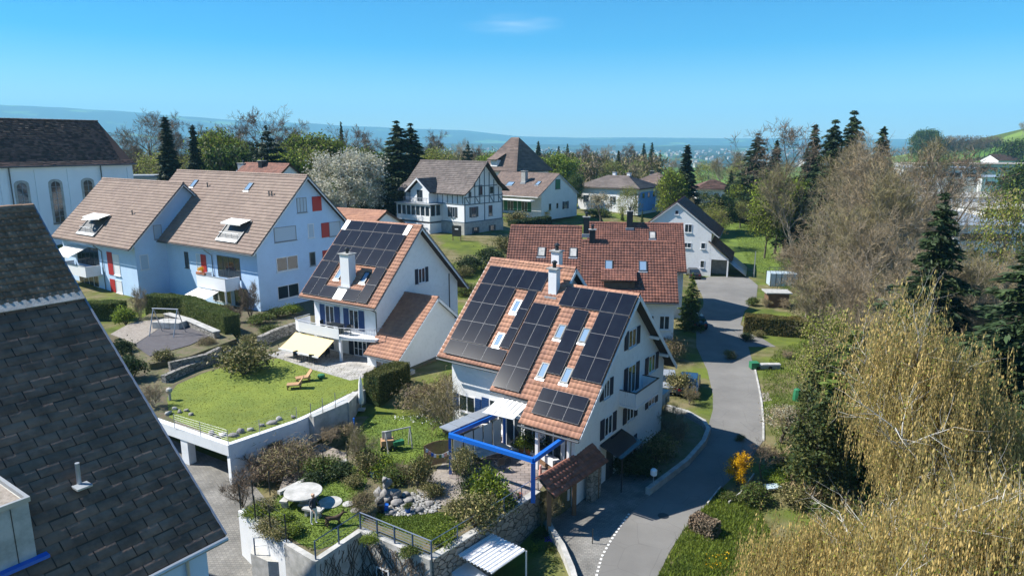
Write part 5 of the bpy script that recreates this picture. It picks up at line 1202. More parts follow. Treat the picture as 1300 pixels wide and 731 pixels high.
def place(kind, name, label, cat, loc, height, rz=None, wide=1., group=None, nat=None):
    t = thing(name, label, cat, loc, random.random()*6.28 if rz is None else rz, group)
    tm, cm = PROTO[kind]
    if kind not in NAT:
        co = np.zeros(len(cm.vertices)*3, np.float32); cm.vertices.foreach_get('co', co); NAT[kind] = float(np.percentile(co[2::3], 99.6))
    s = height/NAT[kind]; t.scale = (s*wide, s*wide, s)
    link('trunk', tm, t); link('crown', cm, t); return t
def height_at(loc, px_top_y):
    """height of a vertical object at loc whose top shows at image row px_top_y"""
    x, y, z0 = loc; lo, hi = 0., 60.
    for _ in range(40):
        m_ = (lo+hi)/2; zz = z0+m_-CH; d = y*cos(PITCH)-zz*sin(PITCH); u = y*sin(PITCH)+zz*cos(PITCH); v_ = 365.5-FPX*u/d
        if v_ > px_top_y: lo = m_
        else: hi = m_
    return lo
def ptree(kind, name, label, cat, px, y_top, Y=None, py=None, z=None, wide=1., group=None, rz=None):
    if Y is not None:
        xx = (px-650)/FPX*(Y*cos(PITCH)+12*sin(PITCH)); 
        for _ in range(4):
            zz = tz(xx, Y) if z is None else z; xx = (px-650)/FPX*(Y*cos(PITCH)-(zz+3-CH)*sin(PITCH))
        loc = (xx, Y, zz)
    else: loc = atg(px, py) if z is None else at(px, py, z)
    return place(kind, name, label, cat, loc, height_at(loc, y_top), wide=wide, group=group, rz=rz)
def shrub_mesh(key, seed, leaf, n=2500, r=1., h=1.2, ls=.09, clumps=30, cr=.25, stems=True, asp=.55, bark='bark', shell=.35):
    g_ = np.random.default_rng(seed); C = crown_points(n, seed, r, h*.5, h*.55, clumps, cr, shell); C[:, 2] = np.abs(C[:, 2])
    S = []
    for i in range(9): a = i*.7; S.append((0, 0, -.1, .45*r*cos(a), .45*r*sin(a), h*.5, .03*r, .02*r, 0)); S.append((.45*r*cos(a), .45*r*sin(a), h*.5, .8*r*cos(a+.3), .8*r*sin(a+.3), h*.85, .02*r, .008, 0))
    if isinstance(leaf, (list, tuple)):
        k_ = g_.random(n) < .5; V1, F1 = leafquads(C[k_], ls, asp); V2, F2 = leafquads(C[~k_], ls, asp); PROTO[key] = tree_meshes(key, np.array(S), [V1, V2], [F1, F2], bark, leaf)
    else:
        V, F = leafquads(C, ls, asp); PROTO[key] = tree_meshes(key, np.array(S), V, F, bark, leaf)
def bare_shrub(key, seed, leaf='twig', bark='barkp', **kw):
    kw.setdefault('ntw', 2600); kw.setdefault('tl', .5); kw.setdefault('tw', .02)
    bare_proto(key, seed, leaf=leaf, bark=bark, H=3., spread=.75, levels=3, stems=5, r0=.09, first=.12, kids=(6, 5, 4), up=.35, **kw)
# prototypes
bare_proto('bareA', 3, H=13, spread=.62, levels=4, kids=(11, 6, 5, 4), r0=.26, ntw=9000, tl=.6, tw=.020)
bare_proto('bareB', 8, leaf='twigr', bark='bark', H=13, spread=.75, levels=4, kids=(12, 6, 4, 4), r0=.24, ntw=13000, tl=.6, tw=.034, first=.22)
bare_proto('bareC', 15, leaf='twigg', bark='barkp', H=13, spread=.5, levels=4, kids=(12, 7, 5, 3), r0=.22, ntw=10000, tl=.6, tw=.022, first=.18, up=.5)
bare_proto('bareOpen', 21, leaf='twigr', bark='bark', H=13, spread=.7, levels=4, kids=(7, 5, 5, 4), r0=.3, ntw=3500, tl=.5, tw=.03, first=.35)
leafy_proto('fresh', 31, ['leafy', 'leafo'], n=12000, ls=.17, H=10, rx=3.4, rz=3.6, zc=6.2)
leafy_proto('bud', 33, ['budg', 'twigg'], n=7000, ls=.10, H=10, rx=3.3, rz=3.9, zc=6, clumps=120, cr=.16, levels=3)
leafy_proto('dense', 35, ['leafd', 'leaf'], n=12000, ls=.17, H=9, rx=3.4, rz=3.6, zc=5.2)
leafy_proto('round', 37, ['leafy', 'leaf'], n=14000, ls=.16, H=8, rx=4.0, rz=3.0, zc=4.6, cr=.16)
leafy_proto('blossom', 39, ['bloss', 'blossw'], n=16000, ls=.13, H=9, rx=4.4, rz=4.0, zc=5.2, clumps=160, cr=.12)
leafy_proto('small_blossom', 41, ['bloss', 'twig'], n=3500, ls=.08, H=5, rx=2.1, rz=1.5, zc=3.3, cr=.15, clumps=60)
conifer_proto('spruceA', 51, H=15, R=3.0, n_tier=30, per=11, q=44, ls=.24, asp=.36); conifer_proto('spruceN', 53, 'needleb', H=16, R=1.9, n_tier=38, per=10, droop=.5, q=36, ls=.24, asp=.36); conifer_proto('pine', 55, 'needleb', H=14, R=4.2, n_tier=13, per=9, ls=.26, droop=-.05, q=90, irr=.38, taper=.6, base=.28)
conifer_proto('firY', 57, 'needley', H=9, R=2.7, n_tier=22, per=11, droop=.15, irr=.3, q=50, ls=.24); conifer_proto('firD', 59, 'needle', H=13, R=4.0, n_tier=27, per=14, droop=.2, irr=.3, q=150, ls=.17, asp=.26)
# ================================================================ background trees
G1, G2, G3, G4 = 'bare trees on the skyline', 'conifers beyond the houses', 'budding trees beyond the houses', 'bare thicket right of the road'
ptree('bareOpen', 'bare_tree', 'tall bare tree with two trunks just right of the church roof', 'tree', 190, 143, Y=150, group=G1)
ptree('bareB', 'bare_tree', 'reddish bare tree between the church and the first narrow spruce', 'tree', 165, 172, Y=170, group=G1)
ptree('bareB', 'bare_tree', 'broad reddish-brown bare tree behind the two narrow spruces', 'tree', 232, 146, Y=165, group=G1, wide=.8)
ptree('spruceN', 'spruce', 'left of the two narrow dark spruces above the beige roofs', 'tree', 221, 152, Y=120, group=G2, wide=1.6)
ptree('spruceN', 'spruce', 'right and smaller of the two narrow dark spruces above the beige roofs', 'tree', 254, 162, Y=125, group=G2, wide=1.35)
ptree('fresh', 'budding_tree', 'yellow-green tree just right of the narrow spruces', 'tree', 283, 166, Y=150, group=G3, wide=.85)
ptree('dense', 'evergreen_tree', 'rounded dark evergreen in front of the yellow-green tree behind the beige ridge', 'tree', 297, 187, Y=128, group=G2)
ptree('bareOpen', 'bare_tree', 'tallest bare crown against the sky above the beige ridge', 'tree', 334, 137, Y=150, group=G1)
ptree('pine', 'pine', 'layered dark pine with flat branches under the tallest bare crown', 'tree', 345, 163, Y=122, group=G2, wide=1.1)
for i, (px, yt, Y, kd, lb) in enumerate([
    (310, 160, 190, 'bareB', 'brown woodland tree left of the tallest bare crown'), (365, 155, 185, 'bareB', 'brown bare tree just right of the tallest bare crown'),
    (262, 160, 210, 'bareB', 'brown bare tree showing between spruces and yellow-green tree'), (402, 166, 180, 'bareC', 'olive bare tree above the gable with red shutters'),
    (470, 172, 200, 'bareB', 'reddish bare tree above the blossoming tree'), (548, 168, 230, 'bareB', 'reddish bare tree just right of the tall double spruce'),
    (575, 178, 220, 'bareA', 'grey-brown bare tree above the chalet ridge'), (610, 185, 240, 'bareB', 'low brown bare tree above the right end of the chalet ridge')]):
    ptree(kd, 'bare_tree', lb, 'tree', px, yt, Y=Y, group=G1)
ptree('fresh', 'budding_tree', 'bright yellow-green tree right of the layered pine', 'tree', 383, 172, Y=155, group=G3, wide=.9)
ptree('fresh', 'budding_tree', 'bright yellow tree left of the blossoming tree', 'tree', 415, 172, Y=160, group=G3, wide=.9)
ptree('dense', 'evergreen_tree', 'dark rounded evergreen between blossom tree and tall double spruce', 'tree', 484, 196, Y=160, group=G2)
ptree('spruceA', 'spruce', 'small distant spruce tip beside bare twigs above the blossoming tree', 'tree', 437, 158, Y=190, group=G2, wide=.7)
ptree('bareOpen', 'bare_tree', 'thin bare tree beside the distant spruce tip above the blossoming tree', 'tree', 450, 160, Y=170, group=G1)
ptree('blossom', 'blossom_tree', 'large round tree covered in pale cream blossom', 'tree', 441, 192, Y=118, wide=1.05)
ptree('firD', 'double_spruce', 'left and taller half of the big dark spruce pair beside the chalet', 'tree', 507, 159, Y=128, wide=1.7, group=G2)
ptree('firD', 'double_spruce', 'right half of the big dark spruce pair beside the chalet', 'tree', 524, 162, Y=131, wide=1.6, group=G2)
ptree('pine', 'pine', 'slender dark pine rising behind the chalet ridge', 'tree', 595, 181, Y=190, group=G2, wide=.6)
for px, yt, Y, lb in ((655, 190, 260, 'dark conifer right behind the steep pyramid roof'), (683, 181, 260, 'tall dark conifer right of the steep pyramid roof'), (709, 187, 300, 'small dark conifer behind the round lime-green tree'), (727, 196, 230, 'stubby dark conifer right of the round lime-green tree'), (836, 196, 205, 'slim dark spruce at the right end of the bungalow roof'), (784, 193, 235, 'broad dark conifer above the bungalow ridge'), (826, 183, 420, 'tiny far conifer above the meadow left of the tall spruce'), (816, 184, 430, 'tiny far conifer just left of its twin above the meadow'), (720, 184, 420, 'tiny far conifer on the brown wood edge')):
    ptree('spruceA', 'conifer', lb, 'tree', px, yt, Y=Y, group=G2, wide=1.35 if px not in (836,) else .9)
ptree('round', 'round_tree', 'round lime-green tree behind the green-shuttered house', 'tree', 706, 196, Y=190, wide=1.0)
for px, yt, Y, kd, lb in ((745, 183, 330, 'bareB', 'reddish bare tree in the wood left of the bungalow'), (770, 184, 320, 'bareA', 'pale bare tree above the left half of the bungalow'), (800, 183, 330, 'bareB', 'reddish bare tree above the bungalow chimneys'), (757, 205, 210, 'bareC', 'low olive bare tree close behind the bungalow roof'), (808, 203, 215, 'bareA', 'pale grey bare tree close behind the bungalow chimneys'), (850, 200, 330, 'bareA', 'pale bare tree left of the tall dark spruce'), (735, 190, 260, 'bareB', 'bare brown tree right of the lime-green tree'),
    (930, 192, 230, 'bareC', 'olive bare tree just left of the dark pines'), (915, 200, 260, 'bareC', 'pale olive tree at the right end of the green meadow')):
    ptree(kd, 'bare_tree', lb, 'tree', px, yt, Y=Y, group=G1)
ptree('spruceN', 'tall_spruce', 'tall dark spruce standing between bungalow and white garage house', 'tree', 868, 187, Y=150, wide=2.0, group=G2)
ptree('fresh', 'budding_tree', 'slim light-green tree left of the tall dark spruce', 'tree', 850, 216, Y=148, wide=.6, group=G3)
ptree('small_blossom', 'pruned_tree', 'small pruned brownish tree in front of the bungalow', 'tree', 763, 244, Y=150)
ptree('bud', 'budding_tree', 'grey-green budding tree in front of the bungalow wall', 'tree', 797, 236, Y=140, wide=.75, group=G3)
for px, yt, Y, kd, w_, lb in ((730, 222, 170, 'dense', .6, 'dark shrub right of the green-shuttered house'), (893, 243, 150, 'bud', 1.3, 'olive shrub mass right of the tall dark spruce'), (918, 250, 150, 'dense', 1.0, 'dark shrub mass in front of the small white house'), (940, 255, 155, 'bud', 1.2, 'olive budding shrub below the dark pines'), (905, 262, 135, 'bud', 1.1, 'brown-green shrub behind the white garage house roof'), (875, 252, 142, 'bareC', .7, 'bare olive bush at the foot of the tall spruce')):
    ptree(kd, 'large_shrub', lb, 'shrub', px, yt, Y=Y, wide=w_, group='shrubs behind the garage house')
# dark pines and bare thicket on the right
ptree('firD', 'pine', 'leftmost dark pine of the group at the thicket edge', 'tree', 956, 174, Y=165, wide=1.55, group=G2)
ptree('spruceA', 'pine', 'small dark conifer left of the dark pines near the small white house', 'tree', 926, 218, Y=170, wide=1.40, group=G2)
ptree('spruceA', 'pine', 'dark conifer half hidden behind the tallest bare oak', 'tree', 980, 181, Y=170, wide=1.40, group=G2)
ptree('bareOpen', 'bare_tree', 'bare oak with open crown against the sky between dark pines', 'tree', 1000, 153, Y=130, group=G1)
ptree('spruceA', 'pine', 'reddish dark conifer left of the tallest pine on the right', 'tree', 1024, 163, Y=150, wide=1.40, group=G2)
ptree('firD', 'tall_pine', 'broad dark conifer of the tallest pair on the right', 'tree', 1046, 160, Y=125, wide=1.32, group=G2)
ptree('firD', 'tall_pine', 'tallest dark conifer on the right, its tip against the sky', 'tree', 1068, 149, Y=128, wide=1.24, group=G2)
ptree('spruceA', 'pine', 'dark conifer tip showing above the bare thicket', 'tree', 1106, 166, Y=140, wide=1.40, group=G2)
ptree('fresh', 'golden_tree', 'golden-green tree at the left edge of the bare thicket', 'tree', 985, 222, Y=130, wide=.95, group=G3)
ptree('fresh', 'golden_tree', 'lower golden-green tree overhanging the bright meadow', 'tree', 972, 248, Y=125, wide=.8, group=G3)
tk = [(1012,205,118,'bareC','bare olive tree right of the golden-green tree'),(1040,225,100,'bareC','yellowish bare tree at the thicket edge above the hedge'),(1075,190,105,'bareA','grey bare tree below the tallest pine'),(1100,185,110,'bareC','upright bare tree below the conifer tip'),(1130,170,100,'bareA','tall pale bare tree, its top on the skyline'),(1150,178,95,'bareC','tall bare tree left of the warehouse'),(1145,185,80,'bareA','bare tree in the middle of the thicket'),(1105,215,78,'bareC','bare tree with yellowish twigs in the thicket middle'),(1065,240,80,'bareA','bare tree above the hedge end'),(1035,265,78,'bareC','low spreading bare tree beside the hut'),(1085,265,66,'bareA','nearest bare tree left of the dark fir'),(1125,262,70,'bareC','nearest bare tree just behind the dark fir'),(1180,235,85,'bareA','bare tree in front of the warehouse'),(1050,300,68,'bareC','leaning bare tree over the vegetable plot'),(1020,300,74,'bareA','light bare tree beside the hut roof'),(1222,318,62,'bareA','bare tree between the two firs'),(1195,315,58,'bareC','bare tree close behind the fir on the right')]
for px, yt, Y, kd, lb in tk: ptree(kd, 'bare_tree', lb, 'tree', px, yt, Y=Y, group=G4, wide=1.0)
ptree('bareOpen', 'bare_oak', 'open bare oak in front of the warehouses', 'tree', 1183, 190, Y=90, group=G4)
ptree('bud', 'topped_tree', 'topped tree with greenish crown on a bare stem before the works office', 'tree', 1258, 240, Y=78, wide=.6)
ptree('firD', 'fir', 'dense dark fir in the middle of the right-hand thicket', 'tree', 1168, 258, Y=48, wide=1.1)
ptree('firD', 'fir', 'yellowish-green fir at the right picture edge', 'tree', 1288, 300, Y=42, wide=1.7)
ptree('dense', 'evergreen_tree', 'round dark evergreen at the right edge above the white halls', 'tree', 1300, 208, Y=170, group=G2)
ptree('dense', 'evergreen_tree', 'dark round tree beside the hillside barn', 'tree', 1288, 178, Y=420, group=G2)
for px, yt, lb in ((1166, 166, 'left of two small dark trees on the right hill crest'), (1177, 165, 'right of two small dark trees on the right hill crest')): ptree('dense', 'crest_tree', lb, 'tree', px, yt, Y=640, group=G2, wide=.7)
for k_ in range(15):
    ptree('bareB', 'hedge_tree', 'bare hedge tree in the row along the hillside field boundary', 'tree', 1172+k_*6.5, 173.5-k_*.15+random.random()*1.5, Y=640, group='bare trees in the hillside field boundary', wide=1.1)
ptree('bareA', 'bare_tree', 'lone small bare tree on the hill top at the right edge', 'tree', 1298, 154, Y=700, group=G1)
# far wood mass and distant villages
def far_wood():
    g_ = np.random.default_rng(5); Cs = []
    bands = [((560, 900), (200, 330)), ((150, 560), (215, 300)), ((880, 960), (260, 400)), ((0, 1090), (700, 1500))]
    for (p0, p1), (Y0, Y1), nn in zip(*zip(*bands), (150, 130, 30, 460)):
        for _ in range(nn):
            px = g_.uniform(p0, p1); Y = g_.uniform(Y0, Y1)
            if 640 < px < 960 and 360 < Y < 900: continue
            if px > 960 and Y < 1500: continue
            x = (px-650)/FPX*Y
            if 830 < px < 935 and Y < 400: continue
            h = g_.uniform(8, 13); z = tz(x, Y); m_ = 520 if Y < 400 else 130
            C = crown_points(m_, int(g_.integers(1e6)), h*.38, h*.42, h*.55, 16, .25)+np.array([x, Y, z]); Cs.append(C)
    C = np.concatenate(Cs); k_ = g_.random(len(C)); V = []; F = []; I = []; n = 0
    for i, (lo, hi) in enumerate(((0, .45), (.45, .75), (.75, 1))):
        c = C[(k_ >= lo) & (k_ < hi)]; v, f = leafquads(c, .5, .3, axis=np.array([0, 0, 1.]), jit=.9); V.append(v); F.append(f+n); I.append(np.full(len(f), i)); n += len(v)
    o = link('far_wood', np_mesh('far_wood', np.concatenate(V), np.concatenate(F), ['twigr', 'twigg', 'leafo'], np.concatenate(I))); meta(o, kind='stuff')
far_wood()
for px, yt, Y, kd, lb in ((640,196,215,'bud','olive budding tree between chalet and pyramid roof'),(558,186,175,'bud','olive budding tree behind the chalet roof left end'),(395,186,150,'bud','olive budding tree left of the bright yellow tree'),(360,190,140,'fresh','light green tree between the layered pine and the blossoming tree'),(268,186,140,'bud','olive budding tree between the narrow spruces and the yellow-green tree'),(690,206,200,'bud','olive budding tree left of the lime-green tree'),(776,203,225,'bud','pale olive tree behind the bungalow left half'),(823,205,240,'bud','pale olive tree behind the bungalow right half'),(940,205,210,'bud','yellowish tree before the dark pines'),(205,190,140,'bud','olive brush left of the narrow spruces'),(545,192,180,'fresh','lime-green tree between the spruce pair and the chalet ridge'),(625,196,230,'round','light green round tree left of the pyramid roof'),(738,203,240,'fresh','yellow-green tree behind the left end of the bungalow'),(812,206,250,'round','light green tree behind the bungalow chimneys'),(455,188,170,'fresh','light green tree directly behind the blossoming tree'),(318,184,150,'fresh','lime-green tree left of the layered pine'),(945,232,165,'fresh','lime-green tree at the foot of the dark pines'),(895,205,300,'bud','pale tree at the meadow edge right of the tall spruce')):
    ptree(kd, 'budding_tree', lb, 'tree', px, yt, Y=Y, wide=1.1, group=G3)
def villages():
    g_ = np.random.default_rng(9); m = MB()
    for cx, cy, sp, n_ in ((-500, 2600, 350, 110), (150, 3000, 500, 160), (700, 2500, 300, 60), (1200, 3600, 500, 90), (-100, 4200, 500, 110), (260, 1100, 130, 8), (500, 1500, 160, 12), (1500, 4500, 500, 70), (-1600, 4300, 500, 60)):
        for _ in range(n_):
            x = cx+g_.normal()*sp; y = cy+g_.normal()*sp*.5; z = tz(x, y); rz = g_.uniform(0, 3); w_ = g_.uniform(9, 18); d_ = g_.uniform(9, 14); h = g_.uniform(5, 9)
            c_, s_ = cos(rz), sin(rz); P = lambda a, b, h_: (x+c_*a-s_*b, y+s_*a+c_*b, z+h_)
            m.mat('concl').add([P(-w_/2, -d_/2, -1), P(w_/2, -d_/2, -1), P(w_/2, d_/2, -1), P(-w_/2, d_/2, -1), P(-w_/2, -d_/2, h), P(w_/2, -d_/2, h), P(w_/2, d_/2, h), P(-w_/2, d_/2, h), P(-w_/2, 0, h+4), P(w_/2, 0, h+4)], [(0,1,5,4),(2,3,7,6),(1,2,6,9,5),(3,0,4,8,7)])
            m.mat('tileH').add([P(-w_/2, -d_/2-.5, h), P(w_/2, -d_/2-.5, h), P(w_/2, 0, h+4.2), P(-w_/2, 0, h+4.2), P(w_/2, d_/2+.5, h), P(-w_/2, d_/2+.5, h)], [(0,1,2,3),(3,2,4,5)])
    meta(m.build('distant_villages'), kind='stuff')
villages()
# ================================================================ weeping birches and thicket floor
def birch(name, label, loc, H, R, seed, n_str=2600, top=.55):
    t = thing(name, label, 'tree', loc); r_ = np.random.default_rng(seed); R_ = random.Random(seed)
    segs, tips = skeleton(seed, H=H*1.12, spread=.62, levels=3, kids=(12, 6, 4), r0=.34, up=.25, wob=.10, first=.25)
    V, F = tubes(segs[:, :8]*np.array([1]*6+[1, 1]), 7); link('trunk', np_mesh('birch_trunk', V, F, ['barkb']), t)
    # hanging strings start from the limbs and from a dome around them
    sm = segs[segs[:, 8] >= 1]; i = r_.integers(0, len(sm), n_str*2//3); st = sm[i, 3:6]+r_.normal(size=(len(i), 3))*.25
    d = unitv(r_.normal(size=(n_str, 3))); d[:, 2] = np.abs(d[:, 2])*1.0-.35; rad = r_.uniform(.55, 1, (n_str, 1))
    dome = d*rad*np.array([R, R, H*.42])+np.array([0, 0, H*.60]); st = np.concatenate([st, dome]); st = st[st[:, 2] > H*.18]
    # lumps: strings crowd round clump centres
    K = 90; cc = st[r_.integers(0, len(st), K)]; w_ = r_.integers(0, K, len(st)); st = st*.55+(cc[w_]+r_.normal(size=st.shape)*.75)*.45
    m_ = 19; L = r_.uniform(.9, 2.6, (len(st), 1)); u = np.linspace(0, 1, m_)[None]
    ph = r_.uniform(0, 6.28, (len(st), 1)); out = unitv(st*np.array([1, 1, 0])+1e-6)
    P = st[:, None]+np.stack([out[:, None, 0]*.22*np.sin(u*1.6)+.08*np.sin(ph+u*4), out[:, None, 1]*.22*np.sin(u*1.6)+.08*np.cos(ph+u*3), -L*u], -1)+r_.normal(size=(len(st), m_, 3))*.055
    P = P.reshape(-1, 3); k_ = r_.random(len(P)); V1, F1 = leafquads(P[k_ < .74], .085, .27, axis=np.array([0, 0, 1.]), jit=.28); V2, F2 = leafquads(P[(k_ >= .74) & (k_ < .92)], .05, .55); 
    q0 = st; q1 = st+np.stack([out[:, 0]*.2, out[:, 1]*.2, -L[:, 0]], -1); V3, F3 = tubes(np.concatenate([q0, q1, np.full((len(st), 1), .008), np.full((len(st), 1), .004)], 1), 3)
    V = np.concatenate([V1, V2, V3]); F = np.concatenate([F1, F2+len(V1), F3+len(V1)+len(V2)]); mi = np.concatenate([np.zeros(len(F1)), np.ones(len(F2)), np.full(len(F3), 2)])
    link('crown', np_mesh('birch_crown', V, F, ['catkin', 'catkg', 'twigg'], mi), t); return t
birch('weeping_birch', 'taller weeping birch with hanging catkins and white limbs at the right edge', (22.0, 31, -3.5), 15.0, 4.4, 5, n_str=5200)
birch('weeping_birch', 'nearest weeping birch with hanging catkins filling the lower right corner', (15.6, 22.0, -3.5), 12.2, 4.8, 12, n_str=5600)
birch('weeping_birch', 'low spreading birch with catkins beside the meadow at the bottom edge', (12.2, 25.0, -2.5), 8.2, 3.3, 17, n_str=2600)
conifer_proto('cypress', 71, 'needley', H=12, R=1.9, n_tier=34, per=9, droop=-.55, q=34, ls=.24, taper=.55, irr=.35, base=.02, asp=.4)
leafy_proto('ivy', 73, ['leafd', 'leafo'], n=15000, ls=.13, H=9, rx=2.0, rz=4.6, zc=4.8, clumps=150, cr=.2, asp=.6)
ptree('cypress', 'evergreen_column', 'dark-green evergreen column standing against the birch, right of the mown plot', 'tree', 1072, 425, Y=40, z=-2, wide=1.8)
ptree('ivy', 'ivy_tree', 'ivy-grown tree just left of the evergreen column', 'tree', 1047, 455, Y=42, z=-2, wide=.85)
ptree('ivy', 'ivy_tree', 'lower olive-green ivy mass below the evergreen column', 'tree', 1040, 505, Y=38, z=-2, wide=.95)
ptree('bud', 'budding_tree', 'thin budding tree with pale stems left above the evergreen column', 'tree', 1045, 395, Y=50, z=-1.5, wide=.8, group=G3)
ptree('cypress', 'evergreen_column', 'yellow-green evergreen under the lower edge of the fir on the right', 'tree', 1130, 395, Y=44, z=-3, wide=1.3)
for i, (px, yt, Y, lb) in enumerate([(1090, 330, 56, 'bare tree just left of the dark fir trunk'), (1060, 345, 60, 'bare leaning tree over the pruned fruit bushes'), (1120, 300, 55, 'bare tree overlapping the left side of the dark fir'), (1215, 330, 50, 'bare tree between dark fir and right-edge fir'), (1240, 360, 46, 'lower bare tree before the right-edge fir')]):
    ptree('bareC' if i % 2 else 'bareA', 'bare_tree', lb, 'tree', px, yt, Y=Y, group=G4, wide=1.0)
shrub_mesh('bush_g', 81, ['leaf', 'leafo'], n=2600, ls=.075); shrub_mesh('bush_d', 82, 'leafd', n=2600, ls=.08); shrub_mesh('bush_y', 83, ['leafy', 'leaf'], n=2600, ls=.07)
shrub_mesh('bush_o', 84, ['leafo', 'twigg'], n=3200, ls=.06); shrub_mesh('forsythia', 85, 'fors', n=3800, r=1, h=2.2, ls=.055, clumps=60, cr=.16, asp=.6)
shrub_mesh('bush_b', 86, ['twigr', 'twigg'], n=5200, ls=.09, asp=.12, clumps=60); bare_shrub('bare_bush', 87); bare_shrub('bare_bush_r', 88, leaf='twigr', bark='bark'); bare_shrub('bare_bush_g', 89, leaf='twigg')
def undergrowth():
    g_ = np.random.default_rng(3); V = []; F = []; I = []; n = 0
    spots = []
    for _ in range(900):
        px = g_.uniform(985, 1290); Y = g_.uniform(46, 118); x = (px-650)/FPX*(Y+3)
        if px < 1040 and Y < 72: continue
        if px < 1010 and Y < 90: continue
        spots.append((x, Y, g_.uniform(.8, 2.4)))
    for _ in range(420):
        x = g_.uniform(17, 30); Y = g_.uniform(17, 44)
        if x < 14.5+(44-Y)*.0+(2 if Y > 36 else 0): continue
        spots.append((x, Y, g_.uniform(.6, 1.6)))
    for x, Y, h in spots:
        m_ = 130; c = crown_points(m_, int(g_.integers(1e6)), h*.75, h*.5, h*.45, 10, .3)+np.array([x, Y, tz(x, Y)]); k_ = int(g_.choice(4, p=[.45, .2, .2, .15]))
        if k_ == 0: v, f = leafquads(c, .22, .10, axis=np.array([0, 0, 1.]), jit=.9)
        else: v, f = leafquads(c, .11, .55)
        V.append(v); F.append(f+n); n += len(v); I.append(np.full(len(f), k_))
    meta(link('undergrowth', np_mesh('undergrowth', np.concatenate(V), np.concatenate(F), ['twig', 'leafo', 'leaf', 'leafd'], np.concatenate(I))), kind='stuff')
undergrowth()
sheet('meadow', [atg(px, py)[:2] for px, py in ((905,282),(960,286),(1000,300),(1015,330),(985,350),(962,345),(935,330),(915,305))], 0, 'lawnB', follow=True, step=2.5, dz=.05)
def grass_tufts(name, polys, n, key, z=None, h=.10, wd=.012):
    g_ = np.random.default_rng(n); C = []
    for poly in polys:
        xs = [p[0] for p in poly]; ys = [p[1] for p in poly]; m_ = n//len(polys); x = g_.uniform(min(xs), max(xs), m_*2); y = g_.uniform(min(ys), max(ys), m_*2); ins = np.zeros(len(x), bool); j = len(poly)-1
        for i in range(len(poly)):
            xi, yi = poly[i]; xj, yj = poly[j]; c_ = ((yi > y) != (yj > y)) & (x < (xj-xi)*(y-yi)/(yj-yi+1e-12)+xi); ins ^= c_; j = i
        x = x[ins]; y = y[ins]; zz = terrain(x, y) if z is None else np.full(len(x), z); C.append(np.stack([x, y, zz+h*.4], -1))
    C = np.concatenate(C); V, F = leafquads(C, h*(.5+g_.random(len(C))), wd/h*1.6, axis=np.array([0, 0, 1.]), jit=.6)
    return meta(link(name, np_mesh(name, V, F, [key])), kind='stuff')
M['blade'] = leafmat('grass_blade', (.16, .21, .03), (.10, .15, .025)); M['bladey'] = leafmat('grass_blade_yellow', (.21, .22, .035), (.15, .18, .03))
grass_tufts('lawn_grass', [px_poly([(292,562),(375,533),(400,520),(448,497),(478,480),(452,470),(400,460),(372,452),(300,462),(262,472),(225,488),(212,505),(215,530)], ZL)], 14000, 'bladey', z=ZL, h=.03)
grass_tufts('garden_grass', [px_poly([(452,548),(470,526),(520,514),(560,512),(600,528),(570,556),(562,580),(520,592),(470,582),(445,565)], ZA), px_poly([(345,632),(400,596),(445,588),(470,600),(455,640),(470,655),(430,690),(395,700),(345,665)], ZA), px_poly([(478,650),(500,655),(560,650),(590,648),(600,660),(560,690),(500,672),(475,665)], ZA)], 26000, 'blade', z=ZA, h=.045)
grass_tufts('verge_grass', [px_poly([(835,731),(868,672),(893,645),(915,620),(960,640),(990,700),(990,790),(835,790)], -1), px_poly([(968,470),(985,445),(1040,425),(1080,460),(1060,600),(1000,600),(985,560),(968,530)], -1), px_poly([(925,290),(960,300),(985,330),(975,350),(960,345),(940,320)], -1)], 60000, 'blade', h=.14)
def shr(kind, name, label, px, py, z, h, w_=1., cat='shrub', group=None, dy=0):
    loc = at(px, py, z) if z is not None else atg(px, py); return place(kind, name, label, cat, loc, h, wide=w_, group=group)
def hedge(name, label, pts, th, h, keys=('hedge', 'leafd'), n=260, ls=.055, group=None):
    """clipped hedge: dense leaf shell round a dark inner mass"""
    P = [np.array(p) for p in pts]; m = MB().mat(keys[1]); V = []; F = []; k = 0; g_ = np.random.default_rng(len(pts)+int(abs(P[0][0])*7))
    for a, b in zip(P[:-1], P[1:]):
        u = (b-a)[:2]; L = np.linalg.norm(u); u = u/L; nn = np.array([-u[1], u[0]]); z0 = a[2]
        q = [a[:2]-nn*(th/2-.07), b[:2]-nn*(th/2-.07), b[:2]+nn*(th/2-.07), a[:2]+nn*(th/2-.07)]; m.prism([tuple(c) for c in q], z0-.3, z0+h-.08)
        for (area, fn) in ((L*th*2.0, 'top'), (L*h*1.3, 's1'), (L*h*1.3, 's2'), (th*h, 'e1'), (th*h, 'e2')):
            c_ = int(area*n); s = g_.random(c_); t = g_.random(c_); j = g_.normal(size=c_)*.035+.05*np.sin(s*L*2.1)*np.cos(t*3)
            if fn == 'top': xy = a[:2]+np.outer(s*L, u)+np.outer((t-.5)*th, nn); z = z0+h+j
            elif fn[0] == 's': sg = 1 if fn == 's1' else -1; xy = a[:2]+np.outer(s*L, u)+np.outer(sg*(th/2+j), nn); z = z0+t*h
            else: e = a if fn == 'e1' else b; sg = -1 if fn == 'e1' else 1; xy = e[:2]+np.outer(sg*j, u)+np.outer((s-.5)*th, nn); z = z0+t*h
            C = np.concatenate([xy, z[:, None]], 1); v, f = leafquads(C, ls, .6); V.append(v); F.append(f+k); k += len(v)
    t_ = thing(name, label, 'hedge', tuple(P[0]), 0, group); inner = m.build('inner_twigs', t_); inner.location = tuple(-P[0])
    o = link('foliage', np_mesh(name, np.concatenate(V)-P[0], np.concatenate(F), [keys[0]]), t_); return t_
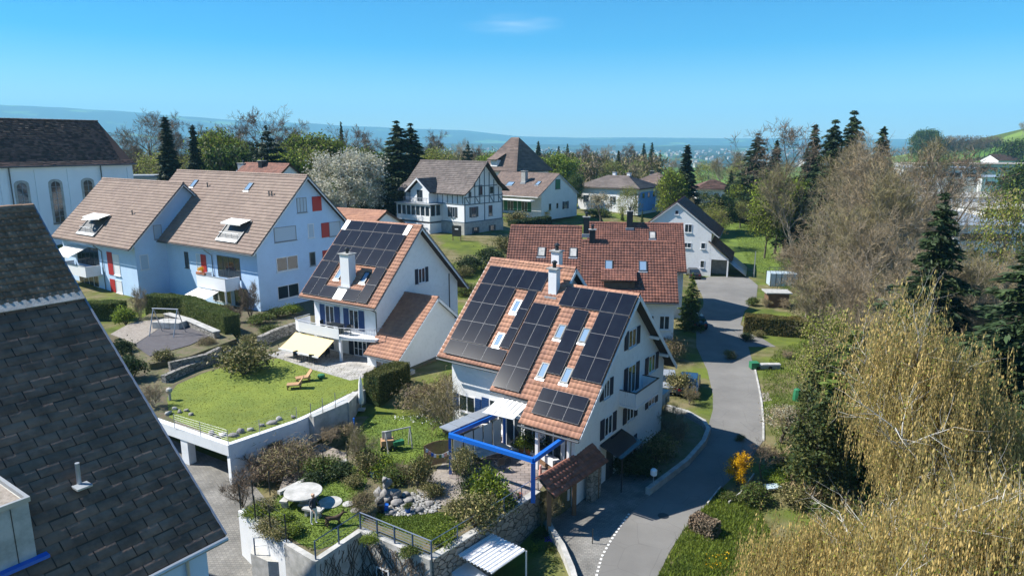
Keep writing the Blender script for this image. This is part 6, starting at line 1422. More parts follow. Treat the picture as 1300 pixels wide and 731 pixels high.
hedge('hedge', 'long clipped green hedge between play court and the large pale blue house', [at(192,398,2.3), at(240,402,2.3), at(296,428,2.3)], 1.5, 2.1)
hedge('hedge', 'short dark hedge in front of the left pale blue house', [at(112,402,2.3), at(158,402,2.3)], 1.5, 1.6, keys=('hedge', 'leafd'))
hedge('hedge', 'dark olive block hedge on the wall beside the folded parasol', [at(472,508,ZL-.6), at(512,489,ZL-.6)], 1.5, 1.9, keys=('leafo', 'leafd'), n=330)
hedge('hedge', 'brownish-green hedge with orange bench, right of the road bend', [at(945,420,-1), at(985,424,-1), at(1042,428,-1)], 2.0, 1.9, keys=('hedgeb', 'leafd'), n=200, ls=.075)
x, y, z = at(638, 300, 4); hedge('hedge', 'dark hedge in shade between chalet and green-shuttered house', [at(650,297,3.5), at(695,290,3.5)], 2, 2.3, keys=('leafd', 'leafd'), n=60, ls=.13)
hedge('hedge', 'low reddish-brown hedge beside the road, left of the yellow forsythia bed', [at(880,668,-1), at(908,682,-1)], .9, .8, keys=('twigr', 'leafd'), n=500, ls=.06)
# garden shrubs
shr('bush_o', 'spreading_shrub', 'wide olive spreading shrub in the upper lawn', 310, 474, ZL, 2.5, 1.25)
shr('bush_y', 'yellow_shrub', 'yellow-green shrub left of the long clipped hedge', 160, 412, 2.4, 2.0, .8)
shr('bare_bush', 'bare_sapling', 'slender bare sapling before the left pale blue house', 178, 405, 2.6, 3.2, .5, cat='sapling')
for px, py, h, lb, kd in ((158,452,1.5,'upper of two dark green bushes beside the slate roof edge','bush_d'), (168,480,1.8,'lower and larger dark green bush beside the slate roof edge','bush_d'), (195,515,1.5,'spiky bare grey shrub beside the slate roof edge','bare_bush'), (207,462,1.3,'olive bush behind the back left block wall','bush_o'), (285,400,1.2,'low olive bush at the end of the long hedge','bush_o'), (282,452,1.0,'small bush between the two block walls','bush_o'), (262,442,1.1,'brownish bush beside the court wall','bush_b')): shr(kd, 'garden_bush', lb, px, py, 2.3, h, group='bushes around the upper lawn')
for px, py, h, w_, lb, kd in ((330,410,1.0,1.6,'low green ground bush before the large blue house wall','bush_g'), (352,402,1.0,1.6,'low bush beside the blue barrel','bush_g'), (372,398,1.1,1.5,'low green bush left of the balcony house','bush_y'), (300,408,1.6,.8,'reddish bare bush beside the house patio','bare_bush_r'), (345,425,1.0,1.4,'bush on top of the block wall','bush_g'), (316,436,.9,1.5,'trailing green bush above the lawn shrub','bush_o')): shr(kd, 'low_bush', lb, px, py, 2.3, h, w_, group='bushes before the large blue house')
shr('bare_bush_r', 'bare_tree', 'bare sapling with pale twigs before the large blue house', 318, 402, 2.3, 3.6, .55, cat='tree')
# garden terrace plants
for px, py, h, w_, lb in ((540,525,2.3,1.15,'left part of the russet-brown twiggy shrub by the annex'), (580,515,2.5,1.1,'right part of the russet-brown twiggy shrub by the annex')): shr('bush_b', 'russet_shrub', lb, px, py, ZA, h, w_, group='russet shrubs by the annex')
shr('bare_bush_g', 'multi_stem_tree', 'bare multi-stemmed tree on the garden lawn', 566, 549, ZA, 3.6, .85, cat='tree')
shr('bush_b', 'vine_tangle', 'tangle of bare brown vine branches beside the garage wall', 372, 602, ZA-.8, 2.2, 1.2)
shr('bare_bush_r', 'vine_tangle', 'spreading bare vine in front of the small garage window', 345, 612, -.4, 2.2, 1.3)
shr('bare_bush_r', 'vine_tangle', 'bare climbing shrub at the garage corner post', 308, 640, -.5, 2.0, .9)
shr('bare_bush_g', 'bare_bush', 'olive bare bush between kerb wall and garden lawn', 455, 590, ZA, 2.3, .8)
shr('bush_o', 'bush', 'olive bush at the left edge of the pond lawn kerb', 470, 598, ZA, 1.3, 1.1)
shr('bush_d', 'bush', 'dark low bush under the bare olive bush', 432, 606, ZA, .9, 1.3)
shr('bush_b', 'grass_bush', 'straw-orange rounded bush beside the rock fountain', 461, 652, ZA, 1.25, .85)
shr('bush_o', 'topiary_shrub', 'dark clipped shrub in a pot beside the prayer flags', 533, 618, ZA, 1.9, .6)
leafy_proto('lollipop', 91, ['twigg', 'leafo'], n=4200, ls=.05, H=3.2, rx=.95, rz=.8, zc=2.2, clumps=40, cr=.22, asp=.4, levels=2, kids=(7, 5), r0=.05, first=.6)
P_ = place('lollipop', 'standard_tree', 'small round-headed tree on a thin stem before the pergola', 'tree', at(588, 626, ZA), 2.7)
shr('bush_y', 'leafy_shrub', 'bright green bushy shrub beside the pergola front beam', 618, 640, ZA, 2.1, .8)
shr('bush_o', 'olive_shrub', 'wide olive shrub overhanging the rising retaining wall', 604, 668, ZA, 1.9, .95)
shr('bush_o', 'olive_shrub', 'low olive shrub left of the wide wall shrub', 580, 655, ZA, 1.0, 1.1)
shr('bush_y', 'corner_bush', 'yellow-green bush at the right corner of the steel railing', 560, 690, ZA, .9, 1.2)
for i, (px, py) in enumerate(((322,655),(340,672),(358,660),(335,648),(372,676),(352,682))): shr('bush_o' if i % 2 else 'bush_y', 'ground_ivy', ['ivy clump at the fence corner','ivy clump along the white wall','ivy clump before the round stone table','ivy clump beside the fence post','ivy clump at the stair rail','ivy clump above the stair landing'][i], px, py, ZA, .55, 1.8, group='ivy clumps behind the white wall')
shr('bare_bush_g', 'bare_shrub', 'pale bare shrub at the lower end of the tiled canopy', 692, 672, -1.2, 2.4, .7)
for px, py, h, w_, kd, lb in ((412,600,1.0,1.4,'bush_g','green bush on the kerb wall beside the lower lawn'), (400,612,.7,1.5,'bush_d','dark low bush behind the round stone table'), (448,618,.7,1.3,'bush_o','olive low bush between lower lawn and bare olive bush'), (482,600,1.1,1.2,'bush_y','yellow-green bush above the rock fountain'), (497,612,.9,1.3,'bush_g','green bush left of the grey rock pile'), (515,606,1.0,1.2,'bare_bush_g','bare twiggy bush behind the stone bed'), (548,628,.8,1.2,'bush_o','olive bush at the right end of the stone bed'), (600,628,1.0,1.1,'bush_d','dark bush under the pergola front beam'), (640,648,.9,1.1,'bush_g','green bush on the wall top near the blue post'), (586,600,.9,1.1,'bush_g','green bush beside the left pergola post'), (420,560,1.0,1.4,'bare_bush','bare grey bush above the gravel path'), (440,552,.9,1.2,'bush_b','russet bush under the grey lawn parapet'), (470,690,.5,1.4,'bush_y','low yellow plant behind the steel railing'), (520,705,.5,1.4,'bush_g','low green plant behind the steel railing')): shr(kd, 'garden_shrub', lb, px, py, ZA, h, w_, group='shrubs of the garden terrace')
# creeper on the two lower walls
def creeper(label, a, b, z0, z1, n, seed):
    g_ = random.Random(seed); a = np.array(a[:2]); b = np.array(b[:2]); u = (b-a)/np.linalg.norm(b-a); nn = np.array([u[1], -u[0]]); L = np.linalg.norm(b-a); S = []
    for _ in range(n):
        s = g_.uniform(0, L); z = z0 if g_.random() < .5 else g_.uniform(z0, z1); d = g_.uniform(-.8, .8)
        for k_ in range(8):
            s2 = s+d*.22+g_.gauss(0, .05); z2 = z+.2; 
            if z2 > z1 or s2 < 0 or s2 > L: break
            p = a+u*s+nn*.19; q = a+u*s2+nn*.19; S.append((*p, z, *q, z2, .018, .014)); s, z = s2, z2; d += g_.gauss(0, .25)
    V, F = tubes(S, 3); o = link('creeper', np_mesh('creeper', V, F, ['bark'])); return meta(o, label, 'climbing plant')
creeper('bare creeper stems on the shaded retaining wall', tw[2], tw[3], -2.6, .85, 90, 1); creeper('bare creeper stems around the small white window', tw[3], tw[4], -2.6, .85, 260, 2)
# right-hand gardens
shr('forsythia', 'forsythia', 'golden-yellow flowering forsythia beside the road', 936, 617, -1, 2.25, .75)
ptree('bareOpen', 'fruit_tree', 'small bare fruit tree right of the golden forsythia', 'tree', 967, 562, py=612, z=-1, wide=1.1)
shr('bush_g', 'green_bush', 'fresh green bush in front of the small bare fruit tree', 958, 638, -1, 1.2, 1.1)
shr('bush_y', 'green_bush', 'low green bush beside the blue sheet', 985, 612, -1, .8, 1.6); shr('bush_g', 'green_bush', 'low bush left of the edging board', 925, 634, -1, .5, 1.6)
ptree('small_blossom', 'fruit_tree', 'leaning fruit tree with olive crown at the plot edge', 'tree', 992, 515, py=562, z=-1, wide=1.2)
for px, py, h, w_, kd, lb in ((1020,545,1.4,1.7,'bush_o','wide olive bush behind the leaning fruit tree'), (1045,560,1.6,1.5,'bush_g','green bush at the foot of the ivy-grown tree'), (1012,600,1.2,1.5,'bush_g','green bush below the leaning fruit tree'), (1035,610,1.6,1.5,'bush_o','olive bush at the edge of the birch'), (1005,640,1.2,1.4,'bush_o','olive bush left of the nearest birch'), (1000,455,.8,1.6,'bare_bush','pruned fruit bush right of the green cart'), (1032,462,.9,1.6,'bare_bush_g','pruned bare bush further right of the green cart'), (948,432,.9,1.2,'bush_d','dark bush at the left foot of the brownish hedge'), (962,428,.8,1.2,'bush_o','olive bush beside the orange bench'), (955,388,1.2,.9,'bush_g','round green bush above the left end of the brownish hedge'), (972,390,1.2,1.2,'bare_bush_g','bare bush before the hut'), (996,392,1.4,1.2,'bare_bush','bare dark bush right of the hut'), (926,455,.9,1.0,'bush_o','small bush in the tip of the road shadow'), (1000,360,1.6,1.5,'bush_o','olive shrubs behind the hut'), (1020,368,1.3,1.3,'bush_g','green shrub right of the hut'), (940,560,.5,1.0,'bush_o','tiny bush at the kerb')):
    shr(kd, 'plot_bush', lb, px, py, -1 if py > 400 else None, h, w_, group='bushes on the plot right of the road')
ptree('firY', 'cypress', 'bright green drooping conifer beside the red row house', 'tree', 876, 348, py=418, z=-1, wide=1.1)
for px, py, h, w_, kd, lb in ((835,480,2.6,.9,'bare_bush_g','olive bare shrub behind the solar house corner'), (860,500,2.0,.9,'bush_o','shrub beside the blue car'), (850,455,2.4,.9,'bush_b','brown shrub between the row house and solar house'), (875,512,1.6,.8,'bare_bush_g','grassy shrub before the blue car'), (838,430,1.4,1.0,'bush_y','yellow-green shrub at the row house corner'), (600,345,2.2,1.3,'bush_d','dark shrub behind the left solar house'), (620,335,2.4,1.2,'bush_d','dark shrub left of the red row houses'), (590,375,1.6,1.2,'bush_g','green shrub behind the left solar house gable'), (640,318,2.2,1.2,'bush_o','olive shrub beside the red row roof edge'), (655,285,2.6,1.4,'bush_o','olive hedge shrub above the red row roof'), (588,352,1.5,1.2,'bush_o','small olive shrub behind the solar house verge'), (810,600,1.6,1.0,'bush_d','dark shrub in the shaded front bed'), (835,585,1.8,1.0,'bush_o','shaded shrub in the middle of the front bed'), (862,560,1.6,1.0,'bare_bush','bare shaded shrub in the front bed'), (790,600,1.3,1.0,'bush_d','dark shaded bush beside the glass canopy'), (845,545,2.4,.9,'bare_bush_g','climbing shrub against the gable wall')):
    shr(kd, 'shrub', lb, px, py, None if py < 400 else -.9, h, w_, group='shrubs around the solar house')
for px, py, h, w_, kd, lb in ((690,283,3.0,1.1,'forsythia','yellow forsythia above the red row roof'), (672,286,1.6,1.3,'bush_o','olive shrub left of the yellow forsythia'), (744,262,2.4,1.0,'forsythia','small yellow forsythia left of the bungalow'), (760,275,2.0,2.0,'bush_g','flat green shrub above the row house chimneys'), (790,280,3.5,.6,'firY','small yellowish conifer above the row house ridge'), (815,282,3.0,.6,'firY','small dark cone-shaped conifer above the row house ridge'), (470,264,2.2,1.8,'bush_y','green shrub above the small red outbuilding'), (520,268,2.4,1.2,'bush_b','brown shrub at the left end of the chalet'), (535,268,2.6,1.0,'bush_d','dark shrub before the chalet veranda'), (500,255,3.0,2.0,'bush_d','dark hedge mass left of the chalet')):
    loc = atg(px, py); place(kd, 'shrub', lb, 'shrub', loc, h, wide=w_, group='shrubs on the rise')
# ================================================================ pergola terrace
PG = thing('pergola', 'bright blue steel pergola frame over the paved terrace', 'pergola', (0, 0, 0))
zt = ZA+2.45
pA, pB, pC = [np.array(at(x, y, zt)) for x, y in ((571, 552), (677, 584), (716, 556))]
pD = np.array(at(640, 522, zt)); 
def beamb(a, b, w_, h_, key='blue', nm='beam', par=PG):
    d = b-a; L = np.linalg.norm(d); d = d/L; n = unitv(np.cross(d, (0, 0, 1))); m = MB().mat(key).obox(a-n*w_/2-np.array([0, 0, h_/2]), d, n, (0, 0, 1), L, w_, h_); return m.build(nm, par)
beamb(pA, pB, .22, .24); beamb(pB, pC+(pC-pB)*.05, .22, .239); beamb(pA, pD, .2, .236)
for p, w_ in ((pA, .16), (pB, .24)): MB().mat('blue').box((p[0], p[1], (ZA+zt)/2-.06), (w_, w_, zt-ZA-.12)).build('post', PG)
MB().mat('blue').box((pD[0], pD[1], (ZA+zt)/2-.06), (.16, .16, zt-ZA-.12)).build('post', PG)
# left side: frosted glass wall under a grey cover strip
GW = thing('glass_wall', 'frosted glass side wall with grey roof strip along the left of the pergola', 'glass wall')
d = (pD-pA); L = np.linalg.norm(d[:2]); d = d/L; n = np.array([d[1], -d[0], 0])
M['frost'] = mat('frosted_glass', (.45, .55, .62), .35, spec=.6)
for i in range(5):
    s = .3+i*(L-.5)/5; q = pA+d*s; MB().mat('frost').obox((q[0], q[1], ZA+.1), d*np.array([1, 1, 0]), n, (0, 0, 1), (L-.5)/5-.12, .03, 2.0).build('glass_panel', GW)
    MB().mat('zdark').box((q[0]-d[0]*.06, q[1]-d[1]*.06, ZA+1.1), (.07, .07, 2.2)).build('mullion', GW)
q = MB().mat('zinc'); n_ = 6
for i in range(n_): s = .1+i*(L-.2)/n_; p = pA+d*s; q.obox((p[0]-n[0]*1.0, p[1]-n[1]*1.0, zt+.14+(.01 if i % 2 else 0)), d*np.array([1, 1, 0]), n, (0, 0, 1), (L-.2)/n_-.03, .95, .06)
q.build('cover', GW)
AW = thing('awning_roof', 'white ribbed awning stretched from the tiled eave over the terrace', 'awning')
q = [np.array(at(x, y, z)) for x, y, z in ((634, 504, 4.62), (671, 513, 4.62), (652, 532, 3.85), (613, 523, 3.85))]
m = MB().mat('awnw'); K = 12
for i in range(K):
    a, b = i/K, (i+1)/K; e = .02 if i % 2 else -.02; z_ = np.array([0, 0, e]); m.add([q[0]+(q[1]-q[0])*a+z_, q[0]+(q[1]-q[0])*b+z_, q[3]+(q[2]-q[3])*b+z_, q[3]+(q[2]-q[3])*a+z_], [(0, 3, 2, 1)])
m.build('fabric', AW); MB().mat('frame').tube(q[3], q[2], .05).build('front_rail', AW)
def table(name, label, px, py, z, L, W, rz, h=.74, key='conc', cat='table'):
    x, y, z0 = at(px, py, z); t = thing(name, label, cat, (x, y, z0), rz)
    MB().mat(key).box((0, 0, h-.03), (L, W, .06)).build('tabletop', t)
    for sx in (-1, 1):
        for sy in (-1, 1): MB().mat('zdark').box((sx*(L/2-.12), sy*(W/2-.1), (h-.06)/2), (.06, .06, h-.06)).build('leg', t)
    return t
table('dining_table', 'long grey garden dining table under the pergola', 624, 585, ZA, 2.3, .95, .62, key='concl')
def chair(label, px, py, z, rz, key='zdark', group=None, cat='chair', s=1.):
    x, y, z0 = at(px, py, z); t = thing('garden_chair', label, cat, (x, y, z0), rz, group); t.scale = (s, s, s)
    MB().mat(key).box((0, 0, .43), (.48, .46, .05)).build('seat', t); MB().mat(key).box((0, .23, .70), (.46, .04, .42)).build('backrest', t)
    for sx in (-1, 1):
        for sy in (-1, 1): MB().mat(key).tube((sx*.21, sy*.2, 0), (sx*.21, sy*.2, .42), .018, n=5).build('leg', t)
        MB().mat(key).box((sx*.24, 0, .62), (.04, .42, .03)).build('armrest', t)
    return t
for i, (px, py, rz, lb) in enumerate(((606,592,2.2,'dark chair at the near left of the grey dining table'),(634,597,3.7,'dark chair at the near right of the grey dining table'),(642,588,4.0,'dark chair at the right side of the grey dining table'),(614,572,.6,'dark chair behind the grey dining table'))): chair(lb, px, py, ZA, rz, group='chairs round the dining table')
def sofa(label, px, py, z, L, rz, key='awnw'):
    x, y, z0 = at(px, py, z); t = thing('outdoor_sofa', label, 'sofa', (x, y, z0), rz)
    MB().mat('wood').box((0, 0, .18), (L, .85, .22)).build('base', t); MB().mat(key).box((0, -.03, .38), (L-.1, .75, .18)).build('seat_cushion', t)
    MB().mat(key).box((0, .36, .62), (L-.1, .18, .42)).build('back_cushion', t)
    for sx in (-1, 1): MB().mat('wood').box((sx*(L/2-.04), 0, .45), (.08, .8, .32)).build('armrest', t)
sofa('cream outdoor sofa at the back of the pergola terrace', 622, 556, ZA, 2.0, .0); sofa('dark covered sofa left of the cream one', 600, 563, ZA, 1.8, .7, key='cloth1'); sofa('pale grey lounge at the right end of the terrace', 700, 592, ZA, 1.7, 2.1, key='cloth2')
G_ = thing('barbecue', 'black kettle barbecue near the right end of the terrace', 'barbecue', at(686, 585, ZA)); MB().mat('zdark').lathe((0, 0, .62), [(.02, 0), (.2, .05), (.28, .2), (.26, .36), (.15, .46), (.02, .5)], 14).build('kettle', G_)
for a in (0, 2.1, 4.2): MB().mat('steel').tube((.1*cos(a), .1*sin(a), .68), (.28*cos(a), .28*sin(a), 0), .015, n=5).build('leg', G_)
def pot(label, px, py, z, r, h, key='terrac', plant='bush_g', ps=.7, group=None, name='flower_pot'):
    x, y, z0 = at(px, py, z); t = thing(name, label, 'flower pot', (x, y, z0), 0, group)
    MB().mat(key).lathe((0, 0, 0), [(r*.65, 0), (r*.9, h*.6), (r, h), (r*.85, h), (r*.8, h*.85)], 14).build('pot', t)
    if plant:
        o = link('plant', PROTO[plant][1], t); s = ps/1.3; o.scale = (s, s, s); o.location = (0, 0, h*.8)
for px, py, r, h, key, pl, ps, lb in ((671,576,.25,.4,'terrac','bush_y',.9,'terracotta pot of yellow flowers before the white post'), (662,574,.2,.35,'terrac','bush_g',.6,'small terracotta pot left of the yellow-flowered one'), (690,575,.3,.5,'plast','bush_d',1.5,'tall dark potted plant right of the white post'), (660,632,.16,.28,'terrac',None,0,'empty small terracotta pot on the wall end'), (484,650,.22,.5,'zdark',None,0,'tall dark blue pot left of the rock fountain'), (489,648,.2,.35,'blue',None,0,'glazed bright blue pot before the rock fountain'), (518,650,.16,.28,'blue','bush_g',.3,'small bright blue pot on the stone bed'), (474,605,.2,.34,'blue',None,0,'blue pot in the bushes above the rock fountain'), (533,619,.26,.4,'zdark',None,0,'dark square pot under the clipped shrub'), (577,648,.24,.35,'plast',None,0,'black pot under the round-headed tree'), (555,503,.3,.5,'concl','bush_g',.5,'pale urn beside the bare multi-stemmed tree'), (600,512,.25,.9,'concl',None,0,'white stone urn at the house corner')): pot(lb, px, py, ZA, r, h, key, pl, ps, group='garden pots')
# bamboo screen, prayer flags, play set
SC = thing('wicker_screen', 'curved dark wicker screen at the lawn corner', 'screen', at(556, 592, ZA), .35); m = MB().mat('wood')
for i in range(26): m.box((-.8+i*.065, .12*sin(i*.12), .75+.12*sin(i*.1)), (.05, .04, 1.5))
m.build('screen', SC)
PF = thing('flag_string', 'string of small coloured prayer flags beside the pergola post', 'bunting', (0, 0, 0)); a, b = np.array(at(541, 600, ZA))+(0, 0, 1.6), np.array(at(571, 593, ZA))+(0, 0, 1.1)
for k_, key in enumerate(('white', 'pink', 'blue', 'white', 'yellow', 'shutg', 'white', 'pink', 'white')):
    t = (k_+.5)/9; p = a+(b-a)*t-(0, 0, .35*sin(pi*t)); MB().mat(key).box(p-(0, 0, .12), (.14, .012, .2), .2).build('flag', PF)
MB().mat('awnw').path([a+(b-a)*t-(0, 0, .35*sin(pi*t)) for t in np.linspace(0, 1, 10)], .01, 4).build('cord', PF)
SW = thing('toy_swing', 'small white wooden garden swing frame on the lawn', 'swing', at(506, 570, ZA), .5)
for sx in (-.8, .8):
    for sy in (-.35, .35): MB().mat('concl').tube((sx, sy, 0), (sx, 0, 1.35), .04, n=6).build('leg', SW)
MB().mat('concl').tube((-.85, 0, 1.35), (.85, 0, 1.35), .045, n=6).build('crossbar', SW); MB().mat('shutg').box((0, 0, .45), (.7, .35, .3)).build('seat', SW)
for sx in (-.3, .3): MB().mat('zdark').tube((sx, 0, .6), (sx, 0, 1.35), .012, n=4).build('rope', SW)
CT = thing('wooden_toy_house', 'pale wooden slatted cart left of the white garden swing', 'garden cart', at(492, 570, ZA), .3); MB().mat('woodp').box((0, 0, .45), (.8, .6, .5)).build('box', CT); MB().mat('concl').box((0, .1, .95), (.6, .1, .5)).build('rack', CT)
for sx in (-.3, .3): MB().mat('zdark').tube((sx, -.33, .18), (sx, -.27, .18), .18, n=14).build('wheel', CT)
# ---- rock fountain and dry stream bed
def rock_np(r, seed, sq=.7):
    g_ = np.random.default_rng(seed); bm = bmesh.new(); bmesh.ops.create_icosphere(bm, subdivisions=2, radius=1)
    V = np.array([v.co[:] for v in bm.verts]); F = np.array([[v.index for v in f.verts] for f in bm.faces]); bm.free()
    for _ in range(14): n = unitv(g_.normal(size=3)); t = V@n; V = V-np.outer(np.maximum(t-g_.uniform(.45, .75), 0), n)
    V = V*(1+g_.normal(size=(len(V), 1))*.04)*np.array([r*g_.uniform(.8, 1.3), r, r*sq]); return V, F
g_ = np.random.default_rng(77); bedp = px_poly([(478,640),(500,628),(535,625),(560,638),(556,650),(520,655),(492,655)], ZA)
def inpoly(x, y, P):
    c = False; j = len(P)-1
    for i in range(len(P)):
        if (P[i][1] > y) != (P[j][1] > y) and x < (P[j][0]-P[i][0])*(y-P[i][1])/(P[j][1]-P[i][1])+P[i][0]: c = not c
        j = i
    return c
V = []; F = []; n = 0
xs = [p[0] for p in bedp]; ys = [p[1] for p in bedp]
for k_ in range(900):
    x, y = g_.uniform(min(xs), max(xs)), g_.uniform(min(ys), max(ys))
    if not inpoly(x, y, bedp): continue
    v, f = rock_np(g_.uniform(.05, .13), k_ % 40, .5); V.append(v+np.array([x, y, ZA+.03])); F.append(f+n); n += len(v)
M['pebble'] = mat('pebble_stone', (.27, .265, .25), .85, island=.55)
meta(link('stone_bed', np_mesh('stone_bed', np.concatenate(V), np.concatenate(F), ['pebble'])), kind='stuff')
RF = thing('rock_fountain', 'pile of pale weathered rocks forming a garden fountain', 'fountain', at(489, 634, ZA))
for k_, (dx_, dy_, dz_, r_) in enumerate(((0, 0, .35, .55), (.35, .2, .3, .45), (-.35, .15, .3, .42), (.05, .3, .8, .42), (.2, -.35, .2, .32), (-.25, -.3, .18, .3), (.65, -.1, .15, .28), (0, .1, 1.15, .25))):
    v, f = rock_np(r_, 100+k_, 1.0); link('rock', np_mesh('rock', v, f, ['rock']), RF, loc=(dx_, dy_, dz_))
rl = [(505,640,.4,'flat slab rock in the middle of the stone bed'),(520,636,.35,'pale angular rock at the back of the stone bed'),(532,648,.3,'rock at the right front of the stone bed'),(545,640,.33,'rock at the right end of the stone bed'),(498,652,.28,'rock at the front left of the stone bed'),(515,629,.4,'dark rock right of the fountain')]
for k_, (px, py, r_, lb) in enumerate(rl):
    v, f = rock_np(r_, 130+k_, .45); meta(link('rock', np_mesh('rock', v, f, ['rock']), None, loc=tuple(np.array(at(px, py, ZA))+(0, 0, .1))), lb, 'rock', 'larger rocks in the stone bed')
# ---- round stone table, benches, discs
RT = thing('round_stone_table', 'round pale stone table on the person lawn', 'stone table', at(386, 640, ZA)); MB().mat('concl').lathe((0, 0, .70), [(.9, 0), (1.0, .02), (1.0, .09), (.97, .1)], 32).build('tabletop', RT); MB().mat('concl').lathe((0, 0, 0), [(.35, 0), (.22, .1), (.22, .6), (.35, .7)], 16).build('pedestal', RT)
for px, py, rz, lb in ((366,640,1.4,'curved stone bench left of the round table'), (398,655,-.3,'curved stone bench right of the round table')):
    SB = thing('stone_bench', lb, 'bench', at(px, py, ZA), rz, 'stone benches at the round table'); MB().mat('concl').box((0, 0, .42), (1.1, .42, .1)).build('seat', SB)
    for s_ in (-.35, .35): MB().mat('concl').box((s_, 0, .185), (.14, .34, .37)).build('leg', SB)
for px, py, r_, lb in ((419,638,.65,'large round paving disc beside the stone table'), (442,640,.3,'small round stepping stone left of the straw-orange bush'), (451,648,.25,'smaller stepping stone nearest the straw-orange bush')):
    meta(MB().mat('concl').lathe((0, 0, 0), [(r_, 0), (r_, .05), (r_*.96, .06)], 24).build('stepping_stone', None, loc=tuple(np.array(at(px, py, ZA))+(0, 0, .005))), lb, 'stepping stone', 'stepping stones on the lawn')
# ---- fences and railings
def fence(name, label, pts, h, step, wires, key='zdark', wkey='steel', r_=.03, cat='fence', wr_=.008, lean=0., group=None):
    x0, y0, z0 = pts[0]; t = thing(name, label, cat, pts[0], 0, group); P = [np.array(p)-np.array(pts[0]) for p in pts]
    for k_, (a, b) in enumerate(zip(P[:-1], P[1:])):
        L = np.linalg.norm(b-a); n_ = max(1, int(round(L/step)))
        for i in range(n_+(1 if k_ == len(P)-2 else 0)): p = a+(b-a)*i/n_; MB().mat(key).tube(p, p+(0, 0, h), r_, n=6).build('post', t)
    for wz in wires: MB().mat(wkey).path([p+(0, 0, wz*h) for p in P], wr_ if wz < .99 else max(wr_, r_*.8), 4).build('rail', t)
    return t
up = lambda pts, z: [tuple(np.array(at(x, y, z))+(0, 0, 0)) for x, y in pts]
fence('lawn_fence', 'thin wire fence along the garage roof edge of the upper lawn', up([(222,543),(290,564),(330,551),(377,534)], ZL+.08), .95, 2.1, [.05, .2, .35, .5, .65, .8, .97], key='steel', r_=.022, wr_=.005)
fence('steel_railing', 'steel railing with white top rail over the creeper-covered wall', [tuple(np.array(p)+(0, 0, .1)) for p in (tw[3], tw[4])], .95, 1.15, [.2, .36, .52, .68, .84, 1.0], key='bluer', wkey='bluer', r_=.045, wr_=.011)
fence('steel_railing', 'thin railing along the wall rising to the blue post', [tuple(np.array(p)+(0, 0, .16)) for p in (tw[4], tw[5], tw[6])], .9, 1.6, [.5, 1.0], key='bluer', wr_=.01)
fence('steel_railing', 'blue-grey railing beside the person lawn above the shaded wall', [tuple(np.array(p)+(0, 0, .1)) for p in (tw[2], tw[3])], .95, 1.3, [.3, .6, 1.0], key='bluer', wkey='bluer', r_=.04, wr_=.01)
fence('post_fence', 'dark post fence on the white wall beside the drive', [tuple(np.array(p)+(0, 0, .12)) for p in (tw[0], at(325, 664, ZA), tw[1])], 1.45, 1.5, [.25, .5, .75, .98], wkey='zdark', r_=.035, wr_=.006)
fence('post_fence', 'dark post fence along the blue-grey kerb wall and gravel path', up([(322,640),(343,628),(380,612),(441,587)], ZA+.1), 1.4, 2.0, [.5, .98], wkey='zdark', r_=.035, wr_=.006)
LZ = -.3
MB().mat('concl').prism(px_poly([(322,690),(364,688),(401,702),(398,716),(340,712),(318,702)], LZ), -2.6, LZ).build('stair_landing')['kind'] = 'structure'
fence('stair_railing', 'railing with pale top rail round the stair landing', up([(324,704),(346,702),(368,700),(392,714)], LZ), .95, 1.3, [.5, 1.0], key='bluer', r_=.035, wr_=.012)
for k_ in range(26):
    v, f = rock_np(.22+.1*random.random(), 200+k_, .7); px = 325+k_*3.4+random.random()*3; meta(link('boulder', np_mesh('boulder', v, f, ['pebble']), None, loc=tuple(np.array(at(px, 722+random.random()*9-(4 if k_ < 8 else 0), -1.9))+(0, 0, .1))), 'pale boulder in the row below the stair landing', 'boulder', 'pale boulders below the stair landing')
PW = thing('glass_screen', 'clear glass screens on the grey parapet at the lawn corner', 'glass screen', (0, 0, 0))
M['clear'] = mat('clear_glass', (.9, .95, 1), .02); M['clear'].node_tree.nodes['Principled BSDF'].inputs['Transmission Weight'].default_value = 1.0; M['clear'].node_tree.nodes['Principled BSDF'].inputs['IOR'].default_value = 1.05
for a, b in (((395,531),(410,524)), ((410,524),(426,517)), ((426,517),(442,510))):
    a = np.array(at(*a, ZL+.18)); b = np.array(at(*b, ZL+.18)); MB().mat('steel').box((a[0], a[1], ZL+.7), (.04, .04, 1.05)).build('post', PW); u = (b-a)/np.linalg.norm(b-a); MB().mat('clear').obox(a+u*.06, u, (u[1], -u[0], 0), (0, 0, 1), np.linalg.norm(b-a)-.12, .012, .9).build('glass_panel', PW)
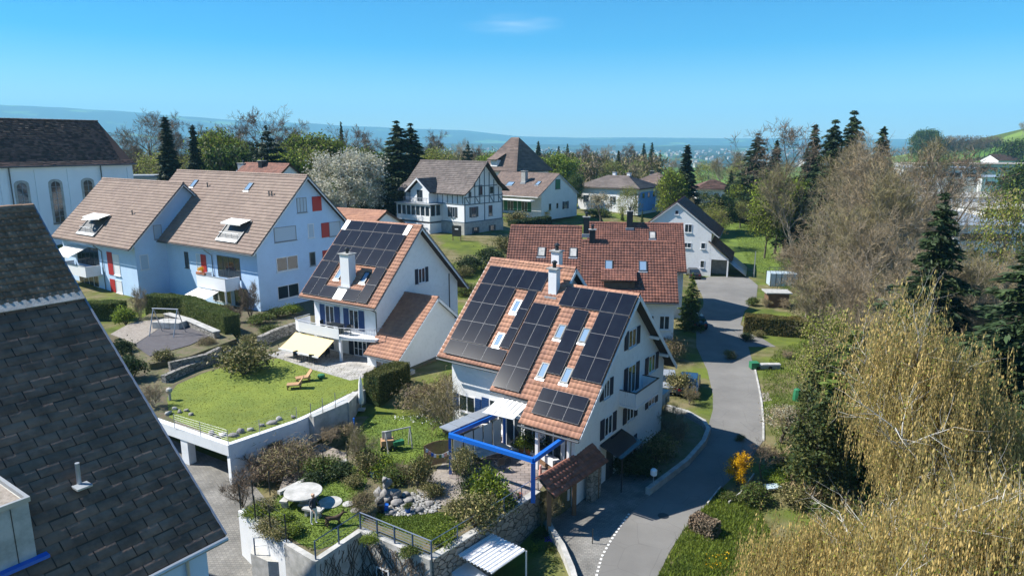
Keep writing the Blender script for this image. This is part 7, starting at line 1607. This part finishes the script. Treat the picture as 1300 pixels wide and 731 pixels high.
# ---- closed parasol, post, lawn furniture
UM = thing('closed_parasol', 'folded white parasol standing beside the block hedge', 'parasol', at(459, 520, ZA+.3)); MB().mat('steel').tube((0, 0, 0), (0, 0, 2.5), .03, n=6).build('pole', UM); MB().mat('awnw').lathe((0, 0, .5), [(.17, 0), (.22, .25), (.17, .9), (.14, 1.5), (.05, 2.0)], 10).build('canopy', UM); MB().mat('concl').box((0, 0, .04), (.5, .5, .1)).build('base', UM)
meta(MB().mat('blue').tube((0, 0, 0), (0, 0, 1.0), .06, n=8).build('blue_post', None, loc=at(450, 548, ZA)), 'short blue post at the left edge of the garden lawn', 'post')
for px, py, rz, lb in ((385,484,.5,'right one of two brown wooden loungers on the lawn'), (374,493,.2,'left one of two brown wooden loungers on the lawn')):
    t = thing('wooden_lounger', lb, 'lounger', at(px, py, ZL), rz, 'wooden loungers on the upper lawn'); MB().mat('woodp').box((0, 0, .34), (1.05, .62, .09)).build('seat', t)
    b = MB().mat('woodp'); b.obox((.35, -.3, .36), (.6, 0, .8), (0, 1, 0), (-.8, 0, .6), .6, .6, .06); b.build('backrest', t)
    for sx in (-.45, .42):
        for sy in (-.26, .26): MB().mat('wood').box((sx, sy, .15), (.07, .07, .3)).build('leg', t)
meta(MB().mat('shutg').lathe((0, 0, 0), [(.2, 0), (.3, .15), (.26, .3), (.1, .34)], 12).build('green_planter', None, loc=at(408, 480, ZL)), 'small dark green planter at the patio corner', 'planter')
table('patio_table', 'patio table in the shade under the yellow awning', 402, 452, ZL, 1.7, .9, -.55, key='zdark')
for px, py, rz, lb in ((390,456,1.2,'dark patio chair left of the awning table'),(398,462,2.9,'dark patio chair nearest the lawn'),(414,455,4.2,'dark patio chair right of the awning table'),(378,459,1.0,'patio chair standing in the sun at the patio edge')): chair(lb, px, py, ZL, rz, group='patio chairs under the awning')
BC = thing('balcony_table', 'dark table on the wide balcony', 'table', loc2w(frame_of(-7.73, 58.65, -.554), -4.6, -6.2, 4.28), -.55); MB().mat('zdark').box((0, 0, .72), (1.4, .8, .05)).build('tabletop', BC)
for sx in (-.6, .6): MB().mat('zdark').box((sx, 0, .35), (.05, .6, .7)).build('leg', BC)
for i, xx in enumerate((-6.0, -3.3)): 
    t = chair(['dark balcony chair left of the balcony table', 'dark balcony chair right of the balcony table'][i], 430, 400, 4, 1.2+i*3, group='balcony chairs'); t.location = loc2w(frame_of(-7.73, 58.65, -.554), xx, -6.2, 4.28)
LB = thing('stone_lantern', 'pale stone ball on a short post at the lawn edge', 'garden ornament', at(216, 508, ZL)); MB().mat('conc').tube((0, 0, 0), (0, 0, .55), .09, n=8).build('post', LB); MB().mat('concl').lathe((0, 0, .52), [(.02, 0), (.17, .08), (.22, .22), (.17, .36), (.02, .44)], 14).build('ball', LB)
for k_, (px, py) in enumerate(((222,520),(228,524),(236,522),(214,526),(243,527),(276,556),(284,553),(296,553),(305,549),(318,546),(332,541),(345,538),(355,533),(268,552),(372,530))):
    v, f = rock_np(.22+.13*random.random(), 300+k_, .7); meta(link('edge_stone', np_mesh('edge_stone', v, f, ['rock' if k_ % 3 else 'pebble']), None, loc=tuple(np.array(at(px, py, ZL))+(0, 0, .08))), 'grey stone lining the fenced edge of the upper lawn', 'stone', 'stones along the upper lawn edge')
SF = thing('swing_frame', 'tall steel swing frame on the play court', 'swing', at(213, 424, zc+.45), -.15)
for sx in (-1.2, 1.2):
    for sy in (-.9, .9): MB().mat('steel').tube((sx, sy, 0), (sx, 0, 2.4), .045, n=6).build('leg', SF)
MB().mat('steel').tube((-1.3, 0, 2.4), (1.3, 0, 2.4), .05, n=6).build('crossbar', SF)
for sx in (-.25, .25): MB().mat('zdark').tube((sx, 0, .55), (sx, 0, 2.38), .012, n=4).build('chain', SF)
MB().mat('zdark').box((0, 0, .53), (.6, .22, .04)).build('seat', SF)
BB = MB().mat('blue').lathe((0, 0, 0), [(.5, 0), (.55, .4), (.5, .85), (.1, .9)], 16).build('blue_barrel', None, loc=at(345, 392, 2.0)); meta(BB, 'round blue water barrel against the large pale blue house', 'barrel')
for k_, (px, py, key, lb) in enumerate(((362,386,'plast','black bin right of the blue barrel'), (372,383,'zdark','dark crate second from the blue barrel'), (384,380,'plast','black box at the wall near the balcony house'), (300,386,'blue','blue box on the patio under the white awning'), (308,388,'shutr','red box beside the blue patio box'))):
    t = thing('storage_box', lb, 'box', at(px, py, 2.0), .4+k_, 'bins and boxes along the blue house'); MB().mat(key).box((0, 0, .32), (.8, .6, .64)).build('body', t); MB().mat(key).box((0, 0, .68), (.86, .66, .07)).build('lid', t)
# ================================================================ road side objects
ML = thing('letterbox', 'pale rounded letterbox on a thin post beside the shaded forecourt', 'letterbox', at(829, 622, -1)); MB().mat('steel').tube((0, 0, 0), (0, 0, 1.0), .035, n=6).build('post', ML); MB().mat('church').lathe((0, 0, 1.0), [(.15, 0), (.21, .05), (.21, .36), (.12, .44)], 8).build('box', ML)
meta(MB().mat('zdark').tube((0, 0, 0), (0, 0, .9), .03, n=6).build('marker_post', None, loc=at(752, 690, -1)), 'thin dark post at the sunlit edge of the forecourt', 'post')
def car(label, px, py, rz, key='carpaint', z=None):
    loc = at(px, py, -1.0) if z is None else at(px, py, z); t = thing('parked_car', label, 'car', loc, rz)
    prof = [(-2.1, .35), (-2.12, .75), (-1.9, .92), (-1.35, 1.0), (-.75, 1.42), (.75, 1.45), (1.45, 1.02), (2.0, .92), (2.12, .7), (2.1, .35)]
    m = MB().mat(key); n_ = len(prof); V = []
    for yy, sx, sz in ((-.86, 1, 1), (-.78, .98, 1.0), (.78, .98, 1.0), (.86, 1, 1)):
        for (x, z_) in prof: V.append((x*sx, yy if z_ < 1.01 else yy*.82, z_ if abs(yy) < .8 or z_ < .9 else z_-.02))
    F = []
    for j in range(3):
        for i in range(n_-1): F.append((j*n_+i, j*n_+i+1, (j+1)*n_+i+1, (j+1)*n_+i))
        F.append((j*n_+n_-1, j*n_, (j+1)*n_, (j+1)*n_+n_-1))
    F += [tuple(range(n_))[::-1], tuple(range(3*n_, 4*n_))]; m.add(V, F); m.build('body', t)
    for sy in (-1, 1):
        g = MB().mat('glass').add([(-1.15, sy*.80, 1.02), (1.3, sy*.80, 1.02), (.7, sy*.735, 1.38), (-.7, sy*.735, 1.36)], [(0, 1, 2, 3) if sy < 0 else (3, 2, 1, 0)]); g.build('side_window', t)
    MB().mat('glass').add([(1.42, -.66, 1.06), (1.42, .66, 1.06), (.82, .6, 1.44), (.82, -.6, 1.44)], [(0, 1, 2, 3)]).build('windscreen', t); MB().mat('glass').add([(-1.34, .66, 1.04), (-1.34, -.66, 1.04), (-.82, -.6, 1.41), (-.82, .6, 1.41)], [(0, 1, 2, 3)]).build('rear_window', t)
    for sx in (-1.35, 1.35):
        for sy in (-.8, .8):
            w_ = MB().mat('tyre').tube((sx, sy-.1, .32), (sx, sy+.1, .32), .32, n=18).build('wheel', t); MB().mat('steel').tube((sx, sy+.11*(1 if sy > 0 else -1), .32), (sx, sy+.115*(1 if sy > 0 else -1), .32), .19, n=12).build('rim', w_)
    for sy in (-.6, .6): MB().mat('concl').box((2.1, sy, .68), (.06, .32, .14)).build('headlight', t); MB().mat('shutr').box((-2.11, sy, .74), (.05, .28, .16)).build('tail_light', t)
car('dark blue car parked beside the road behind the grassy shrub', 874, 496, 1.25, 'carpaint'); car('pale blue-grey car half hidden left of the dark blue one', 846, 492, 1.4, 'fgrey'); car('dark car parked before the white garage house', 880, 352, 1.5, 'carpaint2'); car('black car under the drooping conifer', 884, 414, 1.5, 'carpaint2')
PO = thing('utility_pole', 'pale lattice pole at the meadow beside the garage house', 'pole', at(957, 352, -1)); MB().mat('steel').tube((0, 0, 0), (0, 0, 4.2), .1, .06, n=6).build('mast', PO)
for z_ in (1.2, 2.2, 3.2): MB().mat('steel').box((0, 0, z_), (.34, .05, .05)).build('crossarm', PO)
HU = thing('garden_hut', 'small weathered wooden hut with flat brown roof behind the hedge', 'hut', at(985, 388, -1), -.1); MB().mat('wood').box((0, 0, .9), (2.6, 2.0, 1.8)).build('wall', HU); MB().mat('conc').box((0, 0, 1.9), (3.3, 2.6, .14)).build('roof', HU)
GH = thing('greenhouse', 'small dark framed greenhouse behind the wooden hut', 'greenhouse', at(992, 362, -1), -.1)
m = MB().mat('zdark')
for x_ in np.linspace(-2, 2, 6): m.box((x_, -1.2, 1.0), (.06, .06, 2.0)); m.box((x_, 1.2, 1.0), (.06, .06, 2.0)); m.tube((x_, -1.2, 2), (x_, 0, 2.7), .03, n=4); m.tube((x_, 1.2, 2), (x_, 0, 2.7), .03, n=4)
m.tube((-2, 0, 2.7), (2, 0, 2.7), .04, n=4); m.build('frame', GH); MB().mat('frost').box((0, 0, 1.0), (3.9, 2.3, 1.9)).build('glazing', GH)
OB = thing('orange_bench', 'orange-red topped garden bench before the brownish hedge', 'bench', at(973, 424, -1), .05); MB().mat('terrac').box((0, 0, .75), (1.6, .6, .07)).build('seat', OB)
for sx in (-.6, .6): MB().mat('wood').box((sx, 0, .36), (.08, .5, .72)).build('leg', OB)
TR = thing('green_trailer', 'low green cart with a long pale slab lying beside it on the verge', 'cart', at(967, 468, -1), .02); TR.scale = (.75, .75, .75); MB().mat('shutg').box((-1.0, 0, .5), (1.0, 1.0, .8)).build('box', TR); MB().mat('fgrey').box((.9, 0, .35), (2.6, .9, .5)).build('bed', TR); MB().mat('concl').box((1.1, 0, .65), (2.4, .7, .08)).build('slab', TR)
for sx in (-.6, .9): MB().mat('tyre').tube((sx, -.5, .25), (sx, -.4, .25), .25, n=14).build('wheel', TR)
CM = MB().mat('shutg').lathe((0, 0, 0), [(.35, 0), (.33, .5), (.27, .95), (.1, 1.05)], 8).build('composter', None, loc=at(1011, 508, -1)); meta(CM, 'green plastic composter standing in the grass plot', 'composter')
BH = thing('birdhouse', 'white birdhouse on a post at the edge of the thicket', 'birdhouse', at(1052, 440, -1)); MB().mat('wood').tube((0, 0, 0), (0, 0, 1.7), .05, n=6).build('post', BH); MB().mat('white').box((0, 0, 1.9), (.4, .35, .4)).build('box', BH); MB().mat('zinc').box((0, 0, 2.13), (.55, .5, .06)).build('roof', BH)
meta(MB().mat('conc').tube((0, 0, 0), (0, 0, 1.4), .07, n=6).build('plot_post', None, loc=at(1031, 440, -1)), 'grey post in the plot left of the birdhouse', 'post')
meta(MB().mat('frost').box((0, 0, .25), (.95, .6, .1), .15).build('blue_sheet', None, loc=at(981, 622, -1)), 'pale blue sheet lying in the bed right of the green bush', 'sheet')
wall_path('edging_board', 'dark edging board in the bed below the golden forsythia', [at(925, 640, -1), at(940, 628, -1), at(957, 604, -1)], .08, -1.2, -.8, 'conc', 'edging')
wall_path('edging_board', 'edging board nearest the road below the forsythia', [at(898, 641, -1), at(915, 620, -1)], .08, -1.2, -.82, 'concl', 'edging')
for px, py, lb in ((1020,452,'pale stone in the plot left of the birdhouse'), (1030,472,'white stone in the middle of the plot')): v, f = rock_np(.2, px, .6); meta(link('stone', np_mesh('stone', v, f, ['pebble']), None, loc=at(px, py, -1)), lb, 'stone')
meta(MB().mat('gravel').prism(px_poly([(948,500),(975,498),(980,508),(955,512)], -1), -1.1, -.985).build('bare_patch'), kind='structure')
def flowers(name, poly, z, n, key, hgt=.25):
    g_ = np.random.default_rng(n); xs = [p[0] for p in poly]; ys = [p[1] for p in poly]; C = []
    while len(C) < n:
        x, y = g_.uniform(min(xs), max(xs)), g_.uniform(min(ys), max(ys))
        if inpoly(x, y, poly): C.append((x, y, (tz(x, y) if z is None else z)+hgt*g_.uniform(.5, 1)))
    V, F = leafquads(np.array(C), .045, .8); meta(link(name, np_mesh(name, V, F, [key])), kind='stuff')
flowers('yellow_daffodils', px_poly([(895,705),(925,705),(925,726),(895,726)], -1), None, 60, 'fors'); flowers('purple_flowers', px_poly([(690,682),(702,684),(704,694),(692,694)], -1.3), -1.2, 260, 'purple'); flowers('white_daisies', px_poly([(500,518),(560,515),(560,540),(500,535)], ZA), ZA, 260, 'frame', .08)
for px, py, h, kd, lb in ((690,690,.8,'bush_d','dark bush beside the purple flowers'), (698,708,.7,'bush_g','green bush in the sunken bed'), (682,705,.6,'bush_y','yellow-flowered low plant in the sunken bed'), (706,725,.6,'bush_g','low plant at the bottom of the sunken bed'), (672,672,.9,'bush_d','dark shrub between carport and tiled canopy')): shr(kd, 'bed_plant', lb, px, py, -1.5, h, 1.1, group='plants in the sunken bed')
# ================================================================ person and dog
def make_skin(name, J, E_, key, parent=None, sub=2, bands=None):
    bm = bmesh.new(); me = bpy.data.meshes.new(name); lay = bm.verts.layers.skin.verify(); vs = [bm.verts.new(j[:3]) for j in J]
    for a, b in E_: bm.edges.new((vs[a], vs[b]))
    for v, j in zip(vs, J): v[lay].radius = (j[3], j[4] if len(j) > 4 else j[3])
    vs[0][lay].use_root = True; bm.to_mesh(me); bm.free(); o = bpy.data.objects.new(name, me); COL.objects.link(o)
    o.modifiers.new('skin', 'SKIN'); s = o.modifiers.new('sub', 'SUBSURF'); s.levels = sub; s.render_levels = sub
    dg = bpy.context.evaluated_depsgraph_get(); em = bpy.data.meshes.new_from_object(o.evaluated_get(dg)); o.modifiers.clear(); o.data = em; o.name = name
    em.materials.clear()
    ks = bands[1] if bands else [key]
    for k_ in ks: em.materials.append(M[k_])
    for p in em.polygons:
        p.use_smooth = True
        if bands: p.material_index = bands[0](p.center)
    if parent: o.parent = parent
    return o
PE = thing('person', 'person with light hair, dark top and pale trousers, standing by the stone table', 'person', at(399.5, 665, ZA), 1.0)
J = [(0, 0, .95, .13, .10), (0, 0, 1.12, .125, .09), (0, .01, 1.32, .15, .10), (0, .0, 1.46, .07, .06), (0, -.015, 1.55, .05), (0, -.03, 1.63, .088, .10), (0, -.03, 1.72, .07, .08),
     (.10, 0, .86, .095), (.11, -.03, .50, .062), (.11, .04, .10, .042), (.11, -.10, .035, .04), (-.10, 0, .86, .095), (-.12, .05, .50, .062), (-.13, .10, .10, .042), (-.13, -.03, .035, .04),
     (.19, .0, 1.38, .055), (.25, -.04, 1.12, .042), (.22, -.22, .96, .032), (.21, -.29, .93, .03), (-.19, .0, 1.38, .055), (-.26, -.02, 1.12, .042), (-.24, -.18, .95, .032), (-.235, -.25, .91, .03)]
E_ = [(0, 1), (1, 2), (2, 3), (3, 4), (4, 5), (5, 6), (0, 7), (7, 8), (8, 9), (9, 10), (0, 11), (11, 12), (12, 13), (13, 14), (2, 15), (15, 16), (16, 17), (17, 18), (2, 19), (19, 20), (20, 21), (21, 22)]
def band(c):
    if c.z > 1.49: return 0
    if c.z < .07: return 3
    if c.y < -.15 and c.z < 1.0 and c.z > .8: return 0
    return 1 if c.z > .93 else 2
body = make_skin('body', J, E_, None, PE, bands=(band, ['skin', 'cloth1', 'cloth2', 'cloth1']))
for sd_ in (-1, 1):
    for k_ in range(5):
        bx_, by_, bz_ = (.21*sd_, -.30, .92) if sd_ > 0 else (-.235, -.26, .90); off = (k_-2)*.016
        l = (.06, .075, .08, .075, .05)[k_] if k_ else .05; h_ = make_skin('finger', [(bx_+off*.6, by_, bz_+off, .010), (bx_+off, by_-l*.5, bz_+off-.02, .009), (bx_+off, by_-l*.7, bz_+off-.05, .007)], [(0, 1), (1, 2)], 'skin', PE, 1)
make_skin('hair', [(0, -.0, 1.70, .105, .105), (0, .035, 1.62, .09, .075), (0, .05, 1.52, .06, .04)], [(0, 1), (1, 2)], 'hair', PE, 1)
MB().mat('skin').lathe((0, -.135, 1.625), [(.004, 0), (.016, .01), (.012, .03), (.002, .045)], 6).build('nose', PE)
for sx in (-.033, .033): MB().mat('zdark').lathe((sx, -.122, 1.655), [(.002, 0), (.009, .005), (.002, .01)], 6).build('eye', PE)
MB().mat('terrac').box((0, -.125, 1.585), (.04, .012, .008)).build('mouth', PE)
DG = thing('dog', 'dark brown dog with raised tail walking on the lawn behind the person', 'dog', at(424, 668, ZA), .35)
J = [(-.30, 0, .50, .105, .12), (-.05, 0, .47, .09, .105), (.22, 0, .49, .12, .14), (.38, 0, .60, .075), (.50, 0, .72, .075), (.62, 0, .69, .042), (.72, 0, .67, .032),
     (-.34, .09, .38, .075), (-.27, .10, .25, .045), (-.42, .10, .17, .028), (-.38, .10, .03, .03), (-.34, -.09, .38, .075), (-.22, -.10, .25, .045), (-.35, -.10, .17, .028), (-.28, -.10, .03, .03),
     (.24, .09, .36, .055), (.26, .09, .20, .032), (.24, .09, .03, .032), (.24, -.09, .36, .055), (.33, -.09, .21, .032), (.40, -.09, .04, .032), (-.42, 0, .60, .035), (-.55, 0, .76, .03), (-.58, 0, .92, .018)]
E_ = [(0, 1), (1, 2), (2, 3), (3, 4), (4, 5), (5, 6), (0, 7), (7, 8), (8, 9), (9, 10), (0, 11), (11, 12), (12, 13), (13, 14), (2, 15), (15, 16), (16, 17), (2, 18), (18, 19), (19, 20), (0, 21), (21, 22), (22, 23)]
make_skin('body', J, E_, 'fur', DG)
for sy in (-1, 1): MB().mat('fur').add([(.46, sy*.05, .78), (.54, sy*.06, .77), (.50, sy*.085, .88), (.49, sy*.03, .79)], [(0, 1, 2), (1, 3, 2), (3, 0, 2), (0, 3, 1)]).build('ear', DG)
PK = thing('pink_figure', 'pink garden figure standing behind the blue corner post', 'garden figure', at(686, 612, ZA)); make_skin('figure', [(0, 0, .35, .12), (0, 0, .7, .09), (0, 0, .95, .07), (0, 0, 1.1, .09)], [(0, 1), (1, 2), (2, 3)], 'pink', PK, 1); MB().mat('concl').lathe((0, 0, 0), [(.2, 0), (.15, .1), (.12, .35)], 12).build('base', PK)
for x_, lb in (('a', 0),):
    ob_ = thing('flower_box', 'orange and yellow flower box on the parapet of the large blue house', 'flower box', loc2w(frame_of(-22.63, 76.67, -.603), -8.4, -6.79-1.85, 5.74), -.603)
    MB().mat('terrac').box((0, 0, .12), (1.6, .25, .24)).build('box', ob_); o = link('flowers', PROTO['forsythia'][1], ob_, loc=(0, 0, .2)); o.scale = (.5, .3, .28)
PR = thing('small_parasol', 'small white parasol in the roof terrace of the left pale blue house', 'parasol', loc2w(frame_of(-39.67, 83.28, -.60), -11.2, -6.0, 9.4)); MB().mat('steel').tube((0, 0, 0), (0, 0, 1.6), .03, n=5).build('pole', PR); MB().mat('awnw').lathe((0, 0, 1.3), [(1.0, 0), (.5, .25), (.05, .42)], 12).build('canopy', PR)
SG = thing('notice_board', 'dark notice board on legs on the lawn before the chalet', 'sign', atg(580, 306), -.4); MB().mat('zdark').box((0, 0, 1.6), (1.6, .1, 1.7)).build('board', SG); MB().mat('white').box((0, -.06, 1.9), (.6, .02, .2)).build('notice', SG)
for sx in (-.7, .7): MB().mat('wood').box((sx, .02, .5), (.1, .1, 1.0)).build('leg', SG)
FP = MB().mat('white').tube((0, 0, 0), (0, 0, 7.5), .07, .04, n=6).build('flagpole', None, loc=atg(475, 262)); meta(FP, 'tall white flagpole right of the blossoming tree', 'flagpole')
